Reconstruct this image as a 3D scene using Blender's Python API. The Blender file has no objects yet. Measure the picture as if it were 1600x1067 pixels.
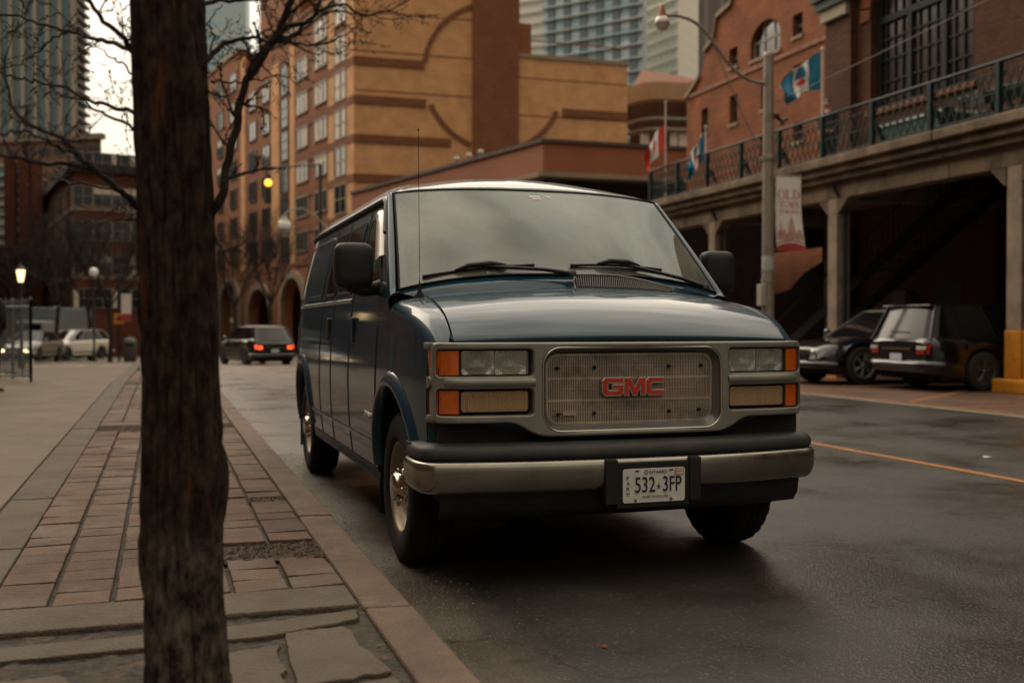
import bpy, bmesh, math, random
import numpy as np
from mathutils import Vector, Matrix
from math import sin, cos, pi, radians, sqrt, atan2
random.seed(7)
SC = bpy.context.scene
COL = SC.collection
# ------------------------------------------------------------------ camera
CAM_H = 1.169; CAM_F = 1694.5; CAM_YAW = .3123
cd = bpy.data.cameras.new('camera'); cam = bpy.data.objects.new('camera', cd); COL.objects.link(cam)
cam.location = (0, 0, CAM_H); cam.rotation_euler = (radians(90 - .869), 0, -CAM_YAW)
cd.sensor_width = 36; cd.lens = CAM_F * 36 / 1600; cd.clip_start = .05; cd.clip_end = 3000
cd.dof.use_dof = True; cd.dof.focus_distance = 4.95; cd.dof.aperture_fstop = 2.1
SC.camera = cam
# ------------------------------------------------------------------ exposure, world, sun
SC.view_settings.view_transform = 'Standard'; SC.view_settings.look = 'None'
SC.view_settings.exposure = -0.04; SC.view_settings.gamma = 1
SUN_EL, SUN_AZ = radians(34), radians(-25)      # low bright part of the overcast, beyond the left of the street
w = bpy.data.worlds.new('World'); SC.world = w; w.use_nodes = True
wt = w.node_tree; wt.nodes.clear()
wo = wt.nodes.new('ShaderNodeOutputWorld'); wb = wt.nodes.new('ShaderNodeBackground')
sky = wt.nodes.new('ShaderNodeTexSky'); sky.sky_type = 'NISHITA'; sky.sun_disc = False
sky.sun_elevation = SUN_EL; sky.sun_rotation = SUN_AZ; sky.dust_density = 3
tc = wt.nodes.new('ShaderNodeTexCoord'); sp = wt.nodes.new('ShaderNodeSeparateXYZ')
rp = wt.nodes.new('ShaderNodeValToRGB')
els = rp.color_ramp.elements
els[0].position = 0; els[0].color = (.38, .28, .15, 1)
els[1].position = 1; els[1].color = (1.66, 1.44, 1.12, 1)
for p_, c_ in ((.10, (.35, .275, .165, 1)), (.24, (.40, .32, .21, 1)), (.33, (1.05, .88, .66, 1)), (.45, (1.50, 1.26, .95, 1))):
    e = els.new(p_); e.color = c_
mp = wt.nodes.new('ShaderNodeMapping'); mp.inputs['Scale'].default_value = (1.3, 1.3, 3.2)
nz = wt.nodes.new('ShaderNodeTexNoise'); nz.inputs['Scale'].default_value = 2.2; nz.inputs['Detail'].default_value = 5
cr = wt.nodes.new('ShaderNodeMapRange'); cr.inputs[1].default_value = .3; cr.inputs[2].default_value = .72
cr.inputs[3].default_value = .52; cr.inputs[4].default_value = 1.38
mul = wt.nodes.new('ShaderNodeVectorMath'); mul.operation = 'SCALE'
sks = wt.nodes.new('ShaderNodeVectorMath'); sks.operation = 'SCALE'; sks.inputs[3].default_value = .035
ovs = wt.nodes.new('ShaderNodeVectorMath'); ovs.operation = 'ADD'
L = wt.links.new
L(tc.outputs['Generated'], sp.inputs[0]); L(sp.outputs['Z'], rp.inputs[0])
L(tc.outputs['Generated'], mp.inputs[0]); L(mp.outputs[0], nz.inputs[0]); L(nz.outputs[0], cr.inputs[0])
L(rp.outputs[0], mul.inputs[0]); L(cr.outputs[0], mul.inputs[3])
L(sky.outputs[0], sks.inputs[0]); L(sks.outputs[0], ovs.inputs[0]); L(mul.outputs[0], ovs.inputs[1])
gd = wt.nodes.new('ShaderNodeVectorMath'); gd.operation = 'DOT_PRODUCT'     # the cloud is thin and bright ahead, heavy behind
gd.inputs[1].default_value = (sin(radians(-12)) * cos(radians(26)), cos(radians(-12)) * cos(radians(26)), sin(radians(26)))
gr = wt.nodes.new('ShaderNodeMapRange'); gr.interpolation_type = 'SMOOTHSTEP'; gr.inputs[1].default_value = -.5; gr.inputs[2].default_value = 1.; gr.inputs[3].default_value = .58; gr.inputs[4].default_value = 1.75
gs = wt.nodes.new('ShaderNodeVectorMath'); gs.operation = 'SCALE'
L(tc.outputs['Generated'], gd.inputs[0]); L(gd.outputs['Value'], gr.inputs[0]); L(ovs.outputs[0], gs.inputs[0]); L(gr.outputs[0], gs.inputs[3])
L(gs.outputs[0], wb.inputs[0]); wb.inputs[1].default_value = 1.0; L(wb.outputs[0], wo.inputs[0])
sd = bpy.data.lights.new('sun', 'SUN'); sd.energy = .6; sd.angle = radians(40); sd.color = (1, .86, .68)
so = bpy.data.objects.new('sun', sd); COL.objects.link(so)
sv = Vector((sin(SUN_AZ) * cos(SUN_EL), cos(SUN_AZ) * cos(SUN_EL), sin(SUN_EL)))
so.rotation_euler = sv.to_track_quat('Z', 'Y').to_euler(); so.location = (0, 0, 30)

def at(px, py, D):
    """a point of the place seen at photo pixel (px, py), D metres along the view axis"""
    l = (px - 800) / CAM_F * D; s, c = sin(CAM_YAW), cos(CAM_YAW)
    return Vector((l * c + D * s, D * c - l * s, CAM_H - (py - 507.8) * D / CAM_F))
def zg(y):
    """height of the road at distance y: the street falls gently away"""
    return 0.0 if y < 22 else -.02 * (min(y, 130) - 22)

# ------------------------------------------------------------------ materials
MATS = {}
def mat(name, col=(.5, .5, .5), rough=.6, metal=0., var=.12, vscale=3., bump=0., bscale=40., spec=.5, coat=0.,
        emit=None, estr=0., fine=0., fscale=140., stretch=(1, 1, 1), dirt=None, dscale=2., dcut=.55, alpha=None, trans=0., island=0., rvar=0.):
    if name in MATS: return MATS[name]
    m = bpy.data.materials.new(name); m.use_nodes = True; nt = m.node_tree; N = nt.nodes; K = nt.links.new
    b = N['Principled BSDF']
    b.inputs['Roughness'].default_value = rough; b.inputs['Metallic'].default_value = metal
    b.inputs['Specular IOR Level'].default_value = spec; b.inputs['Coat Weight'].default_value = coat
    b.inputs['Coat Roughness'].default_value = .06; b.inputs['Transmission Weight'].default_value = trans
    t = N.new('ShaderNodeTexCoord'); mpn = N.new('ShaderNodeMapping'); K(t.outputs['Object'], mpn.inputs[0])
    mpn.inputs['Scale'].default_value = stretch
    c = N.new('ShaderNodeRGB'); c.outputs[0].default_value = (*col, 1); out = c.outputs[0]
    if var:
        n = N.new('ShaderNodeTexNoise'); n.inputs['Scale'].default_value = vscale; n.inputs['Detail'].default_value = 6
        K(mpn.outputs[0], n.inputs[0])
        r = N.new('ShaderNodeMapRange'); r.inputs[1].default_value = .25; r.inputs[2].default_value = .75
        r.inputs[3].default_value = 1 - var * 1.6; r.inputs[4].default_value = 1 + var * 1.6; K(n.outputs[0], r.inputs[0])
        s = N.new('ShaderNodeVectorMath'); s.operation = 'SCALE'; K(out, s.inputs[0]); K(r.outputs[0], s.inputs[3]); out = s.outputs[0]
    if fine:
        n = N.new('ShaderNodeTexNoise'); n.inputs['Scale'].default_value = fscale; n.inputs['Detail'].default_value = 4; n.inputs['Roughness'].default_value = .7; K(mpn.outputs[0], n.inputs[0])
        r = N.new('ShaderNodeMapRange'); r.inputs[1].default_value = .3; r.inputs[2].default_value = .7; r.inputs[3].default_value = 1 - fine; r.inputs[4].default_value = 1 + fine; K(n.outputs[0], r.inputs[0])
        s = N.new('ShaderNodeVectorMath'); s.operation = 'SCALE'; K(out, s.inputs[0]); K(r.outputs[0], s.inputs[3]); out = s.outputs[0]
    if island:
        g = N.new('ShaderNodeNewGeometry'); r = N.new('ShaderNodeMapRange'); r.inputs[3].default_value = 1 - island; r.inputs[4].default_value = 1 + island
        K(g.outputs['Random Per Island'], r.inputs[0])
        s = N.new('ShaderNodeVectorMath'); s.operation = 'SCALE'; K(out, s.inputs[0]); K(r.outputs[0], s.inputs[3]); out = s.outputs[0]
    if dirt:
        n = N.new('ShaderNodeTexNoise'); n.inputs['Scale'].default_value = dscale; n.inputs['Detail'].default_value = 8; n.inputs['Roughness'].default_value = .65
        K(mpn.outputs[0], n.inputs[0])
        r = N.new('ShaderNodeMapRange'); r.inputs[1].default_value = dcut - .1; r.inputs[2].default_value = dcut + .14; K(n.outputs[0], r.inputs[0])
        x = N.new('ShaderNodeMix'); x.data_type = 'RGBA'; K(r.outputs[0], x.inputs[0]); K(out, x.inputs[6]); x.inputs[7].default_value = (*dirt, 1); out = x.outputs[2]
    K(out, b.inputs['Base Color'])
    if rvar:
        n = N.new('ShaderNodeTexNoise'); n.inputs['Scale'].default_value = vscale * 2; n.inputs['Detail'].default_value = 5; K(mpn.outputs[0], n.inputs[0])
        r = N.new('ShaderNodeMapRange'); r.inputs[1].default_value = .3; r.inputs[2].default_value = .7; r.inputs[3].default_value = max(0, rough - rvar); r.inputs[4].default_value = min(1, rough + rvar)
        K(n.outputs[0], r.inputs[0]); K(r.outputs[0], b.inputs['Roughness'])
    if bump:
        n = N.new('ShaderNodeTexNoise'); n.inputs['Scale'].default_value = bscale; n.inputs['Detail'].default_value = 5; K(mpn.outputs[0], n.inputs[0])
        u = N.new('ShaderNodeBump'); u.inputs['Strength'].default_value = bump; u.inputs['Distance'].default_value = .02
        K(n.outputs[0], u.inputs['Height']); K(u.outputs[0], b.inputs['Normal'])
    if emit:
        b.inputs['Emission Color'].default_value = (*emit, 1); b.inputs['Emission Strength'].default_value = estr
    MATS[name] = m; return m

def brick_mat(name, c1, c2, mortar, sc=1., var=.15, course=.075, length=.23, axis='XZ', rough=.85, bump=.4, msize=.012):
    """brickwork; the wall plane is picked from the face normal so one material serves every side"""
    if name in MATS: return MATS[name]
    m = bpy.data.materials.new(name); m.use_nodes = True; nt = m.node_tree; N = nt.nodes; K = nt.links.new
    b = N['Principled BSDF']; b.inputs['Roughness'].default_value = rough; b.inputs['Specular IOR Level'].default_value = .3
    t = N.new('ShaderNodeTexCoord'); s = N.new('ShaderNodeSeparateXYZ'); K(t.outputs['Object'], s.inputs[0])
    a = N.new('ShaderNodeMath'); a.operation = 'ADD'; K(s.outputs[0], a.inputs[0]); K(s.outputs[1], a.inputs[1])
    cmb = N.new('ShaderNodeCombineXYZ'); K(a.outputs[0], cmb.inputs[0]); K(s.outputs[2], cmb.inputs[1])
    br = N.new('ShaderNodeTexBrick'); K(cmb.outputs[0], br.inputs[0]); br.inputs['Scale'].default_value = 1
    br.inputs['Brick Width'].default_value = length * sc; br.inputs['Row Height'].default_value = course * sc
    br.inputs['Mortar Size'].default_value = msize * sc; br.inputs['Mortar Smooth'].default_value = .2
    br.inputs['Color1'].default_value = (*c1, 1); br.inputs['Color2'].default_value = (*c2, 1); br.inputs['Mortar'].default_value = (*mortar, 1)
    n = N.new('ShaderNodeTexNoise'); n.inputs['Scale'].default_value = .9; n.inputs['Detail'].default_value = 8; K(t.outputs['Object'], n.inputs[0])
    r = N.new('ShaderNodeMapRange'); r.inputs[1].default_value = .28; r.inputs[2].default_value = .72; r.inputs[3].default_value = 1 - var * 2; r.inputs[4].default_value = 1 + var * 1.6; K(n.outputs[0], r.inputs[0])
    v = N.new('ShaderNodeVectorMath'); v.operation = 'SCALE'; K(br.outputs[0], v.inputs[0]); K(r.outputs[0], v.inputs[3]); K(v.outputs[0], b.inputs['Base Color'])
    u = N.new('ShaderNodeBump'); u.inputs['Strength'].default_value = bump; u.inputs['Distance'].default_value = .01; u.invert = True
    K(br.outputs[1], u.inputs['Height']); K(u.outputs[0], b.inputs['Normal'])
    MATS[name] = m; return m

def tower_mat(name, c_wall, c_glass, c_glass2, bay, floor, fill=.7, rough=.25, band=.3):
    """curtain glazing of a distant tower: panes of varied glass between slab bands"""
    m = bpy.data.materials.new(name); m.use_nodes = True; nt = m.node_tree; N = nt.nodes; K = nt.links.new
    b = N['Principled BSDF']; t = N.new('ShaderNodeTexCoord'); s = N.new('ShaderNodeSeparateXYZ'); K(t.outputs['Object'], s.inputs[0])
    a = N.new('ShaderNodeMath'); a.operation = 'ADD'; K(s.outputs[0], a.inputs[0]); K(s.outputs[1], a.inputs[1])
    cmb = N.new('ShaderNodeCombineXYZ'); K(a.outputs[0], cmb.inputs[0]); K(s.outputs[2], cmb.inputs[1])
    br = N.new('ShaderNodeTexBrick'); br.offset = 0; K(cmb.outputs[0], br.inputs[0]); br.inputs['Scale'].default_value = 1
    br.inputs['Brick Width'].default_value = bay; br.inputs['Row Height'].default_value = floor
    br.inputs['Mortar Size'].default_value = band; br.inputs['Mortar Smooth'].default_value = 0
    br.inputs['Color1'].default_value = (*c_glass, 1); br.inputs['Color2'].default_value = (*c_glass2, 1); br.inputs['Mortar'].default_value = (*c_wall, 1)
    K(br.outputs[0], b.inputs['Base Color'])
    r = N.new('ShaderNodeMapRange'); r.inputs[3].default_value = rough; r.inputs[4].default_value = .8; K(br.outputs[1], r.inputs[0]); K(r.outputs[0], b.inputs['Roughness'])
    MATS[name] = m; return m

# ------------------------------------------------------------------ mesh helpers
class MB:
    def __init__(s): s.v = []; s.f = []; s.m = []; s.sm = []
    def add(s, vs, fs, mi=0, smooth=False):
        o = len(s.v); s.v += [tuple(x) for x in vs]; s.f += [tuple(i + o for i in f) for f in fs]; s.m += [mi] * len(fs); s.sm += [smooth] * len(fs); return s
    def box(s, x0, y0, z0, x1, y1, z1, mi=0, M=None):
        vs = [Vector((x, y, z)) for z in (z0, z1) for x, y in ((x0, y0), (x1, y0), (x1, y1), (x0, y1))]
        if M: vs = [M @ v for v in vs]
        return s.add(vs, [(3, 2, 1, 0), (4, 5, 6, 7), (0, 1, 5, 4), (1, 2, 6, 5), (2, 3, 7, 6), (3, 0, 4, 7)], mi)
    def hexa(s, p, mi=0):
        return s.add(p, [(3, 2, 1, 0), (4, 5, 6, 7), (0, 1, 5, 4), (1, 2, 6, 5), (2, 3, 7, 6), (3, 0, 4, 7)], mi)
    def grid(s, pts, mi=0, smooth=True, flip=False, closed=False):
        n, k = len(pts), len(pts[0]); vs = [p for r in pts for p in r]; fs = []
        for i in range(n - 1):
            for j in range(k if closed else k - 1):
                j2 = (j + 1) % k; q = (i * k + j, (i + 1) * k + j, (i + 1) * k + j2, i * k + j2)
                fs.append(q[::-1] if flip else q)
        return s.add(vs, fs, mi, smooth)
    def tube(s, path, r, n=8, mi=0, smooth=True, cap=True):
        path = [Vector(p) for p in path]; rs = r if isinstance(r, (list, tuple)) else [r] * len(path)
        rows = []; up = None
        for i, p in enumerate(path):
            a = path[max(0, i - 1)]; b = path[min(len(path) - 1, i + 1)]; t = (b - a)
            t = t.normalized() if t.length > 1e-9 else Vector((0, 0, 1))
            if up is None: up = t.orthogonal().normalized()
            u = up - t * up.dot(t); u = u.normalized() if u.length > 1e-6 else t.orthogonal().normalized(); up = u; w_ = t.cross(u)
            rows.append([p + (u * cos(2 * pi * k / n) + w_ * sin(2 * pi * k / n)) * rs[i] for k in range(n)])
        s.grid(rows, mi, smooth, closed=True)
        if cap:
            s.add(rows[0], [tuple(range(n))], mi); s.add(rows[-1], [tuple(range(n))[::-1]], mi)
        return s
    def lathe(s, prof, c=(0, 0, 0), axis='z', n=24, mi=0, smooth=True):
        rows = []
        for r, h in prof:
            row = []
            for k in range(n):
                a = 2 * pi * k / n; x, y = r * cos(a), r * sin(a)
                p = {'z': (x, y, h), 'x': (h, x, y), 'y': (x, h, y)}[axis]; row.append(Vector(p) + Vector(c))
            rows.append(row)
        return s.grid(rows, mi, smooth, closed=True)
    def prism(s, poly, fn, d0, d1, mi=0):
        """poly in 2d, fn(a, b, d) -> point"""
        n = len(poly); A = [fn(a, b, d0) for a, b in poly]; B = [fn(a, b, d1) for a, b in poly]
        s.add(A + B, [tuple(range(n))[::-1], tuple(range(n, 2 * n))] + [(i, (i + 1) % n, n + (i + 1) % n, n + i) for i in range(n)], mi); return s
    def build(s, name, mats, parent=None, bevel=0, loc=None, weld=False, bang=None, normals=True):
        me = bpy.data.meshes.new(name); me.from_pydata(s.v, [], s.f)
        for x in (mats if isinstance(mats, (list, tuple)) else [mats]): me.materials.append(x)
        me.polygons.foreach_set('material_index', s.m); me.polygons.foreach_set('use_smooth', s.sm)
        if weld or normals:
            bm = bmesh.new(); bm.from_mesh(me)
            if weld: bmesh.ops.remove_doubles(bm, verts=bm.verts, dist=weld if isinstance(weld, float) else 1e-4)
            if normals: bmesh.ops.recalc_face_normals(bm, faces=bm.faces)
            bm.to_mesh(me); bm.free()
        me.update()
        o = bpy.data.objects.new(name, me); COL.objects.link(o)
        if parent is not None: o.parent = parent
        if loc is not None: o.location = loc
        if bevel:
            bv = o.modifiers.new('bevel', 'BEVEL'); bv.width = bevel; bv.segments = 2; bv.limit_method = 'ANGLE'; bv.angle_limit = bang or radians(35)
            bv.harden_normals = False
        return o
def thing(name, label, cat, loc=(0, 0, 0), rz=0., group=None):
    o = bpy.data.objects.new(name, None); COL.objects.link(o); o.location = loc; o.rotation_euler = (0, 0, rz); o.empty_display_size = .1
    return tag(o, label, cat, group)
def tag(o, label, cat, group=None):
    o['label'] = label; o['category'] = cat
    if group: o['group'] = group
    return o
def struct(o, kind='structure'): o['kind'] = kind; return o
def copy_tree(o, parent=None):
    c = o.copy(); COL.objects.link(c)
    if parent is not None: c.parent = parent
    for ch in list(o.children): copy_tree(ch, c)
    return c
def rrect(x0, z0, x1, z1, r, n=6):
    P = []
    for cx, cz, a0 in ((x1 - r, z1 - r, 0), (x0 + r, z1 - r, pi / 2), (x0 + r, z0 + r, pi), (x1 - r, z0 + r, 1.5 * pi)):
        for k in range(n + 1): a = a0 + k * pi / 2 / n; P.append((cx + r * cos(a), cz + r * sin(a)))
    return P
def rpoly(pts, rad, n=5):
    """polygon with rounded corners"""
    out = []; N_ = len(pts)
    for i, p in enumerate(pts):
        r = rad[i] if isinstance(rad, (list, tuple)) else rad; p = Vector(p); a = Vector(pts[i - 1]); b = Vector(pts[(i + 1) % N_])
        if r <= 0: out.append(tuple(p)); continue
        u = (a - p).normalized(); v = (b - p).normalized(); p0 = p + u * r; p1 = p + v * r
        for k in range(n + 1):
            t = k / n; q = p0 * (1 - t) ** 2 + p * 2 * t * (1 - t) + p1 * t * t; out.append(tuple(q))
    return out
def plate(name, outlines, depth, bevel, mats, parent, fn=None, cuts=None, offset=0., smooth=False, bres=2):
    """flat plate with holes from 2d outlines (x, z), thickness depth; fn(x, y, z) bends it; y = 0 is the front face"""
    cu = bpy.data.curves.new(name, 'CURVE'); cu.dimensions = '2D'; cu.fill_mode = 'BOTH'
    for pl in outlines:
        sp_ = cu.splines.new('POLY'); sp_.points.add(len(pl) - 1); sp_.use_cyclic_u = True
        for i, (x, z) in enumerate(pl): sp_.points[i].co = (x, z, 0, 1)
    cu.extrude = max(1e-5, depth / 2 - bevel); cu.bevel_depth = bevel; cu.bevel_resolution = bres; cu.offset = offset - bevel
    tmp = bpy.data.objects.new('tmp', cu); COL.objects.link(tmp)
    dg = bpy.context.evaluated_depsgraph_get(); me = bpy.data.meshes.new_from_object(tmp.evaluated_get(dg)); me.name = name
    bpy.data.objects.remove(tmp); bpy.data.curves.remove(cu)
    bm = bmesh.new(); bm.from_mesh(me); bmesh.ops.remove_doubles(bm, verts=bm.verts, dist=1e-5)
    for v in bm.verts: v.co = Vector((v.co.x, depth / 2 - v.co.z, v.co.y))
    if cuts is not None:
        for cx in cuts:
            bmesh.ops.bisect_plane(bm, geom=bm.verts[:] + bm.edges[:] + bm.faces[:], plane_co=(cx, 0, 0), plane_no=(1, 0, 0))
    if fn:
        for v in bm.verts: v.co = Vector(fn(*v.co))
    bmesh.ops.recalc_face_normals(bm, faces=bm.faces)
    for f in bm.faces: f.smooth = smooth
    bm.to_mesh(me); bm.free(); me.materials.clear()
    for x in (mats if isinstance(mats, (list, tuple)) else [mats]): me.materials.append(x)
    o = bpy.data.objects.new(name, me); COL.objects.link(o)
    if parent is not None: o.parent = parent
    return o
def text(name, body, size, width, M, mat_, parent, depth=.002, bold=0., align='CENTER', spacing=1.):
    """lettering as a mesh; M places it (text lies in its local xy plane)"""
    cu = bpy.data.curves.new(name, 'FONT'); cu.body = body; cu.size = size; cu.align_x = align; cu.align_y = 'CENTER'; cu.extrude = depth; cu.offset = bold; cu.space_character = spacing
    tmp = bpy.data.objects.new('tmp', cu); COL.objects.link(tmp)
    dg = bpy.context.evaluated_depsgraph_get(); me = bpy.data.meshes.new_from_object(tmp.evaluated_get(dg)); me.name = name
    bpy.data.objects.remove(tmp); bpy.data.curves.remove(cu)
    xs = [v.co.x for v in me.vertices]
    if width and xs:
        k = width / (max(xs) - min(xs)); c = (max(xs) + min(xs)) / 2
        for v in me.vertices: v.co.x = (v.co.x - (c if align == 'CENTER' else 0)) * k
    me.transform(M); me.materials.clear(); me.materials.append(mat_)
    o = bpy.data.objects.new(name, me); COL.objects.link(o)
    if parent is not None: o.parent = parent
    return o
def lerp(a, b, t): return a + (b - a) * t
def sm(t): t = max(0., min(1., t)); return t * t * (3 - 2 * t)
# ================================================================== ground
asph = bpy.data.materials.new('asphalt'); asph.use_nodes = True
def asphalt():
    nt = asph.node_tree; N = nt.nodes; K = nt.links.new; b = N['Principled BSDF']
    g = N.new('ShaderNodeNewGeometry'); s = N.new('ShaderNodeSeparateXYZ'); K(g.outputs['Position'], s.inputs[0])
    def noise(sc, det=6, ro=.5, vec=None):
        n = N.new('ShaderNodeTexNoise'); n.inputs['Scale'].default_value = sc; n.inputs['Detail'].default_value = det; n.inputs['Roughness'].default_value = ro
        K(vec or g.outputs['Position'], n.inputs[0]); return n.outputs[0]
    def rng(v, a, b_, c, d):
        r = N.new('ShaderNodeMapRange'); r.inputs[1].default_value = a; r.inputs[2].default_value = b_; r.inputs[3].default_value = c; r.inputs[4].default_value = d; K(v, r.inputs[0]); return r.outputs[0]
    def mix(f, a, b_):
        x = N.new('ShaderNodeMix'); x.data_type = 'RGBA'; K(f, x.inputs[0])
        for i, q in ((6, a), (7, b_)):
            if isinstance(q, tuple): x.inputs[i].default_value = (*q, 1)
            else: K(q, x.inputs[i])
        return x.outputs[2]
    def mth(op, a, b_):
        m = N.new('ShaderNodeMath'); m.operation = op
        for i, q in enumerate((a, b_)):
            if isinstance(q, (int, float)): m.inputs[i].default_value = q
            else: K(q, m.inputs[i])
        return m.outputs[0]
    base = mix(rng(noise(.5, 7, .6), .35, .65, 0, 1), (.021, .0180, .0155), (.040, .0345, .029))
    # lighter aggregate chips between dark binder
    vo = N.new('ShaderNodeTexVoronoi'); vo.inputs['Scale'].default_value = 72; K(g.outputs['Position'], vo.inputs[0])
    vs = N.new('ShaderNodeSeparateColor'); K(vo.outputs['Color'], vs.inputs[0])
    chip = mth('MULTIPLY', rng(vs.outputs[0], .70, .95, 0, 1), rng(vo.outputs['Distance'], .25, .5, 1, 0))
    base = mix(chip, base, (.115, .090, .068))
    base = mix(rng(noise(220, 2), .35, .7, 0, .6), base, (.016, .014, .012))
    # dusty worn gutter strip beside the kerb
    wob = mth('ADD', s.outputs[0], rng(noise(2.4, 6, .7), 0, 1, -.22, .22))
    gut = rng(wob, 1.12, 1.34, 1, 0)
    base = mix(mth('MULTIPLY', gut, rng(noise(12, 6, .7), .3, .7, .5, 1)), base, (.075, .062, .048))
    # oil and tyre darkening in lanes, and cracks
    ln = rng(mth('ABSOLUTE', mth('SUBTRACT', s.outputs[0], 3.7), 0), .5, 1.5, .82, 1)
    sc_ = N.new('ShaderNodeVectorMath'); sc_.operation = 'SCALE'; K(base, sc_.inputs[0]); K(ln, sc_.inputs[3])
    vc = N.new('ShaderNodeTexVoronoi'); vc.feature = 'DISTANCE_TO_EDGE'; vc.inputs['Scale'].default_value = .42
    dv = N.new('ShaderNodeVectorMath'); dv.operation = 'ADD'; nn = N.new('ShaderNodeTexNoise'); nn.inputs['Scale'].default_value = 1.6; nn.inputs['Detail'].default_value = 5
    K(g.outputs['Position'], nn.inputs[0]); K(nn.outputs['Color'], dv.inputs[0]); K(g.outputs['Position'], dv.inputs[1]); K(dv.outputs[0], vc.inputs[0])
    crack = rng(vc.outputs['Distance'], .0, .010, 1, 0)
    crack = mth('MULTIPLY', crack, rng(noise(.35, 2), .42, .55, 0, 1))
    base = mix(crack, sc_.outputs[0], (.012, .011, .010))
    # far asphalt blended to beige, its grazing sky reflection painted in
    far = rng(s.outputs[1], 17, 34, 0, 1)
    base = mix(far, base, mix(rng(noise(.7, 5), .3, .7, 0, 1), (.105, .084, .061), (.145, .116, .084)))
    K(base, b.inputs['Base Color'])
    wet = rng(noise(.8, 5, .6), .38, .62, .24, .58); K(wet, b.inputs['Roughness'])
    b.inputs['Specular IOR Level'].default_value = .42
    h = mth('ADD', mth('MULTIPLY', rng(vo.outputs['Distance'], 0, .6, 1, 0), .7), mth('MULTIPLY', noise(160, 3), .8))
    u = N.new('ShaderNodeBump'); u.inputs['Strength'].default_value = .5; u.inputs['Distance'].default_value = .004; K(h, u.inputs['Height']); K(u.outputs[0], b.inputs['Normal'])
asphalt()
m = MB()
ys = [-12, -6, 0, 6, 12, 18, 22] + list(range(26, 131, 8)) + [160, 260, 900]
xs = [-700, -120, -40, -15, -5, 0, 5, 11, 20, 40, 120, 700]
m.grid([[(x, y, zg(y)) for x in xs] for y in ys], 0, False)
struct(m.build('road', asph))

conc = mat('sidewalk_concrete', (.122, .095, .066), .85, fine=.22, fscale=90, var=.16, vscale=1.4, bump=.5, bscale=60, dirt=(.095, .078, .058), dscale=1.1, dcut=.56)
bandc = mat('band_concrete', (.080, .060, .041), .85, fine=.25, fscale=110, var=.2, vscale=4, bump=.6, bscale=60, dirt=(.09, .078, .06), dscale=3.5, dcut=.56)
pav = mat('paver_brick', (.094, .055, .036), .84, fine=.28, fscale=120, var=.18, vscale=7, bump=.7, bscale=80, island=.26, dirt=(.15, .122, .092), dscale=1.6, dcut=.57)
kerbm = mat('kerb_stone', (.108, .070, .047), .8, fine=.26, fscale=130, var=.22, vscale=5, bump=.6, bscale=90, dirt=(.20, .155, .11), dscale=2.2, dcut=.60, island=.08)
soil = mat('joint_soil', (.040, .033, .026), .95, var=.5, vscale=25, bump=.9, bscale=55)
rub = mat('rubble_soil', (.07, .05, .034), .95, var=.5, vscale=35, bump=1., bscale=45, dirt=(.045, .036, .028), dscale=6, dcut=.5)
SZ = .12
# bed below the paving
m = MB(); ysb = [-6, 2, 8, 14, 22, 30, 36]
m.grid([[(x, y, SZ - .02 + zg(y)) for x in (-30, -8, -1.1, .895)] for y in ysb], 0, False)
struct(m.build('sidewalk_bed', soil))
# wide concrete walk left of the pavers, cast in bays
m = MB(); y = -4.
while y < 36:
    L_ = 3.05
    for x0, x1 in ((-3.9, -.885), (-7., -3.915), (-12., -7.015), (-26, -12.015)):
        z0, z1 = SZ + zg(y), SZ + zg(y + L_)
        m.hexa([(x0, y, z0 - .1), (x1, y, z0 - .1), (x1, y + L_ - .012, z1 - .1), (x0, y + L_ - .012, z1 - .1), (x0, y, z0), (x1, y, z0), (x1, y + L_ - .012, z1), (x0, y + L_ - .012, z1)])
    y += L_
struct(m.build('sidewalk', conc, bevel=.006))
# concrete edging band, in bays
m = MB(); y = 4.02
rb = random.Random(3)
while y < 34:
    L_ = 1.55; e = rb.uniform(-.003, .003)
    m.box(-.872, y, 0, -.632, y + L_ - rb.uniform(.008, .03), SZ + e + zg(y)); y += L_
struct(m.build('sidewalk_edging', bandc, bevel=.008))
# pavers
m = MB(); pitch = .2235; y = 4.38; row = 0
def missing(x, y):
    if 4.93 < y < 5.28 and x > .12: return True
    if 11.3 < y < 12.35: return True
    if 20.3 < y < 21.3: return True
    if 6.55 < y < 6.75 and x > .45: return True
    return False
while y < 30:
    for c in range(6):
        x0 = -.632 + c * pitch
        # at places a column is laid in two half pavers
        gy = rb.uniform(-.006, .006)
        if missing(x0, y): continue
        tz = rb.uniform(-.004, .004); t2 = rb.uniform(-.003, .003)
        a, b_ = x0 + .008 + rb.uniform(0, .004), x0 + pitch - .008 - rb.uniform(0, .004)
        ya, yb = y + gy + .003, y + gy + .196
        z = SZ + zg(y)
        m.hexa([(a, ya, z - .07), (b_, ya, z - .07), (b_, yb, z - .07), (a, yb, z - .07), (a, ya, z + tz - t2), (b_, ya, z + tz + t2), (b_, yb, z + tz + t2), (a, yb, z + tz - t2)])
    y += .2
struct(m.build('paving_bricks', pav, bevel=.005))
# cross bands
m = MB()
for yb, hh in ((4.03, .33), (12.02, .35), (20.85, .4)):
    for x0, x1 in ((-.625, .02), (.03, .70)):
        x1 = min(x1, .70); m.box(x0, yb + rb.uniform(-.01, .01), 0, x1, yb + hh, SZ + rb.uniform(-.002, .004))
struct(m.build('sidewalk_cross_band', bandc, bevel=.01))
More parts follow.
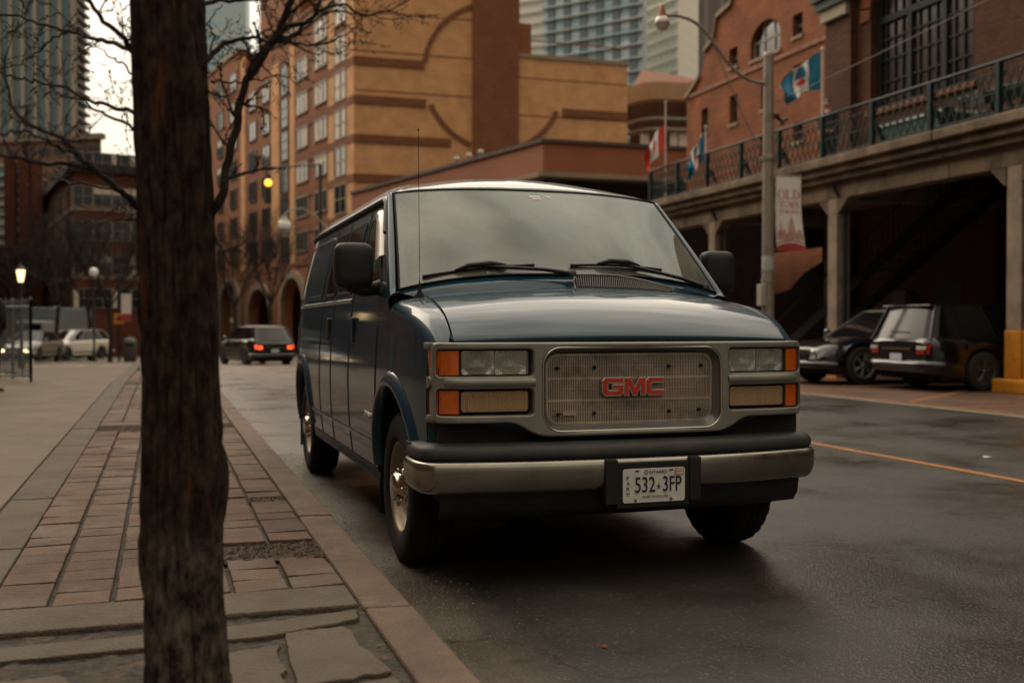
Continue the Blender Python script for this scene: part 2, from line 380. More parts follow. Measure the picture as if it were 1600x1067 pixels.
# kerb
m = MB(); y = -2.1
for k in range(22):
    L_ = 2.03; j = rb.uniform(-.004, .004); z = SZ + .004 + rb.uniform(-.003, .003)
    y0, y1 = y + .006, y + L_ - .006; zz0, zz1 = zg(y0), zg(y1)
    m.hexa([(.712, y0, -.2 + zz0), (.905 + j, y0, -.2 + zz0), (.905 + j, y1, -.2 + zz1), (.712, y1, -.2 + zz1), (.712, y0, z + zz0), (.895 + j, y0, z - .006 + zz0), (.895 + j, y1, z - .006 + zz1), (.712, y1, z + zz1)]); y += L_
struct(m.build('kerb', kerbm, bevel=.012))
# foreground: broken flagstones round the tree, soil showing between them
def flag_stone(m, poly, zt, jig=.012, seed=0):
    r_ = random.Random(seed); out = []
    for i, p in enumerate(poly):
        q = poly[(i + 1) % len(poly)]
        for k in range(7):
            t = k / 7; out.append((lerp(p[0], q[0], t) + r_.uniform(-jig, jig) * (k > 0), lerp(p[1], q[1], t) + r_.uniform(-jig, jig) * (k > 0)))
    m.prism(out, lambda a, b, d: (a, b, d), zt - .08, zt)
m = MB()
flag_stone(m, [(-.87, 3.84), (.30, 3.91), (.69, 3.99), (.66, 3.86), (.35, 3.74), (-.85, 3.69)], SZ - .002, .008, 1)
flag_stone(m, [(.40, 3.77), (.60, 3.79), (.665, 3.25), (.36, 3.18)], SZ - .004, .014, 2)
flag_stone(m, [(.16, 3.58), (.37, 3.64), (.34, 3.18), (.20, 3.22)], SZ - .006, .014, 12)
flag_stone(m, [(.22, 3.12), (.66, 3.19), (.68, 2.7), (.2, 2.7)], SZ - .004, .012, 3)
flag_stone(m, [(-.85, 3.48), (-.30, 3.52), (-.20, 3.22), (-.55, 3.12), (-.87, 3.15)], SZ - .004, .014, 4)
flag_stone(m, [(-.87, 3.05), (-.35, 3.05), (-.3, 2.3), (-.87, 2.3)], SZ - .002, .012, 5)
flag_stone(m, [(-.3, 2.2), (.65, 2.2), (.65, 1.2), (-.3, 1.2)], SZ - .002, .012, 6)
struct(m.build('broken_flagstones', bandc, bevel=.006))
m = MB(); pts = []
for i in range(46):
    r_ = []
    for j in range(60):
        x = -.87 + j / 59 * 1.575; y = 2.2 + i / 45 * 1.84
        z = SZ - .022 + .010 * sin(x * 23 + y * 9) * sin(y * 31 - x * 7) + rb.uniform(-.006, .006)
        r_.append((x, y, z))
    pts.append(r_)
m.grid(pts, 0, True); struct(m.build('tree_pit_soil', rub))
# rubble filling the gaps left by lost pavers
def rubble(name, x0, x1, y0, y1):
    m = MB(); nx, ny = int((x1 - x0) / .014), int((y1 - y0) / .014)
    m.grid([[(x0 + i / nx * (x1 - x0), y0 + j / ny * (y1 - y0), SZ - .012 + rb.uniform(0, .012) + .006 * sin(i * .6) * sin(j * .5)) for i in range(nx + 1)] for j in range(ny + 1)], 0, False)
    for k in range(int(260 * (x1 - x0) * (y1 - y0) / .2)):
        x, y, r_ = rb.uniform(x0, x1), rb.uniform(y0, y1), rb.uniform(.003, .012)
        vs = [(x + r_ * cos(a) * rb.uniform(.6, 1.2), y + r_ * sin(a) * rb.uniform(.6, 1.2), SZ - .008) for a in [i * pi / 2.5 for i in range(5)]] + [(x, y, SZ - .004 + r_ * .9)]
        m.add(vs, [(i, (i + 1) % 5, 5) for i in range(5)], 0)
    return struct(m.build(name, rub), 'stuff')
rubble('rubble', .03, .705, 4.93, 5.31); rubble('rubble', -.62, .70, 11.28, 12.0); rubble('rubble', .49, .7, 6.55, 6.77); rubble('rubble', -.62, .70, 20.3, 20.85)
# gravel grit lying in the gutter
m = MB()
for k in range(4200):
    x = .91 + abs(rb.gauss(0, .16)); y = rb.uniform(2.6, 10); r_ = rb.uniform(.0015, .005)
    vs = [(x + r_ * cos(a) * rb.uniform(.7, 1.2), y + r_ * sin(a) * rb.uniform(.7, 1.2), .0005) for a in [i * pi / 2 for i in range(4)]] + [(x, y, r_)]
    m.add(vs, [(i, (i + 1) % 4, 4) for i in range(4)], 0)
struct(m.build('gravel', mat('grit', (.16, .135, .105), .9, var=.3, vscale=60, island=.4)), 'stuff')
# fallen leaves
leafm = mat('dead_leaf', (.30, .105, .03), .7, var=.3, vscale=30)
def leaf(label, x, y, s, a, z=.003):
    m = MB(); n = 11; pts = []
    for k in range(n * 2):
        an = k * pi / n; r_ = s * (1 if k % 2 == 0 else .45) * rb.uniform(.75, 1.1); pts.append((r_ * cos(an), r_ * sin(an) * .7, z + rb.uniform(.001, .012)))
    m.add(pts + [(0, 0, z + .006)], [(k, (k + 1) % (2 * n), 2 * n) for k in range(2 * n)], 0)
    m.tube([(0, 0, z + .005), (s * 1.5, s * .2, z + .006)], .0012, 5)
    o = m.build('fallen_leaf', leafm, loc=(x, y, 0)); o.rotation_euler.z = a; tag(o, label, 'leaf', 'fallen leaves on the asphalt')
leaf('small orange dead leaf in the gutter against the near kerb', .945, 3.97, .022, .4)
leaf('orange dead leaf lying out on the bare asphalt near the kerb joint', 1.52, 3.62, .02, 2.)
leaf('reddish leaf fragment on the asphalt between the other two leaves', 1.17, 3.72, .012, 1.)
m = MB(); m.add([(0, 0, .004), (.07, .01, .01), (.08, .05, .004), (.02, .055, .016), (-.02, .03, .004)], [(0, 1, 3), (1, 2, 3), (0, 3, 4)])
tag(m.build('litter_scrap', mat('litter', (.4, .4, .38), .6), loc=tuple(at(1543, 716, 9.52).xy) + (.0,)), 'tiny white scrap of litter beyond the orange road line', 'litter')
# painted lines
orl = mat('orange_line_paint', (.30, .115, .022), .75, var=.25, vscale=9, dirt=(.07, .05, .035), dscale=14, dcut=.60)
def strip(name, pts, wd, z, m_, kind='structure'):
    m = MB(); L_, R_ = [], []
    for i, p in enumerate(pts):
        a, b_ = Vector(pts[max(0, i - 1)]), Vector(pts[min(len(pts) - 1, i + 1)]); t = (b_ - a).normalized(); n = Vector((-t.y, t.x)) * wd / 2
        L_.append((p[0] + n.x, p[1] + n.y, z + zg(p[1]))); R_.append((p[0] - n.x, p[1] - n.y, z + zg(p[1])))
    m.grid([L_, R_], 0, False); return struct(m.build(name, m_), kind)
strip('road_centre_line', [(6.12, y) for y in (1, 5, 9, 13, 17, 21.9, 26, 34)], .10, .004, orl)
# brick apron of the parking bays beyond the road
brickp = brick_mat('apron_brick', (.16, .062, .032), (.115, .048, .027), (.05, .035, .025), sc=1.0, course=.11, length=.22, var=.2)
# (horizontal surface: own mapping)
apm = bpy.data.materials.new('apron_paving'); apm.use_nodes = True
def apron():
    N = apm.node_tree.nodes; K = apm.node_tree.links.new; b = N['Principled BSDF']; b.inputs['Roughness'].default_value = .55
    t = N.new('ShaderNodeTexCoord'); br = N.new('ShaderNodeTexBrick'); K(t.outputs['Object'], br.inputs[0]); br.inputs['Scale'].default_value = 1
    br.inputs['Brick Width'].default_value = .22; br.inputs['Row Height'].default_value = .11; br.inputs['Mortar Size'].default_value = .008
    br.inputs['Color1'].default_value = (.13, .062, .037, 1); br.inputs['Color2'].default_value = (.088, .048, .031, 1); br.inputs['Mortar'].default_value = (.035, .027, .02, 1)
    n = N.new('ShaderNodeTexNoise'); n.inputs['Scale'].default_value = .8; n.inputs['Detail'].default_value = 8; K(t.outputs['Object'], n.inputs[0])
    r = N.new('ShaderNodeMapRange'); r.inputs[1].default_value = .3; r.inputs[2].default_value = .7; r.inputs[3].default_value = .6; r.inputs[4].default_value = 1.3; K(n.outputs[0], r.inputs[0])
    v = N.new('ShaderNodeVectorMath'); v.operation = 'SCALE'; K(br.outputs[0], v.inputs[0]); K(r.outputs[0], v.inputs[3]); K(v.outputs[0], b.inputs['Base Color'])
apron()
m = MB(); m.grid([[(x, y, .005 + zg(y)) for x in (10.45, 14, 26)] for y in (4, 10, 16, 22, 30, 38)], 0, False)
struct(m.build('parking_apron', apm))
m = MB(); m.box(10.33, 4, -.05, 10.47, 22, .012); struct(m.build('apron_edge_kerb', mat('apron_edge', (.19, .16, .125), .8, var=.2, vscale=3), bevel=.006))
for y0, y1 in ((13.6, 15.9), (9.0, 11.2)):
    strip('bay_line', [(10.6, y0), (13.7, y1)], .09, .011, orl)
strip('bay_line', [(10.62, 6), (10.62, 22)], .09, .011, orl)
strip('bay_line', [(10.7, 17.4), (14.1, 17.4)], .09, .011, orl)
strip('bay_line', [(10.7, 12.6), (13.9, 12.6)], .09, .011, orl)
# ================================================================== the van
paint = mat('van_paint', (.0014, .030, .054), .45, metal=0., fine=.08, fscale=300, var=.10, vscale=2, coat=.85, spec=.12, dirt=(.008, .032, .052), dscale=2.4, dcut=.57)
paint.node_tree.nodes['Principled BSDF'].inputs['Coat IOR'].default_value = 1.48
silver = mat('silver_plastic', (.22, .21, .185), .42, metal=.35, var=.10, vscale=6, bump=.05, bscale=120, dirt=(.19, .17, .14), dscale=5, dcut=.60)
bumpsil = mat('bumper_silver', (.27, .25, .215), .24, metal=.9, var=.08, vscale=5, rvar=.07, dirt=(.16, .148, .125), dscale=4, dcut=.64)
chrome = mat('chrome', (.50, .47, .41), .18, metal=1., var=.04)
blackp = mat('black_plastic', (.014, .014, .014), .5, spec=.3, var=.2, vscale=8, bump=.12, bscale=160)
padm = mat('bumper_pad', (.026, .029, .028), .5, spec=.35, var=.2, vscale=5, bump=.15, bscale=200, dirt=(.055, .053, .047), dscale=3, dcut=.55)
rubber = mat('rubber', (.010, .010, .010), .7, spec=.2, var=.2, vscale=10)
under = mat('underbody', (.006, .006, .006), .9, var=0)
amber = mat('amber_lens', (.55, .105, .006), .18, var=.12, vscale=18, coat=.6, bump=.25, bscale=140)
gtan = mat('grille_insert', (.36, .29, .235), .5, metal=.2, var=.14, vscale=9, dirt=(.13, .10, .075), dscale=7, dcut=.6)
darkm = mat('dark_recess', (.008, .008, .008), .8, var=0)
tintg = mat('tinted_glass', (.006, .006, .007), .05, var=0, spec=.5)
redm = mat('emblem_red', (.48, .018, .010), .3, var=.1, coat=.5)
platew = mat('plate_white', (.62, .60, .55), .45, var=.06, vscale=30, dirt=(.42, .38, .31), dscale=16, dcut=.64)
plateink = mat('plate_ink', (.012, .013, .03), .5, var=0)
seatm = mat('seat_cloth', (.16, .15, .14), .9, var=.2)
dashm = mat('dashboard', (.045, .043, .04), .7, var=.1)

def glass_mat(name, dust_sheen=.3, pivots=()):
    m = bpy.data.materials.new(name); m.use_nodes = True; N = m.node_tree.nodes; K = m.node_tree.links.new; N.clear()
    o = N.new('ShaderNodeOutputMaterial'); tr = N.new('ShaderNodeBsdfTransparent'); tr.inputs[0].default_value = (.66, .76, .73, 1)
    gl = N.new('ShaderNodeBsdfGlossy'); gl.inputs['Roughness'].default_value = .03; gl.inputs[0].default_value = (.84, .97, 1, 1)
    fr = N.new('ShaderNodeFresnel'); fr.inputs[0].default_value = 1.58; mx = N.new('ShaderNodeMixShader')
    K(fr.outputs[0], mx.inputs[0]); K(tr.outputs[0], mx.inputs[1]); K(gl.outputs[0], mx.inputs[2])
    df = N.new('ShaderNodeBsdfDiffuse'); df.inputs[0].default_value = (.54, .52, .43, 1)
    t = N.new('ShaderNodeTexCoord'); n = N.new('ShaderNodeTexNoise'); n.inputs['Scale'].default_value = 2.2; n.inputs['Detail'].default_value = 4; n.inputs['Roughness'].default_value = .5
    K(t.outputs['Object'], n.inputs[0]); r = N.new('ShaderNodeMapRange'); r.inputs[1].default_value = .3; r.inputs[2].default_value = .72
    r.inputs[3].default_value = dust_sheen * .45; r.inputs[4].default_value = dust_sheen * 1.45; K(n.outputs[0], r.inputs[0]); f = r.outputs[0]
    sx = N.new('ShaderNodeSeparateXYZ'); K(t.outputs['Object'], sx.inputs[0]); gx = N.new('ShaderNodeMapRange'); gx.inputs[1].default_value = -.8; gx.inputs[2].default_value = .75; gx.inputs[3].default_value = 1.45; gx.inputs[4].default_value = .55; K(sx.outputs[0], gx.inputs[0])  # film thickened towards the left to stand in for the pale sky reflection
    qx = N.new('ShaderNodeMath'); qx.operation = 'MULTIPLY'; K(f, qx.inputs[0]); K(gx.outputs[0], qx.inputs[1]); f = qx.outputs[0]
    for px_, pz_, rad in pivots:                      # wiped fans: cleaner glass inside, a rim of dirt left at the blade tip
        s = N.new('ShaderNodeVectorMath'); s.operation = 'DISTANCE'; s.inputs[1].default_value = (px_, pz_[0], pz_[1]); K(t.outputs['Object'], s.inputs[0])
        rr = N.new('ShaderNodeValToRGB'); e = rr.color_ramp.elements; e[0].position = 0; e[0].color = (.90, .90, .90, 1); e[1].position = 1; e[1].color = (1, 1, 1, 1)
        for pp, cc in ((.20, .92), (.31, .93), (.33, .86), (.52, .88), (.60, .86), (.645, .90), (.668, 1.06), (.70, 1.0)):
            q = e.new(pp); q.color = (cc, cc, cc, 1)
        d = N.new('ShaderNodeMath'); d.operation = 'DIVIDE'; d.inputs[1].default_value = rad * 1.5; K(s.outputs['Value'], d.inputs[0]); K(d.outputs[0], rr.inputs[0])
        q = N.new('ShaderNodeMath'); q.operation = 'MULTIPLY'; K(f, q.inputs[0]); K(rr.outputs[0], q.inputs[1]); f = q.outputs[0]
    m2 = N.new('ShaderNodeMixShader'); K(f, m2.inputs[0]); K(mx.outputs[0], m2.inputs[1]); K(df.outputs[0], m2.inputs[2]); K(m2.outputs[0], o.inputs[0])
    return m
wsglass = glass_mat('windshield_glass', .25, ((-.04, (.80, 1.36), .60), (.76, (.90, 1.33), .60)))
doorglass = glass_mat('door_glass', .05)
def lens_mat(name, col, freq, ax, depth=.5):
    """ribbed clear lens"""
    m = bpy.data.materials.new(name); m.use_nodes = True; N = m.node_tree.nodes; K = m.node_tree.links.new; b = N['Principled BSDF']
    b.inputs['Base Color'].default_value = (*col, 1); b.inputs['Roughness'].default_value = .1; b.inputs['Transmission Weight'].default_value = .88; b.inputs['IOR'].default_value = 1.3
    t = N.new('ShaderNodeTexCoord'); wv = N.new('ShaderNodeTexWave'); wv.bands_direction = ax; wv.inputs['Scale'].default_value = freq; wv.inputs['Distortion'].default_value = .8; wv.inputs['Detail Scale'].default_value = 2
    K(t.outputs['Object'], wv.inputs[0]); u = N.new('ShaderNodeBump'); u.inputs['Strength'].default_value = depth; u.inputs['Distance'].default_value = .004
    K(wv.outputs[0], u.inputs['Height']); K(u.outputs[0], b.inputs['Normal']); return m
headlens = lens_mat('headlamp_lens', (.95, .95, .92), 34, 'X', .45)
foglens = lens_mat('running_lamp_lens', (.74, .50, .29), 30, 'X', 1.); foglens.node_tree.nodes['Principled BSDF'].inputs['Transmission Weight'].default_value = .45
reflm = mat('lamp_reflector', (.62, .60, .55), .22, metal=1., var=.2, vscale=12, bump=.4, bscale=30)
reflw = mat('lamp_reflector_warm', (.60, .47, .31), .28, metal=1., var=.25, vscale=12, bump=.4, bscale=30)

VX, VY = 2.05, 4.4933
van = thing('cargo_van', 'dark blue full-size cargo van parked at the kerb in the centre, facing the camera', 'van', (VX, VY, 0))
_zt = np.array([.28, .40, .55, .72, .90, 1.08, 1.25, 1.40, 1.58, 1.75, 1.86, 1.95])
_wt = np.array([.930, .958, .975, .985, .986, .980, .962, .938, .900, .858, .828, .80])
_pw = np.polyfit(_zt, _wt, 5)
def WZ(z): return float(np.polyval(_pw, min(max(z, .26), 1.95)))
def TY(y):
    t = 0.
    if y < .75: t -= .062 * ((.75 - y) / .6) ** 2
    if y > 4.3: t -= .11 * ((y - 4.3) / 1.0) ** 2
    if y > 5.2: t -= .13 * (1 - sqrt(max(0, 1 - min(1, (y - 5.2) / .25) ** 2)))
    return t
def side(y, z): return WZ(z) + TY(y)
def YF(x): return .055 + .055 * (abs(x) / .95) ** 2 + max(0, abs(x) - .80) ** 2 * 2.2
def TT(y, x): return (y - YF(x)) / .70
def HZ(y, x=0):
    t = TT(y, x); u = max(0, 1 - t); return 1.100 + .268 * (.42 * (1 - u ** 5) + .58 * (1 - u ** 1.2))
def ZC(y, x=.9):
    t = max(0, min(1.1, TT(y, x))); return HZ(y, x) - .018 - .052 * t
RH = .085
def topz(y, x):
    S = side(y, ZC(y) - RH) - RH; return HZ(y, x) - (HZ(y, x) - ZC(y, x)) * min(1.2, abs(x) / S) ** 2.2
def HX(y): return .835 - .04 * max(0, min(1, (y - .1) / .75))
WCY, WCR, WCF, WCZ, WR = .75, 4.21, .375, .375, .375     # wheels
AR, AZ = .425, .455
def zlo(y):
    z = .34 if y > .4 else .50
    for c in (WCY, WCR):
        if abs(y - c) < AR: z = max(z, AZ + sqrt(AR * AR - (y - c) ** 2))
    return z
def PW(u, v):
    x = u * lerp(.915, .812, v); a = abs(u) ** 2
    y = lerp(.765, 1.46, v) + a * lerp(.17, .085, v); z = lerp(1.420, 1.945, v) - abs(u) ** 3 * lerp(.085, .032, v)
    b = .018 * sin(pi * v) * (1 - .5 * a)
    return Vector((x, y - b * .7, z + b * .7))
def zhi(y):
    zf = ZC(min(y, .82)) - RH
    if y <= .82: return zf
    if y < 1.58: return max(zf, lerp(1.24, 1.86, (y - .88) / .70))
    return 1.86
ys_ = sorted(set([round(.11 + i * .03, 4) for i in range(180)] + [1.58, 5.44, 5.45] + [WCY - AR + e for e in (.001, .004, .012)] + [WCY + AR - e for e in (.001, .004, .012)] + [WCR - AR + e for e in (.001, .004, .012)] + [WCR + AR - e for e in (.001, .004, .012)]))
ys_ = [y for y in ys_ if .19 <= y <= 5.45]
NZ = 22
m = MB()
for sg in (-1, 1):
    m.grid([[(sg * side(y, z), y, z) for z in [lerp(zlo(y), zhi(y), k / NZ) for k in range(NZ + 1)]] for y in ys_])
    yt = [.125, .14, .16] + [y for y in ys_ if y <= .98] + [1.0, 1.1, 1.2]
    rows = []
    for y in yt:
        zc = ZC(y); S = side(y, zc - RH); r_ = [(sg * (S - RH + RH * cos(a)), y, zc - RH + RH * sin(a)) for a in [k * pi / 16 for k in range(8)]]
        x1 = HX(y) + .004; r_ += [(sg * x, y, topz(y, x)) for x in [lerp(S - RH, x1, k / 5) for k in range(6)]]
        r_ += [(sg * x1, y, topz(y, x1) - .03)]
        rows.append(r_)
    m.grid(rows)
    m.grid([[(p[0] * (1 if j < 8 else 1), p[1] - .0, p[2]) for j, p in enumerate(rows[0])], [(p[0] * .985, p[1] + .05, p[2] - .05) for p in rows[0]]])
    # pillar strip between glass edge and door
    rows = []
    for k in range(21):
        v = k / 20; g = PW(sg, v); y = lerp(.90, 1.58, v); z = max(zhi(y), lerp(1.24, 1.86, v)); q = Vector((sg * side(y, z), y, z))
        mid = (g + q) / 2 + Vector((sg * .018, -.014, .012))
        rows.append([g, g.lerp(mid, .5) + Vector((sg * .004, -.008, .006)), mid, mid.lerp(q, .55) + Vector((sg * .006, -.001, .002)), q])
    m.grid(rows)
# front corner returns below the fenders, behind the lamps
for sg in (-1, 1):
    m.grid([[(sg * (side(.19, z) - e), .19 + d, z) for e, d in ((0, 0), (.012, -.008), (.05, -.006), (.30, -.02))] for z in [lerp(.50, 1.0, k / 10) for k in range(11)]])
# roof
rows = []
def roof_pt(u, s):                                   # u -1..1 across, s metres back from the header
    k = 1 - (1 - min(1, s / .55)) ** 2.; a, b = lerp(.12, .25, k), lerp(.072, .165, k); au = abs(u); sg = 1 if u >= 0 else -1
    if au > .7:
        ph = (1 - au) / .3 * pi / 2; x = -a + a * cos(ph); z = b * sin(ph)
        xx = None
    else: x, z = None, None
    yh = 1.495 + .10 * au ** 2; y = yh + s * (5.45 - yh) / 3.8
    base = side(y, 1.86); drop = 0
    if y > 4.9: drop = .10 * ((y - 4.9) / .55) ** 2.2
    if x is not None: return Vector((sg * (base + x), y, 1.86 + z - drop))
    xe = base - a; xx = xe * au / .7; cr_ = lerp(.032, .052, k)
    return Vector((sg * xx, y, 1.86 + b + cr_ * (1 - (au / .7) ** 2) - drop))
ss = [0, .02, .05, .09, .14, .2, .28, .38, .5, .65, .82, 1.05, 1.4, 1.8, 2.2, 2.6, 3.0, 3.2, 3.4, 3.55, 3.7, 3.76, 3.8]
us = [-1 + .3 * k / 10 for k in range(10)] + [-.7 + 1.4 * k / 16 for k in range(17)] + [.7 + .3 * k / 10 for k in range(1, 11)]
m.grid([[roof_pt(u, s) for u in us] for s in ss])
m.grid([[roof_pt(u, 0) for u in us], [(roof_pt(u, 0) + PW(u, 1)) / 2 + Vector((0, -.006, .006)) for u in us], [PW(u, 1) for u in us]])
# cowl
def YR(x): return .69 + .15 * (x / .8) ** 2
rows = []
for k in range(33):
    u = -1 + k / 16; b = PW(u, 0); x = b.x * (.87); yr = YR(x) + .012; a = Vector((x, yr, topz(min(yr, .9), x) - .012))
    rows.append([a, a.lerp(b, .5) + Vector((0, 0, .004)), b, b + Vector((0, .02, -.01))])
m.grid(rows)
# rear face
zr = [lerp(.34, 1.86, k / NZ) for k in range(NZ + 1)]
ring = [(-side(5.45, z), 5.45, z) for z in zr] + [tuple(roof_pt(u, 3.8)) for u in us] + [(side(5.45, z), 5.45, z) for z in zr[::-1]]
m.add(ring, [tuple(range(len(ring)))])
body = m.build('body', paint, van, weld=.0006)
# underbody, wheel wells
m = MB(); m.box(-.90, .12, .40, .90, .26, .98)
m.box(-.90, 1.22, .33, .90, 3.74, .40); m.box(-.55, .26, .36, .55, 5.3, .50); m.box(-.88, 4.70, .42, .88, 5.3, .48)
m.box(-.885, 1.20, .38, .885, 1.23, 1.2); m.box(-.885, 3.73, .38, .885, 3.76, 1.1); m.box(-.885, 4.67, .38, .885, 4.70, 1.1)
for c in (WCY, WCR):
    for sg in (-1, 1):
        rr_ = [[(sg * x, c + (AR + .01) * cos(a), AZ + (AR + .01) * sin(a)) for x in (.55, .965)] for a in [-.15 + k * (pi + .3) / 20 for k in range(21)]]
        m.grid(rr_); m.add([(sg * .55, c - .5, .3), (sg * .55, c + .5, .3), (sg * .55, c + .5, .95), (sg * .55, c - .5, .95)], [(0, 1, 2, 3)])
m.tube([(-.75, WCR, .37), (.75, WCR, .37)], .06, 10); m.tube([(-.75, WCY, .30), (.75, WCY, .30)], .045, 8)
m.build('underbody', under, van)
# wheel arch lips
for c in (WCY, WCR):
    for sg in (-1, 1):
        m = MB(); rows = []
        for k in range(37):
            a = -.02 * pi + k * (pi * 1.04) / 36; cy, cz = cos(a), sin(a); row = []
            if c == WCY and cy < 0 and cz < .12: pass
            for dr, off in ((-.012, -.03), (-.012, .012), (-.004, .021), (.012, .024), (.034, .018), (.058, .006), (.066, -.004)):
                y, z = c + (AR + dr) * cy, AZ + (AR + dr) * cz; row.append((sg * (side(y, max(z, .34)) + off), y, z))
            rows.append(row)
        m.grid(rows); m.build('arch_lip', paint, van)
# hood
m = MB(); rows = []
xs_ = [-1 + k / 24 for k in range(49)]
for k in range(-3, 31):
    row = []
    for u in xs_:
        s = max(0, k) / 30; x0 = u * .80; yf, yr = YF(u * .83) + .022, YR(u * .79)
        y = lerp(yf, yr, s); x = u * (HX(y) - .004); z = topz(y, x) + .001
        if k < 0: y += (-.004, -.002, .010)[k + 3 if False else -k - 1] if k > -3 else .012; z -= (.006, .016, .03)[-k - 1]
        if k == 30: z -= .0
        row.append((x, y, z))
    rows.append(row)
rows.append([(p[0], p[1] + .004, p[2] - .012) for p in rows[-1]])
m.grid(rows)
for e in (0, -1):
    m.grid([[r_[e] for r_ in rows], [(r_[e][0], r_[e][1], r_[e][2] - .02) for r_ in rows]])
hood = m.build('hood', paint, van)
m = MB(); m.grid([[(u * .86, lerp(.12, .84, k / 8), topz(lerp(.12, .84, k / 8), u * .86) - .035) for u in xs_] for k in range(9)]); m.build('engine_bay_seal', darkm, van)
# cowl vent grille, seen to the right of the wipers
cv = MB(); fr_ = MB()
c0, c1 = -.02, .56
def cowl_pt(x, t, up=0):
    u = x / (.915 * .93); b = PW(u, 0); yr = YR(x * .93) + .012; a = Vector((x * .97, yr, topz(min(yr, 1.), x) - .012)); p = a.lerp(b, t); p.z += .006 + up; return p
for k in range(46):
    x = lerp(c0 + .015, c1 - .01, k / 45); tp = .95 if x < .25 else lerp(.95, .35, (x - .25) / .31)
    p, q = cowl_pt(x - .012, .10, .004), cowl_pt(x, tp, .004); cv.tube([p, q], .0026, 4)
cv.build('cowl_vent_slats', mat('vent_grey', (.16, .155, .14), .6, var=.1), van)
m = MB(); m.grid([[cowl_pt(lerp(c0, c1, k / 12), .05, -.001) for k in range(13)], [cowl_pt(lerp(c0, c1, k / 12), (.97 if k < 6 else lerp(.97, .35, (k - 5) / 7)), -.001) for k in range(13)]]); m.build('cowl_vent_backing', darkm, van)
m = MB(); m.tube([cowl_pt(c0 - .012, .02), cowl_pt(c0 - .006, .6), cowl_pt(c0 + .014, .95, .006)] + [cowl_pt(lerp(c0 + .03, c1, k / 8), (1.0 if k < 4 else lerp(1., .38, (k - 3) / 5)), .006) for k in range(9)], .005, 6)
m.build('cowl_vent_rim', silver, van)
# ---- windshield
m = MB(); N1, N2 = 32, 18
def PWi(u, v, off=.0):
    p = PW(u * .985, .012 + v * .976); d = Vector((0, -.68, .73)); return p + d * off
m.grid([[PWi(-1 + 2 * i / N1, j / N2, .004) for i in range(N1 + 1)] for j in range(N2 + 1)])
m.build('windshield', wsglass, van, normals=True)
m = MB()
per = [PWi(-1 + 2 * i / 32, 0, .006) for i in range(33)] + [PWi(1, j / 16, .006) for j in range(1, 17)] + [PWi(1 - 2 * i / 32, 1, .006) for i in range(1, 33)] + [PWi(-1, 1 - j / 16, .006) for j in range(1, 17)]
m.tube(per, .0055, 6); m.build('windshield_seal', rubber, van)
# dark printed border of the glass
m = MB(); fr = lambda u, v: PWi(u, v, -.002)
m.grid([[fr(-1 + 2 * i / 24, 1) for i in range(25)], [fr((-1 + 2 * i / 24) * .96, .93) for i in range(25)]])
m.grid([[fr(-1 + 2 * i / 24, 0) for i in range(25)], [fr((-1 + 2 * i / 24) * .96, .05) for i in range(25)]])
for sg in (-1, 1): m.grid([[fr(sg, j / 12) for j in range(13)], [fr(sg * .955, lerp(.05, .93, j / 12)) for j in range(13)]])
m.build('glass_border', mat('frit', (.05, .048, .045), .5, var=.1), van)
# cabin
m = MB(); rows = []
for k in range(17):
    x = -.84 + k * .105; rows.append([(x, .84 + .16 * (x / .84) ** 2, 1.33), (x, 1.1, 1.36), (x, 1.28, 1.33), (x, 1.38, 1.20), (x, 1.38, .6)])
m.grid(rows); m.build('dashboard', dashm, van)
m = MB(); m.hexa([(-.9, 2.55, .4), (.9, 2.55, .4), (.9, 2.58, .4), (-.9, 2.58, .4), (-.78, 2.55, 1.86), (.78, 2.55, 1.86), (.78, 2.58, 1.86), (-.78, 2.58, 1.86)]); m.box(-.93, 1.3, .5, -.91, 2.5, 1.20); m.box(.91, 1.3, .5, .93, 2.5, 1.20); m.box(-.9, 1.2, .48, .9, 2.55, .5); m.build('cabin_trim', mat('cabin_lining', (.03, .03, .03), .9, var=.1), van)
for sx in (-.42, .42):
    m = MB(); m.box(sx - .25, 1.95, .75, sx + .25, 2.35, .92); m.hexa([(sx - .25, 2.2, .9), (sx + .25, 2.2, .9), (sx + .25, 2.36, .9), (sx - .25, 2.36, .9), (sx - .22, 2.32, 1.48), (sx + .22, 2.32, 1.48), (sx + .22, 2.42, 1.48), (sx - .22, 2.42, 1.48)]); m.box(sx - .13, 2.33, 1.50, sx + .13, 2.43, 1.66)
    m.build('seat', seatm, van, bevel=.03)
m = MB(); cc = Vector((.42, 1.50, 1.30)); path = [cc + Vector((.19 * cos(a), .08 * sin(a), .17 * sin(a))) for a in [k * 2 * pi / 24 for k in range(25)]]
m.tube(path, .014, 6); m.tube([cc + Vector((-.19, 0, 0)), cc + Vector((.19, 0, 0))], .014, 6); m.tube([cc, cc + Vector((0, -.2, -.1))], .03, 6); m.build('steering_wheel', blackp, van)
m = MB(); m.box(-.11, 1.50, 1.78, .11, 1.53, 1.845); m.build('rear_view_mirror', blackp, van, bevel=.01)
m = MB(); v0 = PWi(-.44, .035, -.012); m.box(v0.x - .07, v0.y, v0.z - .004, v0.x + .12, v0.y + .004, v0.z + .010); m.build('dash_paper', mat('paper', (.7, .72, .66), .7, var=.05), van)
m = MB()
for u0, u1, v0 in ((-.06, .02, .905), (.06, .10, .905), (-.05, .015, .875)):
    a_, b_ = PWi(u0, v0, .006), PWi(u1, v0, .006); m.add([a_, b_, b_ + Vector((0, .008, .009)), a_ + Vector((0, .008, .009))], [(0, 1, 2, 3)])
m.build('windshield_sticker', mat('paper', (.7, .72, .66), .7, var=.05), van)
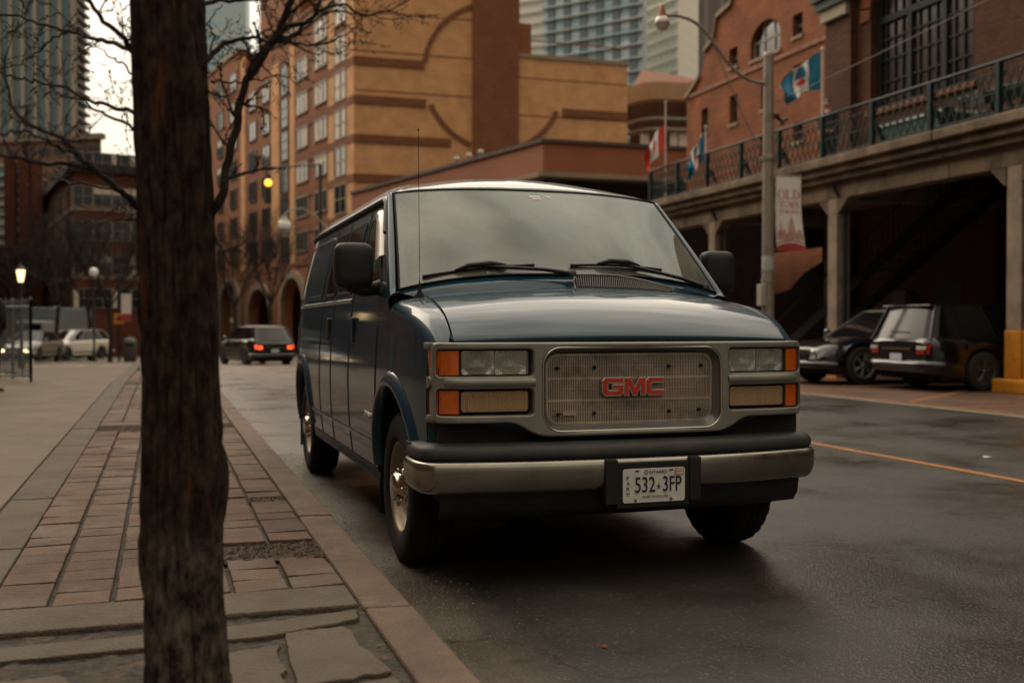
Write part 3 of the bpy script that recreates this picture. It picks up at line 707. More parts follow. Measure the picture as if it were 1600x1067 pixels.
# wipers
def wiper(bl, arm):
    m = MB(); (u0, v0), (u1, v1) = bl; A, B = PWi(u0, v0, .018), PWi(u1, v1, .018); c = A.lerp(B, .5)
    pth = [A.lerp(B, k / 8) + Vector((0, -.006, .010)) * sin(pi * k / 8) for k in range(9)]
    m.tube(pth, .0075, 6); m.tube([A + Vector((0, 0, -.010)), B + Vector((0, 0, -.010))], .005, 5)
    m.tube([A.lerp(B, .28) + Vector((0, -.014, .014)), A.lerp(B, .40) + Vector((0, -.022, .03)), A.lerp(B, .6) + Vector((0, -.022, .03)), A.lerp(B, .74) + Vector((0, -.014, .014))], [.006, .015, .015, .006], 6)
    P = PW(arm[0], arm[1]); P = P + Vector((0, -.045, .012))
    m.tube([P, P.lerp(c, .3) + Vector((0, -.016, .016)), c + Vector((0, -.018, .024))], [.014, .010, .008], 6); m.lathe([(0, .03), (.02, .026), (.024, 0)], tuple(P - Vector((0, 0, .012))), 'z', 10)
    m.build('wiper', blackp, van)
wiper(((-.875, .055), (-.24, .075)), (-.045, 0.0)); wiper(((-.02, .075), (.60, .085)), (.86, 0.0))
# antenna
m = MB(); A = Vector((-.825, .80, topz(.80, .825))); m.lathe([(.028, 0), (.026, .012), (.012, .03), (.008, .06), (.004, .085), (0, .086)], tuple(A - Vector((0, 0, .006))), 'z', 12); m.tube([A + Vector((0, 0, .06)), A + Vector((-.004, .01, .83))], .0016, 5); m.lathe([(0, .012), (.004, .008), (.004, 0), (0, -.002)], tuple(A + Vector((-.004, .01, .83))), 'z', 6)
m.build('antenna', rubber, van)
# ---- front bezel
FX = [i * .05 - 1.0 for i in range(41)]
def ybz(x): return YF(x) - .03
def fbz(x, y, z): return (x, ybz(x) + y + (1.10 - z) * -.02, z)
outer = rpoly([(-.945, 1.092), (.945, 1.092), (.945, .738), (.585, .738), (.47, .672), (-.47, .672), (-.585, .738), (-.945, .738)], [.03, .03, .03, .04, .06, .06, .04, .03])
holes = [rrect(-.452, .694, .452, 1.068, .085)]
for sg in (-1, 1):
    for z0, z1 in ((.944, 1.062), (.772, .888)):
        a, b = sorted((sg * .497, sg * .930)); holes.append(rrect(a, z0, b, z1, .018))
bez = plate('front_bezel', [outer] + holes, .07, .010, silver, van, fn=fbz, cuts=FX, bres=3)
for sg in (-1, 1):                                  # bulging middle bar of each lamp group, wrapping the corner
    m = MB(); rows = []
    for k in range(19):
        x = sg * lerp(.49, .945, k / 18); yy = ybz(x)
        if k > 15: yy += .004 * (k - 15) ** 2
        rows.append([(x, yy + .03, .890), (x, yy + .004, .893), (x, yy - .010, .901), (x, yy - .014, .916), (x, yy - .010, .931), (x, yy + .004, .940), (x, yy + .03, .943)])
    for d in (.02, .06, .10): rows.append([(sg * .955, ybz(.945) + d + max(0, p_), z) for p_, z in ((0, .890), (0, .893), (0, .901), (0, .916), (0, .931), (0, .940), (0, .943))])
    m.grid(rows); m.build('bezel_bar', silver, van)
    # lamp housings
    m = MB(); [m.box(min(sg * xa, sg * xb), ybz(xb) + .11, .75, max(sg * xa, sg * xb), ybz(xb) + .13, 1.07) for xa, xb in ((.49, .64), (.64, .79), (.79, .935))]; [m.box(min(sg * .49, sg * .93), ybz(.7) + .06, za, max(sg * .49, sg * .93), ybz(.9) + .11, za + .012) for za in (.757, .896, .930, 1.066)]; m.box(min(sg * .822, sg * .834), ybz(.83) + .02, .76, max(sg * .822, sg * .834), ybz(.83) + .11, 1.07)
    m.build('lamp_housing', darkm, van)
    for z0, z1, nm in ((.950, 1.056, 'headlight'), (.786, .878, 'running_lamp')):
        lm, rm = (headlens, reflm) if nm == 'headlight' else (foglens, reflw)
        a, b = sorted((sg * .513, sg * .822))
        fl = lambda x, y, z: (x, ybz(x) + .022 + y, z)
        ln = plate(nm, [rrect(a, z0, b, z1, .014)], .012, .004, lm, van, fn=fl, cuts=FX)
        m = MB(); rows = []; mid = (a + b) / 2
        for i in range(33):
            x = lerp(a + .004, b - .004, i / 32); row = []
            for j in range(13):
                z = lerp(z0 + .004, z1 - .004, j / 12)
                if nm == 'headlight': cx = a + (b - a) * (.25 if x < mid else .75); dd = min(1, sqrt(((x - cx) / .078) ** 2 + ((z - (z0 + z1) / 2) / .053) ** 2))
                else: dd = abs((z - (z0 + z1) / 2) / .046)
                row.append((x, ybz(x) + .04 + .05 * (1 - dd ** 2), z))
            rows.append(row)
        m.grid(rows); m.build('reflector', rm, ln)
        if nm == 'headlight':
            mx_ = (a + b) / 2; d_ = MB(); d_.box(mx_ - .0025, ybz(mx_) + .030, z0 + .004, mx_ + .0025, ybz(mx_) + .085, z1 - .004); d_.build('lamp_divider', mat('divider_grey', (.25, .25, .24), .5, var=0), ln)
            for bx in (a + (b - a) * .25, a + (b - a) * .75):
                d_ = MB(); d_.lathe([(0, .045), (.009, .047), (.011, .056), (.011, .085)], (bx, ybz(bx), (z0 + z1) / 2), 'y', 12); d_.build('bulb', mat('bulb_glass', (.75, .72, .65), .1, var=0, coat=.5), ln)
        # amber corner lamp: front lens that wraps round the corner
        m = MB(); rows = []
        z0_, z1_ = (.946, 1.058) if nm == 'headlight' else (.776, .884)
        pp = [(.834, .022), (.836, .012), (.87, .012), (.91, .012), (.926, .016), (.938, .030), (.946, .06), (.950, .10)]
        for i, (x, dy) in enumerate(pp):
            yy = ybz(min(x, .93)) + dy
            rows.append([(sg * (x - .01), yy + .01, z0_), (sg * x, yy, z0_ + .003), (sg * x, yy, z1_ - .003), (sg * (x - .01), yy + .01, z1_)])
        m.grid(rows, 0, False); ab = m.build('corner_lamp', amber, van)
    # side returns of the bezel round the fender corner
    for z0, z1 in ((1.060, 1.092), (.738, .774)):
        m = MB(); rows = []
        for x, d in ((.935, .028), (.945, .045), (.952, .075), (.955, .12)):
            rows.append([(sg * x, ybz(.93) + d, z0), (sg * (x + .004), ybz(.93) + d, z0 + .004), (sg * (x + .004), ybz(.93) + d, z1 - .004), (sg * x, ybz(.93) + d, z1)])
        m.grid(rows); m.build('bezel_return', silver, van)
# grille: chrome rim, dark recess, slotted insert
m = MB(); P = rrect(-.452, .694, .452, 1.068, .085, 10); m.tube([fbz(x, .004, z) for x, z in P + [P[0], P[1]]], .006, 6, cap=False); m.build('grille_rim', chrome, van)
P2 = rrect(-.449, .697, .449, 1.065, .083, 10); P3 = rrect(-.424, .722, .424, 1.045, .07, 10)
m = MB(); m.grid([[Vector(fbz(x, .012, z)) for x, z in P2], [Vector(fbz(x, .045, z)) for x, z in P3]], 0, True, closed=True); m.build('grille_surround', mat('surround_grey', (.10, .10, .092), .35, var=.1, coat=.4), van)
P3 = rrect(-.440, .708, .440, 1.055, .08, 10)
m = MB(); m.add([fbz(x, .075, z) for x, z in P3], [tuple(range(len(P3)))]); m.build('grille_backing', darkm, van)
gi = MB(); X0, X1, Z0, Z1, R_ = -.420, .420, .724, 1.035, .06
def zext(x):
    ax = abs(x) - (X1 - R_); d = 0 if ax <= 0 else R_ - sqrt(max(0, R_ * R_ - ax * ax)); return Z0 + d, Z1 - d
nb = 98
for i in range(nb):
    x = lerp(X0 + .006, X1 - .006, i / (nb - 1)); a, b = zext(x); y = ybz(x) + .044
    gi.box(x - .0026, y, a + .003, x + .0026, y + .004, b - .003)
for z, h in ((.829, .0065), (.928, .0065), (.775, .0016), (.880, .0016), (.985, .0016)):
    gi.grid([[(x, ybz(x) + .0425, z - h) for x in [lerp(X0, X1, k / 20) for k in range(21)]], [(x, ybz(x) + .0425, z + h) for x in [lerp(X0, X1, k / 20) for k in range(21)]]], 0, False)
gi.build('grille_insert', gtan, van)
f4 = lambda x, y, z: (x, ybz(x) + .041 + y, z)
plate('grille_insert_frame', [rrect(X0 - .008, Z0 - .006, X1 + .008, Z1 + .006, .062), rrect(X0 + .006, Z0 + .007, X1 - .006, Z1 - .007, .052)], .006, .0015, gtan, van, fn=f4, cuts=FX)
m = MB()
for x, z in ((-.372, .975), (-.19, .978), (.19, .980), (.362, .982), (-.365, .768), (-.19, .770), (.192, .772), (.352, .776)):
    m.lathe([(0, .028), (.0075, .030), (.009, .036), (.009, .048)], (x, ybz(x), z), 'y', 10)
m.build('grille_bolt', blackp, van)
m = MB(); x = -.315; m.box(x - .03, ybz(x) + .036, .762, x + .035, ybz(x) + .043, .782); m.build('grille_tag', gtan, van)
# emblem
def letters(h, x0, z0):
    G = [(.15, 1), (1.3, 1), (1.3, .74), (.38, .74), (.3, .66), (.3, .34), (.38, .26), (1.0, .26), (1.0, .40), (.62, .40), (.62, .60), (1.3, .60), (1.3, .15), (1.15, 0), (.15, 0), (0, .15), (0, .85)]
    M_ = [(0, 0), (0, 1), (.38, 1), (.68, .42), (.98, 1), (1.36, 1), (1.36, 0), (1.08, 0), (1.08, .6), (.80, 0), (.56, 0), (.28, .6), (.28, 0)]
    C = [(.15, 1), (1.15, 1), (1.15, .74), (.36, .74), (.28, .66), (.28, .34), (.36, .26), (1.15, .26), (1.15, 0), (.15, 0), (0, .15), (0, .85)]
    out = []; x = x0
    for g, w_ in ((G, 1.38), (M_, 1.44), (C, 1.15)):
        out.append([(x + a * h, z0 + b * h) for a, b in g]); x += w_ * h
    return out
Ls = letters(.078, -.155, .850)
emb = plate('emblem', Ls, .016, .002, chrome, van, fn=lambda x, y, z: (x, ybz(x) + .020 + y, z), offset=.0045)
plate('lettering', Ls, .004, .0008, redm, emb, fn=lambda x, y, z: (x, ybz(x) + .0172 + y, z), offset=-.0015)
for c_ in list(van.children):
    if c_.name.split('.')[0] in ('front_bezel', 'bezel_bar', 'lamp_housing', 'headlight', 'running_lamp', 'corner_lamp', 'bezel_return', 'grille_rim', 'grille_surround', 'grille_backing', 'grille_insert', 'grille_insert_frame', 'grille_bolt', 'grille_tag', 'emblem'): c_.scale.x = .978
# valance below the bezel
m = MB()
m.grid([[(u, YF(u) + .03 + .04 * k / 3, lerp(.75, .62, k / 3)) for u in [lerp(-.93, .93, i / 20) for i in range(21)]] for k in range(4)]); m.build('front_valance', paint, van)
# ---- bumper
def bpath(inset=0):
    P = []
    n = 30
    for i in range(n + 1):
        x = lerp(-.905, .905, i / n); P.append((x, -.035 + .10 * (abs(x) / .905) ** 2.4))
    c = []
    for k in range(1, 8):
        a = k / 8 * pi / 2; c.append((.905 + .080 * sin(a), .065 + .11 * (1 - cos(a))))
    c += [(.987, .20), (.988, .27), (.986, .34)]
    return [(-x, y) for x, y in c[::-1]] + P + c
BP = bpath()
def sweep(prof, bp=BP, mi=0, m=None, fz=None):
    m = m or MB(); rows = []
    for i, p in enumerate(bp):
        a, b = Vector(bp[max(0, i - 1)]), Vector(bp[min(len(bp) - 1, i + 1)]); t = (b - a).normalized(); n = Vector((t.y, -t.x))
        rows.append([(p[0] + n.x * o, p[1] + n.y * o, z + (fz(p) if fz else 0)) for o, z in prof])
    m.grid(rows, mi); return m
sweep([(-.05, .428), (-.022, .429), (-.006, .436), (.008, .452), (.017, .475), (.021, .500), (.0225, .528), (.022, .548), (.018, .562), (.010, .571), (-.002, .577), (-.02, .579)]).build('bumper', bumpsil, van)
sweep([(-.02, .578), (-.002, .580), (.006, .587), (.007, .600), (.004, .622), (-.012, .640), (-.05, .650), (-.10, .652), (-.14, .640)]).build('bumper_pad', padm, van)
for sg in (-1, 1):
    m = MB(); m.box(*( (.975, .30, .44, .986, .40, .64) if sg > 0 else (-.986, .30, .44, -.975, .40, .64))); m.build('bumper_end_cap', blackp, van, bevel=.004)
m = MB(); m.grid([[(x, .0 + .10 * (abs(x) / .93) ** 2.4 + d, z) for x in [lerp(-.90, .90, i / 16) for i in range(17)]] for d, z in ((.0, .44), (.015, .36), (.05, .315), (.12, .30))]); m.build('air_dam', blackp, van)
# plate bracket, plate
br_ = MB(); bx0, bx1 = -.185, .285
br_.box(bx0 + .055, -.062, .350, bx1 - .055, -.02, .558); br_.box(bx0, -.070, .372, bx0 + .060, .0, .572); br_.box(bx1 - .060, -.070, .372, bx1, .0, .572)
br_.build('plate_bracket', blackp, van, bevel=.006)
px0, px1, pz0, pz1 = -.103, .202, .376, .528
lp = plate('licence_plate', [rrect(px0, pz0, px1, pz1, .012)], .003, .001, platew, van, fn=lambda x, y, z: (x, y - .068, z))
Rt = Matrix.Rotation(pi / 2, 4, 'X')
def onplate(x, z, d=-.0705): return Matrix.Translation((x, d, z)) @ Rt
text('lettering', 'O', .027, .019, onplate(.010, .511), plateink, lp, .0006)
text('lettering', 'NTARIO', .020, .083, onplate(.068, .5105), plateink, lp, .0006)
text('lettering', '532', .098, .098, onplate(.004, .4525), plateink, lp, .0012, bold=.0002)
text('lettering', '3FP', .098, .092, onplate(.138, .4525), plateink, lp, .0012, bold=.0002)
text('lettering', 'YOURS TO DISCOVER', .0125, .130, onplate(.052, .401), plateink, lp, .0004)
for i, ch in enumerate('FARM'): text('lettering', ch, .021, .0135, onplate(-.079, .4885 - i * .0245), plateink, lp, .0006)
m = MB()                                             # crown
m.add([(.0635, -.0712, .437), (.0785, -.0712, .437), (.0785, -.0712, .4415), (.0635, -.0712, .4415)], [(0, 1, 2, 3)])
m.add([(.062, -.0712, .4535), (.0665, -.0712, .4435), (.0755, -.0712, .4435), (.080, -.0712, .4535), (.0755, -.0712, .4485), (.071, -.0712, .4565), (.0665, -.0712, .4485)], [tuple(range(7))])
m.box(.0700, -.0712, .456, .0720, -.0708, .463); m.box(.0678, -.0712, .4585, .0742, -.0708, .4605); m.build('crown_mark', plateink, lp)
m = MB(); m.box(.150, -.0715, .497, .194, -.0708, .525); m.build('sticker', mat('sticker', (.60, .50, .44), .5, var=.05), lp)
m = MB()
for a in ((.150, .497, .152, .525), (.192, .497, .194, .525), (.150, .523, .194, .525), (.150, .497, .194, .499), (.155, .497, .158, .522)): m.box(a[0], -.0722, a[1], a[2], -.0716, a[3])
m.build('sticker_border', mat('sticker_red', (.45, .05, .035), .5, var=.05), lp)
text('lettering', 'MAR', .011, .024, onplate(.175, .511, -.0722), MATS['sticker_red'], lp, .0003)
m = MB()
for x, z in ((-.043, .388), (.132, .388)): m.lathe([(0, -.0765), (.005, -.076), (.0065, -.0715), (.0065, -.070)], (x, 0, z), 'y', 8)
m.build('plate_screw', mat('rusty_screw', (.16, .11, .06), .6, metal=.5, var=.4, vscale=80), lp)
m = MB()
for x, z in ((-.035, .518), (.132, .518)): m.box(x - .009, -.0715, z - .0035, x + .009, -.0705, z + .0035)
m.build('plate_slot', darkm, lp)
# ---- sides
def S(sg, y, z, o=0.): return Vector((sg * (side(y, z) + o), y, z))
def sidepatch(name, poly, sg, off, depth, mt, par, holes=(), bev=.002):
    ysx = [1.0 + i * .1 for i in range(46)]
    o = plate(name, [poly] + list(holes), depth, bev, mt, par, cuts=None)
    bm = bmesh.new(); bm.from_mesh(o.data)
    for zc_ in [1.2 + i * .05 for i in range(16)]: bmesh.ops.bisect_plane(bm, geom=bm.verts[:] + bm.edges[:] + bm.faces[:], plane_co=(0, 0, zc_), plane_no=(0, 0, 1))
    for yc_ in [1 + i * .3 for i in range(14)]: bmesh.ops.bisect_plane(bm, geom=bm.verts[:] + bm.edges[:] + bm.faces[:], plane_co=(yc_, 0, 0), plane_no=(1, 0, 0))
    for v in bm.verts: v.co = S(sg, v.co.x, v.co.z, off - v.co.y)
    bmesh.ops.recalc_face_normals(bm, faces=bm.faces); bm.to_mesh(o.data); bm.free(); return o
seam = mat('seam_black', (.004, .004, .004), .8, var=0)
def zs_top(y): return 1.84 if y > 1.56 else zhi(y) - .01
for sg in (-1, 1):
    win = rpoly([(1.14, 1.335), (1.93, 1.345), (1.93, 1.80), (1.64, 1.80), (1.52, 1.75)], [.02, .03, .04, .04, .04])
    wing = rpoly([(1.165, 1.352), (1.905, 1.362), (1.905, 1.782), (1.65, 1.782), (1.535, 1.735)], [.02, .03, .04, .04, .04])
    sidepatch('door_window_trim', win, sg, .007, .008, rubber, van, holes=[wing])
    sidepatch('door_window', wing, sg, .0035, .003, tintg, van)
    m = MB()                                         # pale rain deflector along the front of the window
    pts = [(1.27, 1.53), (1.33, 1.58), (1.45, 1.69), (1.54, 1.77), (1.66, 1.812)]
    m.grid([[S(sg, y + d, z - d * .6, o) for d, o in ((-.024, .006), (-.014, .028), (.022, .040), (.028, .036))] for y, z in pts]); m.build('rain_deflector', mat('deflector', (.42, .36, .29), .35, var=.08, coat=.5), van)
    for y in (1.13, 2.0, 2.72, 3.25):
        m = MB(); zt = zs_top(y) if y > 1.2 else 1.17; zb = .40
        if y < 1.2: zb = max(.40, zlo(y) + .08)
        m.grid([[S(sg, y + d + (0 if y > 1.2 else 0), lerp(zb, zt, k / 24), .0022) for d in (-.0065, .0065)] for k in range(25)], 0, False); m.build('door_seam', seam, van)
        m = MB(); m.grid([[S(sg, y + d, lerp(zb, zt, k / 24), o) for d, o in ((.006, .001), (.009, .0045), (.014, .0045), (.018, .001))] for k in range(25)]); m.build('door_edge', paint, van)
    m = MB(); yy = [1.16 + k * .1 for k in range(26)]; m.grid([[S(sg, y, .405 + d, .002) for d in (-.005, .005)] for y in yy], 0, False); m.build('door_seam', seam, van)
    for z, y0, y1, nm in ((1.315, 2.05, 4.95, 'belt_ridge'), (.545, 1.22, 3.72, 'lower_ridge')):
        m = MB(); n = 40; m.grid([[S(sg, lerp(y0, y1, k / n), z + d, o) for d, o in ((-.012, .0005), (-.006, .006), (.003, .008), (.010, .004), (.014, .0005))] for k in range(n + 1)]); m.build(nm, paint, van)
    for y0, y1 in ((2.08, 2.66), (2.78, 3.19)):
        o_ = rrect(y0, 1.36, y1, 1.80, .05); i_ = rrect(y0 + .02, 1.38, y1 - .02, 1.78, .035)
        sidepatch('side_window_trim', o_, sg, .006, .006, rubber, van, holes=[i_]); sidepatch('side_window', i_, sg, .0035, .003, tintg, van)
    o_ = rrect(3.35, 1.36, 4.75, 1.80, .06); i_ = rrect(3.375, 1.385, 4.725, 1.775, .045)
    sidepatch('panel_ridge', o_, sg, .005, .005, paint, van, holes=[i_])
    for y in (1.88, 2.86):
        m = MB(); m.box(-.035, -.03, -.075, .035, .008, .075); h = m.build('door_handle', blackp, van, bevel=.01)
        p = S(sg, y, 1.14, .008); h.location = p; h.rotation_euler = (0, 0, radians(90) * -sg)
    drip = MB(); path = [Vector((0, 0, 0))] + [Vector((sg * (side(y, 1.87) + .012), y, 1.885)) for y in [1.66 + k * .2 for k in range(18)]]
    path[0] = S(sg, 1.50, 1.80, .012); drip.tube([S(sg, 1.36, 1.672, .008), path[0], S(sg, 1.58, 1.86, .012)] + path[1:], .013, 6); drip.build('drip_rail', blackp, van)
    # mirror
    mi = thing('mirror', '', '', (sg * 1.085, 1.20, 1.478)); mi.parent = van
    for k_ in ('label', 'category'): del mi[k_]
    bpy.data.objects.remove(mi)
    m = MB(); rows = []; n = 28
    def se(a, e): c = cos(a); s = sin(a); return (abs(c) ** e) * (1 if c > 0 else -1), (abs(s) ** e) * (1 if s > 0 else -1)
    for j in range(15):
        ph = -pi / 2 + pi * j / 14; cy_, sy_ = se(ph, .55); row = []
        for k in range(n):
            cx_, cz_ = se(2 * pi * k / n, .42); hz_ = .122 * (1 - .10 * cx_ * sg * -1 * 0); row.append((sg * 1.090 + .104 * cx_ * abs(cy_), 1.20 + .065 * sy_, 1.480 + .122 * cz_ * abs(cy_) - .012 * cx_ * sg * 0))
        rows.append(row)
    m.grid([[(p[0] - (.04 if sg > 0 else 0), p[1], p[2]) for p in r_] for r_ in rows], closed=True); mo = m.build('mirror', blackp, van)
    m = MB(); m.add([(sg * 1.0, 1.268, 1.38), (sg * 1.17, 1.268, 1.38), (sg * 1.17, 1.268, 1.57), (sg * 1.0, 1.268, 1.57)], [(0, 1, 2, 3)]); m.build('mirror_glass', chrome, mo)
    m = MB(); m.tube([(sg * 1.12, 1.20, 1.375), (sg * 1.04, 1.205, 1.357), (sg * .98, 1.22, 1.36), (sg * .935, 1.26, 1.372)], [.03, .038, .036, .040], 10); m.build('mirror_arm', blackp, mo)
    # mudflap
    m = MB(); m.box(sg * .70 if sg < 0 else .70, WCY + .455, .17, sg * .95 if sg < 0 else .95, WCY + .463, .50)
    m.build('mudflap', rubber, van); m = MB(); m.box(min(sg * .70, sg * .95), WCR + .455, .17, max(sg * .70, sg * .95), WCR + .463, .50); m.build('mudflap', rubber, van)
    bt = text('door_badge', 'SAVANA', .045, .20, Matrix.Translation((sg * (side(1.36, .68) + .003), 1.36, .68)) @ Matrix.Rotation(radians(90) * sg, 4, 'Z') @ Rt, chrome, van, .002, bold=.0006)
# ---- wheels
tyre_m = mat('tyre_rubber', (.010, .0095, .009), .8, spec=.2, var=.25, vscale=12, bump=.2, bscale=60, dirt=(.028, .024, .020), dscale=4, dcut=.6)
rim_m = mat('tan_steel_rim', (.25, .20, .145), .45, metal=.4, var=.15, vscale=9, dirt=(.20, .15, .10), dscale=8, dcut=.62)
def van_wheel(loc, sg):
    m = MB(); R, W2 = WR, .112; n = 96
    prof = [(.215, .085), (.225, .100), (.262, .110), (.300, .112), (.335, .107), (.355, .098), (.366, .088), (.372, .070), (.375, .045), (.375, .018), (.3655, .0165), (.3655, .0105), (.375, .009), (.375, -.009), (.3655, -.0105), (.3655, -.0165), (.375, -.018), (.375, -.045), (.372, -.070), (.366, -.088), (.355, -.098), (.335, -.107), (.300, -.112), (.262, -.110), (.225, -.100), (.215, -.085)]
    rows = []
    for j, (r_, h) in enumerate(prof):
        row = []
        for k in range(n):
            a = 2 * pi * k / n; rr = r_
            if r_ > .350 and abs(h) > .03 and k % 3 == 0: rr -= .008
            row.append((h, rr * cos(a), rr * sin(a)))
        rows.append(row)
    m.grid(rows, closed=True); ty = m.build('tyre', tyre_m, van, loc=loc)
    m = MB()
    pr = [(.216, -.09), (.216, .070), (.224, .084), (.229, .092), (.226, .098), (.216, .096), (.208, .086), (.203, .060), (.190, .030), (.150, .010), (.135, .016), (.110, .040), (.085, .046), (.0, .046)]
    m.lathe([(r_, sg * h) for r_, h in pr], (0, 0, 0), 'x', 48); rm = m.build('rim', rim_m, van, loc=loc)
    m = MB()
    for k in range(8):
        a = k * pi / 4 + .2; m.lathe([(0, sg * .036), (.018, sg * .036), (.019, sg * .020), (.019, sg * .0)], (0, .165 * cos(a), .165 * sin(a)), 'x', 10)
    m.build('rim_holes', darkm, rm)
    m = MB(); m.lathe([(.098, sg * .040), (.098, sg * .070), (.090, sg * .084), (.074, sg * .090), (.070, sg * .120), (.062, sg * .130), (.0, sg * .132)], (0, 0, 0), 'x', 32)
    for k in range(8):
        a = k * pi / 4; m.lathe([(0, sg * .108), (.010, sg * .107), (.012, sg * .100), (.012, sg * .08)], (0, .083 * cos(a), .083 * sin(a)), 'x', 6)
    m.build('hub_cap', chrome, rm)
for c in (WCY, WCR):
    for sg in (-1, 1): van_wheel((sg * .845, c, WCZ - .003), sg)
# ================================================================== buildings
ybrick = brick_mat('yellow_brick', (.60, .315, .140), (.545, .275, .118), (.46, .27, .14), sc=2.2, var=.10, bump=.1)
bbrick = brick_mat('brown_brick', (.235, .088, .040), (.20, .072, .034), (.10, .05, .03), sc=2.2, var=.07, bump=.1)
wbrick = brick_mat('wing_brick', (.26, .10, .042), (.22, .082, .034), (.19, .09, .05), sc=2.2, var=.08, bump=.1)
obrick = brick_mat('orange_brick', (.25, .074, .018), (.18, .052, .014), (.16, .075, .045), sc=1.4, var=.17, bump=.2)
dbrick = brick_mat('dark_brick', (.105, .036, .014), (.066, .023, .010), (.035, .02, .014), sc=1.15, var=.16, bump=.5)
rbrick = brick_mat('red_brick', (.15, .048, .025), (.115, .038, .021), (.09, .045, .03), sc=2.5, var=.10, bump=.1)
stone = mat('pale_stone', (.24, .185, .13), .85, var=.12, vscale=.8)
glassd = mat('dark_window_glass', (.020, .026, .030), .06, var=.3, vscale=.6, spec=.7)
glassb = mat('blue_window_glass', (.045, .085, .10), .07, var=.4, vscale=.5, spec=.8)
curtain = mat('pale_curtain', (.62, .56, .46), .9, var=.06)
framew = mat('bronze_frame', (.07, .05, .04), .5, var=.1)
framep = mat('pale_frame', (.26, .225, .18), .6, var=.1)
roofd = mat('dark_roofing', (.03, .028, .027), .9, var=.2)
def win_mesh(name, w, h, mats, curt=0, mull=1, rail=0, depth=.10):
    """frame with glass set back in it, front towards -y, origin bottom centre. mats: frame, glass, curtain"""
    m = MB(); t = .06 * max(1, w / 1.6)
    m.box(-w / 2, -depth, 0, -w / 2 + t, .02, h, 0); m.box(w / 2 - t, -depth, 0, w / 2, .02, h, 0)
    m.box(-w / 2 + t, -depth, h - t, w / 2 - t, .02, h, 0); m.box(-w / 2 + t, -depth * 1.3, 0, w / 2 - t, .02, t, 0)
    for k in range(1, mull + 1):
        x = -w / 2 + w * k / (mull + 1); m.box(x - t * .4, -depth * .8, t, x + t * .4, -.02, h - t, 0)
    for k in range(1, rail + 1):
        z = h * k / (rail + 1); m.box(-w / 2 + t, -depth * .8 + .003, z - t * .35, w / 2 - t, -.022, z + t * .35, 0)
    y = -.03
    m.add([(-w / 2 + t, y, t), (w / 2 - t, y, t), (w / 2 - t, y, h - t), (-w / 2 + t, y, h - t)], [(0, 1, 2, 3)], 1)
    def cur(x0, x1, z0, z1): m.add([(x0, y - .008, z0), (x1, y - .008, z0), (x1, y - .008, z1), (x0, y - .008, z1)], [(0, 1, 2, 3)], 2)
    a = w / 2 - t
    if curt == 1: cur(-a, -a * .25, t, h - t); cur(a * .5, a, t, h - t)
    if curt == 2: cur(-a, -a * .05, h * .12, h - t); cur(a * .3, a, t, h * .3)
    if curt == 3: cur(-a, a, h * .62, h - t)
    if curt == 4: cur(a * .1, a, t, h - t)
    if curt == 5: cur(-a, -a * .5, t, h - t)
    me = m.build(name, mats); o = me.data; bpy.data.objects.remove(me); return o
def put(name, data, par, loc, rz=0, label=None):
    o = bpy.data.objects.new(name, data); COL.objects.link(o); o.parent = par; o.location = loc; o.rotation_euler = (0, 0, rz)
    if label: o['label'] = label
    return o
rw = random.Random(11)
# ---------------------------------------------------------------- yellow building
CX_, CY_ = 13.57, 79.68; zb = zg(80) - .4
ylw = thing('apartment_building', 'large yellow brick apartment block with brown bands and a brown pier, behind the van', 'building', (CX_, CY_, 0))
RZ = atan2(-.9795, .2015)
def Lp(x, y, z): return Vector((x * cos(RZ) - y * sin(RZ), x * sin(RZ) + y * cos(RZ), z))     # left facade frame, x<0 going away
def lbox(m, x0, y0, z0, x1, y1, z1, mi=0): m.hexa([Lp(x, y, z) for z in (z0, z1) for x, y in ((x0, y0), (x1, y0), (x1, y1), (x0, y1))], mi)
# right wing (front facade along +x)
m = MB(); m.box(.0, .0, zb, 12.55, 20, 34); m.build('front_wall', ybrick, ylw)
m = MB(); m.box(12.55, .06, zb, 21.85, 18, 21.8); m.build('lower_wing_wall', ybrick, ylw)
m = MB(); m.box(12.62, -.06, 21.8, 21.95, 18, 22.1); m.build('coping', stone, ylw)
m = MB(); m.box(9.0, -.30, zb, 12.62, 1, 34.2); m.build('pier', bbrick, ylw)
m = MB(); m.box(14.5, 3, 21.8, 19.0, 9, 22.9); m.box(12.6, 2, 21.8, 14.4, 6, 25.0); m.build('roof_housing', wbrick, ylw)
for z, x0, x1 in ((20.3, 0, 5.25), (17.45, 0, 5.35), (14.6, 0, 7.3), (11.7, 0, 9.0), (17.45, 16.3, 21.87)):
    m = MB(); m.box(x0, -.10 if x1 < 20 else -.05, z, x1, .2, z + .62); m.build('brick_band', bbrick, ylw)
for z, x0, x1 in ((24.0, 0, 9.0), (23.0, 12.6, 13)): pass
def arc_band(a0, a1, n=22):
    c, r0, r1 = (10.75, 20.05), 5.35, 5.72; m = MB()
    for k in range(n):
        a, b = lerp(a0, a1, k / n), lerp(a0, a1, (k + 1) / n)
        q = [(c[0] + r * cos(t), c[1] + r * sin(t)) for r, t in ((r0, a), (r1, a), (r1, b), (r0, b))]
        m.prism(q, lambda x, z, d: (x, d, z), -.09, .15)
    m.build('arc_band', bbrick, ylw)
arc_band(radians(172), radians(108)); arc_band(radians(205), radians(250)); arc_band(radians(-24), radians(-70))
m = MB()
for z in (22.9, 20.0, 17.1): m.box(0.02, -.012, z + 1.3, 9.0, .1, z + 1.42); m.box(12.6, .045, z + .2, 21.8, .1, z + .3)
m.build('joint_course', wbrick, ylw)
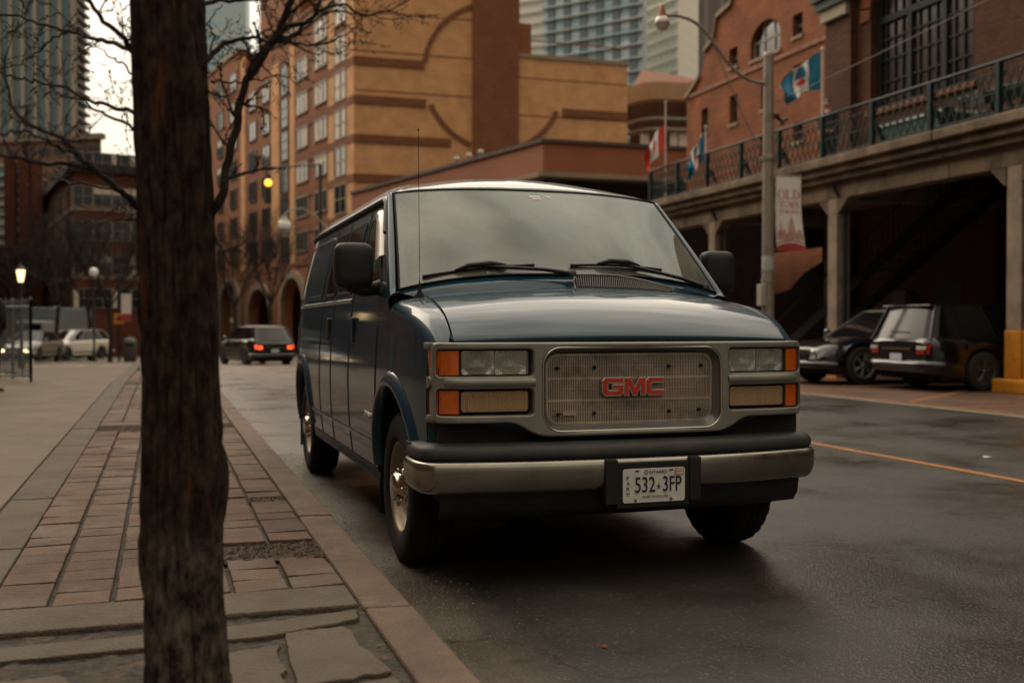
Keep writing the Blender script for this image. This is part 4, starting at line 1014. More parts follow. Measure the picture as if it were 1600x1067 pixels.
# left facade
m = MB(); lbox(m, -4.8, .0, 6.4, -.0, 14, 34); lbox(m, -17.5, 0, 6.4, -4.8, 14, 25.6); lbox(m, -31, 0.02, 6.4, -17.5, 12, 25.0); lbox(m, -30.5, 2.0, 25.0, -18.5, 11, 35); lbox(m, -52, 0, 6.4, -31, 14, 28.0)
m.build('side_wall', wbrick, ylw)
for x0, x1, z1 in ((-5.5, -4.15, 25.9), (-1.5, .0, 34), (-15.0, -13.7, 24.9), (-20.3, -18.0, 24.2), (-30.2, -28.7, 27)):
    m = MB(); lbox(m, x0, -.07, 6.4, x1, .2, z1); m.build('pilaster', ybrick, ylw)
m = MB(); lbox(m, -17.6, -.25, 25.6, -4.7, 1, 26.1); lbox(m, -52, -.2, 27.9, -31, 1, 28.3); m.build('parapet', stone, ylw)
m = MB()
for k in range(14):
    x = -5.5 - k * .9; p0, p1 = Lp(x, .3, 26.1), Lp(x, .3, 27.1); m.tube([p0, p1], .03, 5)
m.tube([Lp(-5.5, .3, 27.1), Lp(-17.4, .3, 27.1)], .04, 5); m.build('roof_railing', framep, ylw)
for z in (20.3, 17.45, 14.6, 11.7, 8.8, 6.1):
    m = MB(); lbox(m, -13.7, -.10, z, -.0, .2, z + .62); m.build('brick_band', bbrick, ylw)
WM = {}
def wm(w, h, c, st, mull=1, rail=0):
    k = (w, h, c, st, mull, rail)
    if k not in WM: WM[k] = win_mesh('window', w, h, {'d': [framew, glassd, curtain], 'p': [framep, glassd, curtain], 'b': [framew, glassb, curtain]}[st], c, mull, rail)
    return WM[k]
for r in range(6):
    zb_ = 20.95 - 2.85 * r
    up = r < 3
    put('window', wm(2.5, 2.3, (2 if r % 2 else 1) if up else 0, 'p', 1, 1), ylw, Lp(-2.85, -.02, zb_), RZ)
    put('window', wm(3.0, 1.75, 1 if up else (3 if r == 3 else 0), 'p', 2), ylw, Lp(-7.2, -.02, zb_ + .55), RZ)
    put('window', wm(3.0, 1.75, [4, 1, 4, 5, 0, 0][r], 'p', 2), ylw, Lp(-11.8, -.02, zb_ + .55), RZ)
    put('window', wm(1.9, 2.6, 0, 'b', 1, 2), ylw, Lp(-16.5, -.02, zb_ + .1), RZ)
    for x in (-22.0, -26.2, -33.0, -38.0, -43.5):
        put('window', wm(2.4, 1.9, rw.choice([0, 0, 5, 3]) if r < 4 else 0, 'b' if x < -20 and r < 3 else 'd', 1), ylw, Lp(x, -.02, zb_ + .4), RZ)
for x in (-33.0, -38.0): put('window', wm(2.4, 1.9, 0, 'b', 1), ylw, Lp(x, -.02, 24.4), RZ)
put('window', wm(2.5, 2.3, 5, 'p', 1, 1), ylw, Lp(-2.85, -.02, 23.9), RZ); put('window', wm(3.0, 1.75, 1, 'p', 2), ylw, Lp(-7.2, -.02, 23.6), RZ)
# arcade
def arch(x0, x1, zt, n=14):
    r = (x1 - x0) / 2; cx = (x0 + x1) / 2; rz_ = min(r, 2.6); P = [(x0, zb + .2)]
    return [(x1, zb + .2)] + [(cx + r * cos(pi * k / n), zt - rz_ + rz_ * sin(pi * k / n)) for k in range(n + 1)] + [(x0, zb + .2)]
AR_ = [(-17.3, -11.3, 5.2), (-27.6, -20.6, 4.5), (-37.8, -31, 5.4), (-8.5, -2.5, 5.2), (-48, -41, 5.4)]
plate('arcade_wall', [[(-52, zb - 1), (0, zb - 1), (0, 6.4), (-52, 6.4)]] + [arch(*a) for a in AR_], .9, .01, wbrick, ylw, fn=lambda x, y, z: Lp(x, y, z))
for x0, x1, zt in AR_:
    plate('arch_surround', [arch(x0 - .55, x1 + .55, zt + .6), arch(x0, x1, zt)[:]], .35, .01, stone, ylw, fn=lambda x, y, z: Lp(x, y - .25, z))
m = MB(); lbox(m, -52, 6, zb - 1, 0, 6.3, 6.4); lbox(m, -52, .9, 6.0, 0, 6, 6.35); m.build('arcade_back_wall', wbrick, ylw)
m = MB(); m.box(0, 0.02, zb - 1, 0.0 + 21, 1, zb + .01); m.build('plinth', stone, ylw)
lampw = mat('warm_bulb', (1, .8, .4), .5, var=0, emit=(1, .62, .18), estr=5)
# ---------------------------------------------------------------- generic blocks standing square to the street diagonal
def V2(px, D): p = at(px, 500, D); return Vector((p.x, p.y))
def Zt(py, D): return CAM_H - (py - 507.8) * D / CAM_F
def poly_building(name, label, cat, pts, z0, z1, wall, facades, cornice=None, loc=None, group=None, courses=()):
    """pts: ground plan, first edges are the visible ones (listed left to right as seen); facades: {edge: (cols, rows, z_first, pitch, w, h, style, curtains)}"""
    o = thing(name, label, cat, (pts[0].x, pts[0].y, 0), 0, group); P0 = pts[0]; Q = [p - P0 for p in pts]; n = len(Q)
    m = MB(); m.add([(q.x, q.y, z0) for q in Q] + [(q.x, q.y, z1) for q in Q], [tuple(range(n, 2 * n))] + [(i, (i + 1) % n, n + (i + 1) % n, n + i) for i in range(n)]); m.build('wall', wall, o)
    def edge(i):
        a, b = Q[i], Q[(i + 1) % n]; t = (b - a); L_ = t.length; t = t / L_; rz = atan2(t.y, t.x); return a, t, L_, rz
    def ebox(m, i, x0, x1, y0, y1, za, zb2):
        a, t, L_, rz = edge(i); nn = Vector((-t.y, t.x)); f = lambda x, y, z: (a.x + t.x * x + nn.x * y, a.y + t.y * x + nn.y * y, z)
        m.hexa([f(x, y, z) for z in (za, zb2) for x, y in ((x0, y0), (x1, y0), (x1, y1), (x0, y1))])
    if cornice:
        m = MB()
        for i in facades: a, t, L_, rz = edge(i); ebox(m, i, -.3, L_ + .3, -cornice[1], .5, z1 - cornice[2], z1 + cornice[3])
        m.build('cornice', cornice[0], o)
    for z, mt in courses:
        m = MB()
        for i in facades: a, t, L_, rz = edge(i); ebox(m, i, -.06, L_ + .06, -.09, .2, z, z + .35)
        m.build('string_course', mt, o)
    for i, (cols, rows, zf, pitch, w_, h_, st, cs) in facades.items():
        a, t, L_, rz = edge(i)
        for r in range(rows):
            for c in range(cols):
                x = L_ * (c + .5) / cols; p = a + t * x
                put('window', wm(w_, h_, rw.choice(cs), st, 1, 1 if h_ > 1.5 else 0), o, (p.x, p.y, zf + r * pitch), rz)
    return o, ebox, edge
# red brick warehouse block on the left
A, B, C_ = V2(60, 122), V2(116, 92), V2(262, 96); D_ = V2(240, 125)
zr = zg(95)
poly_building('brick_warehouse', 'dark red brick warehouse block of six storeys behind the tree on the left', 'building', [A, B, C_, D_], zr - 1, Zt(262, 92), rbrick,
              {0: (5, 5, 2.6, 2.9, 1.3, 1.8, 'd', [0, 0, 3]), 1: (5, 5, 2.6, 2.9, 1.7, 1.7, 'p', [0, 0, 5, 3])}, cornice=(roofd, .5, .3, .35), courses=((5.1, stone), (10.9, stone)))
A, B, C_ = V2(-30, 118), V2(64, 112), V2(64, 130)
poly_building('teal_condominium', 'teal glass condominium with brick piers below the striped tower', 'building', [A, B, C_, V2(-30, 130)], zg(110) - 1, Zt(247, 112), tower_mat('teal_glazing', (.10, .09, .075), (.05, .16, .16), (.11, .27, .26), 1.5, 2.6, band=.22, rough=.15), {})
o = bpy.data.objects['teal_condominium']
m = MB()
for px in (40, 60, 18): p = V2(px, 111.6) - V2(-30, 118); m.box(p.x - .55, p.y - .5, zr - 1, p.x + .55, p.y + .9, Zt(250, 112))
m.build('brick_pier', rbrick, o)
for k in range(9):
    m = MB(); z = Zt(380, 112) + k * 1.16 * 0 + k * (Zt(250, 112) - Zt(380, 112)) / 8.5; p0, p1 = V2(-30, 116.6) - V2(-30, 118), V2(36, 112.6) - V2(-30, 118)
    m.hexa([(p0.x, p0.y - .8, z), (p1.x, p1.y - .8, z), (p1.x, p1.y + .6, z), (p0.x, p0.y + .6, z), (p0.x, p0.y - .8, z + .22), (p1.x, p1.y - .8, z + .22), (p1.x, p1.y + .6, z + .22), (p0.x, p0.y + .6, z + .22)])
    m.build('balcony', framep, o)
A, B, C_ = V2(-40, 140), V2(160, 136), V2(160, 160)
poly_building('tower_podium', 'brown stone podium at the foot of the striped tower, left of the sky gap', 'building', [A, B, C_, V2(-40, 165)], zg(130) - 1, Zt(219, 138), mat('podium_brown', (.13, .075, .05), .85, var=.2, vscale=.5), {0: (8, 1, Zt(244, 138), 2, 1.6, .9, 'd', [0])}, cornice=(mat('podium_cap', (.16, .12, .095), .8, var=.1), .5, .3, .4))
# striped tower
T0, T1, T2 = V2(-45, 168), V2(112, 158), V2(136, 166)
tw, ebox, edge = poly_building('striped_tower', 'tall dark glass tower with pale vertical stone piers at the left edge', 'building', [T0, T1, T2, V2(120, 185), V2(-30, 190)], -2, 66, tower_mat('tower_dark_glazing', (.05, .09, .10), (.035, .15, .19), (.11, .27, .31), 2.0, 1.9, band=.18, rough=.12), {})
sp_w = mat('tower_pier_stone', (.22, .19, .155), .85, var=.06)
a, t, L_, rz = edge(0)
for k in range(9):
    m = MB(); x = L_ * (k + .65) / 8.3 - .65; ebox(m, 0, x, x + .85, -.12, .3, -2, 66); m.build('stone_pier', sp_w, tw)
a, t, L_, rz = edge(1)
for k in range(30): 
    m = MB(); z = 26 + k * 1.35; ebox(m, 1, .1, L_ - .1, -.8, .2, z, z + .35); m.build('balcony', mat('tower_balcony', (.15, .13, .11), .8, var=.1), tw)
# far blue tower in the gap right of the trunk
A, B, C_ = V2(300, 262), V2(386, 258), V2(392, 280)
poly_building('blue_glass_tower', 'pale blue glass tower seen between the trunk and the curved branch', 'building', [A, B, C_, V2(300, 290)], -3, 105, tower_mat('blue_tower_glazing', (.36, .44, .46), (.16, .32, .42), (.40, .52, .55), 3.2, 3.1, band=.9, rough=.2), {})
# ---------------------------------------------------------------- towers on the skyline right of the yellow building, haze painted into the pale ones
def tower(name, label, pxs, D0, top, mt, balc=None, n=0, zlow=40, wd=None):
    pts = [V2(px, D) for px, D in pxs]; o, ebox, edge = poly_building(name, label, 'building', pts, -3, top, mt, {})
    for k in range(n):
        m = MB(); z = zlow + k * 3.1
        for i in (0, 1)[:balc]:
            a, t, L_, rz = edge(i); ebox(m, i, -.2, L_ + .2, -1.1, .3, z, z + .35)
        m.build('slab_band', wd, o)
    return o, ebox, edge
slabw = mat('tower_slab', (.64, .62, .57), .8, var=.05)
tower('cream_slab_tower', 'cream banded tower directly right of the brown pier', [(800, 300), (853, 295), (857, 310), (805, 330)], 300, 110, tower_mat('cream_glazing', (.66, .62, .54), (.44, .47, .46), (.60, .60, .55), 1.8, 3.1, band=.6, rough=.4), 1, 20, 55, slabw)
gt, eb, ed = tower('balcony_glass_tower', 'blue glass balcony tower behind the low wing of the yellow building', [(850, 270), (1003, 255), (1010, 270), (860, 300)], 260, 108, tower_mat('balcony_glazing', (.38, .48, .52), (.26, .44, .54), (.62, .72, .74), 2.2, 1.55, band=.22, rough=.18), 1, 22, 45, mat('slab_blue', (.36, .42, .44), .6, var=.05))
a, t, L_, rz = ed(0)
for k in range(6):
    m = MB(); x = L_ * (k + .5) / 6 - .9; eb(m, 0, x, x + 1.8, -.5, .3, 30, 108); m.build('recess_bay', mat('recess_dark', (.10, .14, .16), .5, var=.3), gt)
tower('pale_slab_tower', 'tall pale stone and glass tower behind the round lamp globe', [(1000, 300), (1058, 285), (1094, 300), (1090, 330), (1010, 330)], 300, 118, tower_mat('pale_glazing', (.72, .68, .58), (.42, .52, .54), (.62, .64, .60), 2.2, 3.1, band=.8, rough=.35), 1, 20, 52, slabw)
tower('ribbed_dark_tower', 'dark brown ribbed tower rising behind the orange brick gable', [(1090, 230), (1230, 225), (1235, 250), (1095, 260)], 230, 95, tower_mat('ribbed_glazing', (.11, .09, .085), (.16, .14, .14), (.20, .18, .175), .9, 60, band=.35, rough=.5), None)
# round-roofed block with curved balconies
A, B, C_ = V2(984, 96), V2(1096, 92), V2(1100, 110)
rb_, ebox, edge = poly_building('curved_balcony_block', 'small block with brown hipped roof and curved balconies left of the orange gable', 'building', [A, B, C_, V2(984, 112)], zg(90) - 1, Zt(158, 94), dbrick, {})
m = MB(); c = [V2(980, 96) - A, V2(1100, 91) - A, V2(1110, 112) - A, V2(975, 114) - A]; ap = V2(1003, 100) - A; zt = Zt(140, 94)
m.add([(q.x, q.y, zt) for q in c] + [(ap.x, ap.y, Zt(102, 98))], [(0, 1, 4), (1, 2, 4), (2, 3, 4), (3, 0, 4)]); m.build('roof', mat('hip_roof', (.17, .065, .035), .8, var=.15), rb_)
def curvy(z0, z1, mt, nm, out=1.6):
    m = MB(); a, b = V2(978, 93) - A, V2(1096, 90) - A; n = Vector((a - b)); n = Vector((n.y, -n.x)).normalized() if False else (V2(1030, 80) - V2(1030, 90)).normalized(); rows = []
    for k in range(21):
        t = k / 20; p = a.lerp(b, t) + n * (out * (sin(pi * t * 2 - .5) * .5 + .6)); q = p - n * 1.2; rows.append([(p.x, p.y, z0), (p.x, p.y, z1), (q.x, q.y, z1), (q.x, q.y, z0)])
    m.grid(rows, 0, False, closed=True); m.build(nm, mt, rb_)
curvy(Zt(163, 92), Zt(137, 92), mat('fascia_tan', (.34, .20, .10), .8, var=.06), 'roof_fascia')
for y in (190, 206): curvy(Zt(y + 3.5, 92), Zt(y, 92), framep, 'balcony_rail')
a, b = V2(1040, 91.4) - A, V2(1048, 91.2) - A
for px0, px1, y0, y1 in ((1046, 1058, 208, 236), (1060, 1075, 208, 236), (1000, 1014, 210, 236)):
    p0, p1 = V2(px0, 91) - A, V2(px1, 91) - A; m = MB(); m.add([(p0.x, p0.y, Zt(y1, 91)), (p1.x, p1.y, Zt(y1, 91)), (p1.x, p1.y, Zt(y0, 91)), (p0.x, p0.y, Zt(y0, 91))], [(0, 1, 2, 3)]); m.build('balcony_screen', curtain, rb_)
# ---------------------------------------------------------------- brown flat-roofed pavilion
PX, PY = 16.7, 47.1
pv = thing('flat_roofed_pavilion', 'low brown building with deep flat fascia and pale soffit edge, behind the van roof', 'building', (PX, PY, 0))
RP = atan2(-.9755, .22)
def Pp(x, y, z): return Vector((x * cos(RP) - y * sin(RP), x * sin(RP) + y * cos(RP), z))
fas = mat('pavilion_fascia', (.235, .080, .034), .75, var=.08, vscale=.4, bump=.1, bscale=8)
zt, zs = 9.55, 8.20
m = MB(); m.box(0, 0, zs, 26, .5, zt); m.build('fascia', fas, pv)
m = MB(); m.hexa([Pp(x, y, z) for z in (zs, zt) for x, y in ((-23, 0), (0, 0), (0, .5), (-23, .5))]); m.build('fascia', fas, pv)
m = MB(); m.add([Pp(-23, 0, 9.3), Pp(-23, 0, 9.3) + Vector((30, 0, 0)), (26, 0, 9.3), (0, 0, 9.3)], [(0, 1, 2, 3)]); m.add([Pp(-23, 0, zs + .1), Pp(-23, 0, zs + .1) + Vector((30, 0, 0)), (26, 0, zs + .1), (0, 0, zs + .1)], [(3, 2, 1, 0)]); m.build('roof_slab', roofd, pv)
m = MB(); m.box(-.1, -.12, zt, 26.1, .6, zt + .16); m.build('coping', mat('coping_dark', (.045, .03, .025), .6, var=.1), pv); m = MB(); m.hexa([Pp(x, y, z) for z in (zt, zt + .16) for x, y in ((-23, -.12), (-.0, -.12), (-.0, .6), (-23, .6))]); m.build('coping', MATS['coping_dark'], pv)
m = MB(); m.box(-.15, -.22, zs - .22, 26.1, .6, zs); m.build('soffit_edge', stone, pv); m = MB(); m.hexa([Pp(x, y, z) for z in (zs - .22, zs) for x, y in ((-23, -.22), (-.0, -.22), (-.0, .6), (-23, .6))]); m.build('soffit_edge', stone, pv)
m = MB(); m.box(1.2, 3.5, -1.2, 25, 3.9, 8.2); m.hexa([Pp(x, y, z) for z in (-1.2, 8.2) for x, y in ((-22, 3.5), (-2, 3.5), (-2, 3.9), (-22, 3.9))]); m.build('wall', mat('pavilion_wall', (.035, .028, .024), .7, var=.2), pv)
for k in range(5): m = MB(); m.box(.6 + k * 5.5, .5, -1.2, 1.0 + k * 5.5, .95, 8.2); m.build('column', mat('pavilion_column', (.05, .06, .055), .6, var=.1), pv)
for i, px in enumerate((714, 733, 752)):
    X_ = None
    best = min(((abs((lambda P: 800 + CAM_F * ((P.x * cos(CAM_YAW) - P.y * sin(CAM_YAW)) / (P.y * cos(CAM_YAW) + P.x * sin(CAM_YAW))))(Vector((PX, PY, 0)) + Pp(-t, 1.0, 0)) - px), t) for t in [k * .1 for k in range(200)]))
    p = Vector((PX, PY, 0)) + Pp(-best[1], 1.0, 0); m = MB(); m.lathe([(0, 1.05), (.13, 1.05), (.15, 1.0), (.15, .85), (.11, .84), (.11, 0)], (0, 0, 0), 'z', 14)
    o = m.build('roof_vent', curtain, loc=(p.x, p.y, 9.3)); tag(o, ['left', 'middle', 'right'][i] + 'most of three short white vent pipes on the pavilion roof' if i != 1 else 'middle one of three short white vent pipes on the pavilion roof', 'vent pipe', 'white vent pipes on the pavilion roof')
# ---------------------------------------------------------------- orange brick building with the arched window
OX = 20.5
ob = thing('orange_brick_building', 'orange brick building with arched window and stepped gable behind the street lamp', 'building', (OX, 33, 0))
prof = [(29.0, -1), (29.0, 14.2), (36.2, 13.9), (36.5, 13.2), (37.6, 13.0), (37.9, 12.2), (38.6, 11.9), (39.0, 11.0), (39.9, 10.5), (40.2, 10.4), (40.2, -1)]
def OF(a, b, d): return (d, a - 33, b)
def oarch(y0, y1, z0, z1, n=12): r = (y1 - y0) / 2; return [(y1, z0)] + [((y0 + y1) / 2 + r * cos(pi * k / n), z1 - r * .75 + r * .75 * sin(pi * k / n)) for k in range(n + 1)] + [(y0, z0)]
def ow(px0, px1, yb, yt):
    out = []
    for px in (px0, px1): an = math.atan((px - 800) / CAM_F) + CAM_YAW; Y = OX / math.tan(an); out.append(Y)
    Y = sum(out) / 2; D = Y * cos(CAM_YAW) + OX * sin(CAM_YAW); return min(out), max(out), Zt(yb, D), Zt(yt, D)
wins = [ow(1095, 1105, 210, 171), ow(1139, 1151, 194, 150), ow(1138, 1151, 106, 77), ow(1188, 1197, 172, 128), ow(1237, 1252, 58, 24), ow(1238, 1252, 135, 103), ow(1238, 1253, 222, 192), ow(1186, 1198, 245, 214)]
big = ow(1171, 1218, 88, 34)
holes = [[(a, c), (b, c), (b, d), (a, d)] for a, b, c, d in wins] + [oarch(big[0], big[1], big[2], big[3])]
def swapfn(x, y, z): return (y, x - 33, z)
plate('wall', [prof] + holes, .4, .005, obrick, ob, fn=lambda x, y, z: (y, x - 33, z))
m = MB(); m.box(.4, -4, -1, 9, 7.2, 10.4); m.box(.4, -4, 10.4, 9, 4.5, 12.9); m.build('rear_wall', obrick, ob)
pp = prof[1:-1]
for a, b in zip(pp[:-1], pp[1:]):
    if abs(a[1] - b[1]) < .9: m = MB(); m.hexa([(-.12, a[0] - 33, a[1]), (.5, a[0] - 33, a[1]), (.5, b[0] - 33, b[1]), (-.12, b[0] - 33, b[1]), (-.12, a[0] - 33, a[1] + .16), (.5, a[0] - 33, a[1] + .16), (.5, b[0] - 33, b[1] + .16), (-.12, b[0] - 33, b[1] + .16)]); m.build('coping', stone, ob)
m = MB(); m.box(-.06, -4, 10.38, .02, 7.2, 10.52); m.build('string_course', mat('course_orange', (.22, .10, .06), .8, var=.2), ob)
for i, (a, b, c, d) in enumerate(wins + [big]):
    fr = MB(); y0, y1 = a - 33, b - 33; t = .07
    fr.box(.16, y0, c, .24, y0 + t, d); fr.box(.16, y1 - t, c, .24, y1, d); fr.box(.161, y0, c, .241, y1, c + t); fr.box(.161, y0, d - t, .241, y1, d); fr.box(.165, y0, (c + d) / 2 - .03, .235, y1, (c + d) / 2 + .03)
    if i == len(wins):
        for q in (.33, .66): fr.box(.164, lerp(y0, y1, q) - .04, c, .236, lerp(y0, y1, q) + .04, d)
    wnd = fr.build('window_frame', framew if i != len(wins) else framep, ob)
    g = MB(); g.add([(.2, y0, c), (.2, y1, c), (.2, y1, d), (.2, y0, d)], [(0, 1, 2, 3)]); g.build('pane', glassd if i % 2 else MATS.get('win_lit') or glassd, wnd)
    g = MB(); g.box(-.06, y0 - .05, c - .12, .15, y1 + .05, c); g.build('sill', stone, wnd)
# ================================================================== market hall, terrace and arcade
HX_, = (18.5,)
concm = mat('terrace_concrete', (.185, .135, .088), .85, var=.2, vscale=1.2, bump=.3, bscale=25, dirt=(.06, .042, .028), dscale=1.5, dcut=.52)
colm = mat('column_concrete', (.25, .20, .145), .85, var=.18, vscale=2, bump=.3, bscale=25, dirt=(.12, .09, .065), dscale=1.6, dcut=.57)
yelm = mat('safety_yellow', (.50, .20, .012), .6, var=.12, vscale=3, dirt=(.12, .055, .015), dscale=5, dcut=.66)
greenm = mat('railing_green', (.005, .020, .019), .5, spec=.25, var=.15, vscale=5)
copper = mat('copper_green', (.035, .055, .048), .7, var=.2, vscale=4)
hall = thing('market_hall', 'dark red brick market hall with tall arched multi-pane window at the right edge', 'building', (HX_, 20, 0))
def garch(y0, y1, z0, zs, zt, n=16): return [(y1, z0), (y1, zs)] + [((y0 + y1) / 2 + (y1 - y0) / 2 * cos(pi * k / n), zs + (zt - zs) * sin(pi * k / n)) for k in range(1, n)] + [(y0, zs), (y0, z0)]
w1 = garch(21.35, 25.35, 6.98, 9.5, 11.4); w2 = garch(13.5, 17.5, 6.98, 9.5, 11.4)
HF = lambda x, y, z: (y, x - 20, z)
plate('wall', [[(-16, -.5), (27.1, -.5), (27.1, 16), (-16, 16)], w1, w2, [(8.6, .0), (20.6, .0), (20.6, 4.2), (8.6, 4.2)]], .55, .004, dbrick, hall, fn=HF)
for y0, y1 in ((25.95, 27.15), (18.6, 20.0), (10.9, 12.4)):
    m = MB(); m.box(-.22, y0 - 20, -.5, .02, y1 - 20, 15.9); m.build('brick_pilaster', dbrick, hall)
m = MB(); m.box(.55, 6.6, -.5, 8, 7.1, 16); m.build('end_wall', dbrick, hall)
m = MB(); m.box(-.45, -12, 11.9, .1, 7.3, 12.25); m.box(-.7, -12, 12.25, .1, 7.5, 12.6); m.box(-.95, -12, 12.6, .1, 7.6, 13.3); m.build('cornice', copper, hall)
m = MB(); m.box(-.36, 6.0, 9.85, .0, 7.22, 10.2); m.build('cornice_block', mat('block_stone', (.30, .26, .20), .8, var=.1), hall)
m = MB(); m.box(-.46, 5.9, 10.2, .0, 7.34, 10.45); m.box(-.56, 5.8, 10.45, .0, 7.44, 10.9); m.build('cornice_cap', copper, hall)
for a, b in ((21.35, 25.35), (13.5, 17.5)):
    o_ = garch(a - .0, b + .0, 6.98, 9.5, 11.4); i_ = garch(a + .16, b - .16, 7.12, 9.5, 11.24)
    fr = plate('window', [o_, i_], .16, .01, mat('window_green_frame', (.010, .015, .014), .6, var=.1, spec=.2), hall, fn=lambda x, y, z: (.22 + y, x - 20, z))
    m = MB()
    for q in (.333, .667): y = lerp(a, b, q) - 20; m.box(.22, y - .08, 7.1, .36, y + .08, 11.0)
    m.box(.215, a - 20 + .1, 9.35, .365, b - 20 - .1, 9.53)
    for k in range(1, 12):
        if k % 4: y = lerp(a, b, k / 12) - 20; m.box(.26, y - .022, 7.1, .32, y + .022, 9.35); m.box(.26, y - .022, 9.53, .32, y + .022, 10.3)
    for z in (7.75, 8.35, 8.9): m.box(.255, a - 20 + .15, z - .022, .325, b - 20 - .15, z + .022)
    m.build('glazing_bars', MATS['window_green_frame'], fr)
    m = MB(); m.add([(.31, a - 20, 7), (.31, b - 20, 7), (.31, b - 20, 11.3), (.31, a - 20, 11.3)], [(0, 1, 2, 3)]); m.build('glass', mat('hall_window_glass', (.022, .014, .009), .2, var=.6, vscale=1.6, spec=.35), fr)
    m = MB(); m.box(-.10, a - 20 - .1, 6.86, .2, b - 20 + .1, 6.98); m.build('sill', mat('brick_sill', (.17, .07, .035), .8, var=.15), fr)
    m = MB(); 
    for k in range(18):
        t0, t1 = pi * k / 18, pi * (k + .86) / 18; cy = (a + b) / 2 - 20; rr = (b - a) / 2
        q = [(cy + (rr + e) * cos(t), 9.5 + (1.9 + e) * sin(t)) for e, t in ((0.01, t0), (.42, t0), (.42, t1), (.01, t1))]; m.prism(q, lambda y, z, d: (d, y, z), -.05, .03)
    m.build('arch_bricks', obrick, hall)
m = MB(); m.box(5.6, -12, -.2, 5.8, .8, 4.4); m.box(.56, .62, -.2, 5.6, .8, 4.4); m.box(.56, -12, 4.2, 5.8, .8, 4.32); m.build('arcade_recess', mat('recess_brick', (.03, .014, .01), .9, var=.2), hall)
m = MB(); m.box(-.02, 1.7, 0, .03, 2.7, 2.2); m.build('service_door', mat('door_dark', (.008, .010, .010), .7, var=.1), hall)
# air unit low on the wall
p = at(1419, 466, 25.3)
m = MB(); m.box(-.30, -.28, 0, 0, .28, .42); o = m.build('window_air_unit', mat('unit_grey', (.09, .08, .07), .6, var=.1), bevel=.015, loc=(HX_ - .002, 18.5 / math.tan(math.atan(619 / CAM_F) + CAM_YAW), 1.62)); tag(o, 'small grey air-conditioning unit set in the dark wall above the minivan', 'air unit')
m = MB()
for k in range(7): m.box(-.312, -.25, .05 + k * .05, -.298, .25, .068 + k * .05)
m.build('grille', darkm, o)
# terrace
tr = thing('terrace', 'weathered concrete terrace on columns along the market hall, at the upper right', 'terrace', (14.2, 20, 0))
def TB(y0, y1): return y0 - 20, y1 - 20
m = MB(); m.box(.1, -29.8, 4.35, 4.4, 9.9, 4.62); m.build('deck', concm, tr)
y = -9.85; k = 0
while y < 29.5:
    y2 = min(y + 5.35, 29.9); a, b = y - 20 + .01, y2 - 20 - .01
    m = MB(); m.box(-.12, a, 3.92, .26, b, 4.30); m.box(-.28, a, 4.30, .28, b, 4.44); m.box(-.40, a, 4.44, .30, b, 4.60); m.box(-.52, a, 4.60, .30, b, 4.80)
    m.build('edge_beam', concm, tr, bevel=.03); y = y2
for yc in (9.9, 15.25, 20.55, 26.05):
    m = MB(); m.box(.32, yc - 20 - .14, 3.9, 4.3, yc - 20 + .14, 4.36); m.build('cross_beam', concm, tr)
plate('under_deck_shade_sheet', [[(27.3, -.6), (41, -.6), (41, 4.75), (27.3, 4.75)], [(27.9, 3.05), (28.9, 2.75), (29.6, 2.3), (30.9, 2.1), (30.9, 3.5), (27.9, 3.5)]], .2, .005, mat('shade_sheet_black', (.008, .006, .005), .95, spec=0., var=.2), tr, fn=lambda x, y, z: (4.5 + y, x - 20, z))  # added black sheet standing in for the deep shade under the deck
# columns with yellow bases
colg = 'concrete columns carrying the terrace'
cl = {9.9: 'square concrete terrace column out of frame beside the right edge', 15.25: 'nearest concrete terrace column with tall safety-yellow base at the right edge', 20.55: 'concrete terrace column rising behind the dark hatchback nose, yellow at its foot',
      26.05: 'slim concrete terrace column left of the street lamp post', 31.5: 'far terrace column hidden behind the van mirror'}
for yc in (15.25, 20.55, 26.05):
    o = thing('terrace_column', cl[yc], 'column', (14.2, yc, 0), 0, colg); w_ = .17
    if yc == 15.25:
        m = MB(); m.box(-.17, -.22, 1.08, .17, .13, 3.92); m.box(-.17, -.67, 1.08, .17, -.30, 3.92); m.build('shaft', colm, o, bevel=.02)
        m = MB(); m.box(-.19, -.24, .24, .19, .15, 1.08); m.box(-.19, -.69, .24, .19, -.28, 1.08); m.build('yellow_base', yelm, o, bevel=.02)
        m = MB(); m.box(-.42, -1.1, -.02, .42, .20, .24); m.build('yellow_plinth', yelm, o, bevel=.04)
        m = MB(); m.tube([(-.02, -.26, .3), (-.02, -.26, 4.3)], .025, 8); m.build('downpipe', blackp, o)
    else:
        m = MB(); m.box(-w_, -w_, 1.0, w_, w_, 3.92); m.build('shaft', colm, o, bevel=.02)
        m = MB(); m.box(-w_ - .015, -w_ - .015, -.01, w_ + .015, w_ + .015, 1.0); m.build('yellow_base', yelm, o, bevel=.02)
        m = MB(); m.tube([(-.02, -.27, .0), (-.02, -.27, 3.7), (-.25, -.05, 4.3)], .045, 8); m.build('downpipe', blackp, o)
    m = MB(); m.hexa([(-.17, -.6, 3.92), (.17, -.6, 3.92), (.17, .6, 3.92), (-.17, .6, 3.92), (-.17, -.6, 3.93), (.17, -.6, 3.93), (.17, .6, 3.93), (-.17, .6, 3.93)])
    for s in (-1, 1): m.hexa([(-.16, s * .17, 3.60), (.16, s * .17, 3.60), (.16, s * .20, 3.60), (-.16, s * .20, 3.60), (-.16, s * .17, 3.92), (.16, s * .17, 3.92), (.16, s * .55, 3.92), (-.16, s * .55, 3.92)])
    m.build('haunch', concm, o)
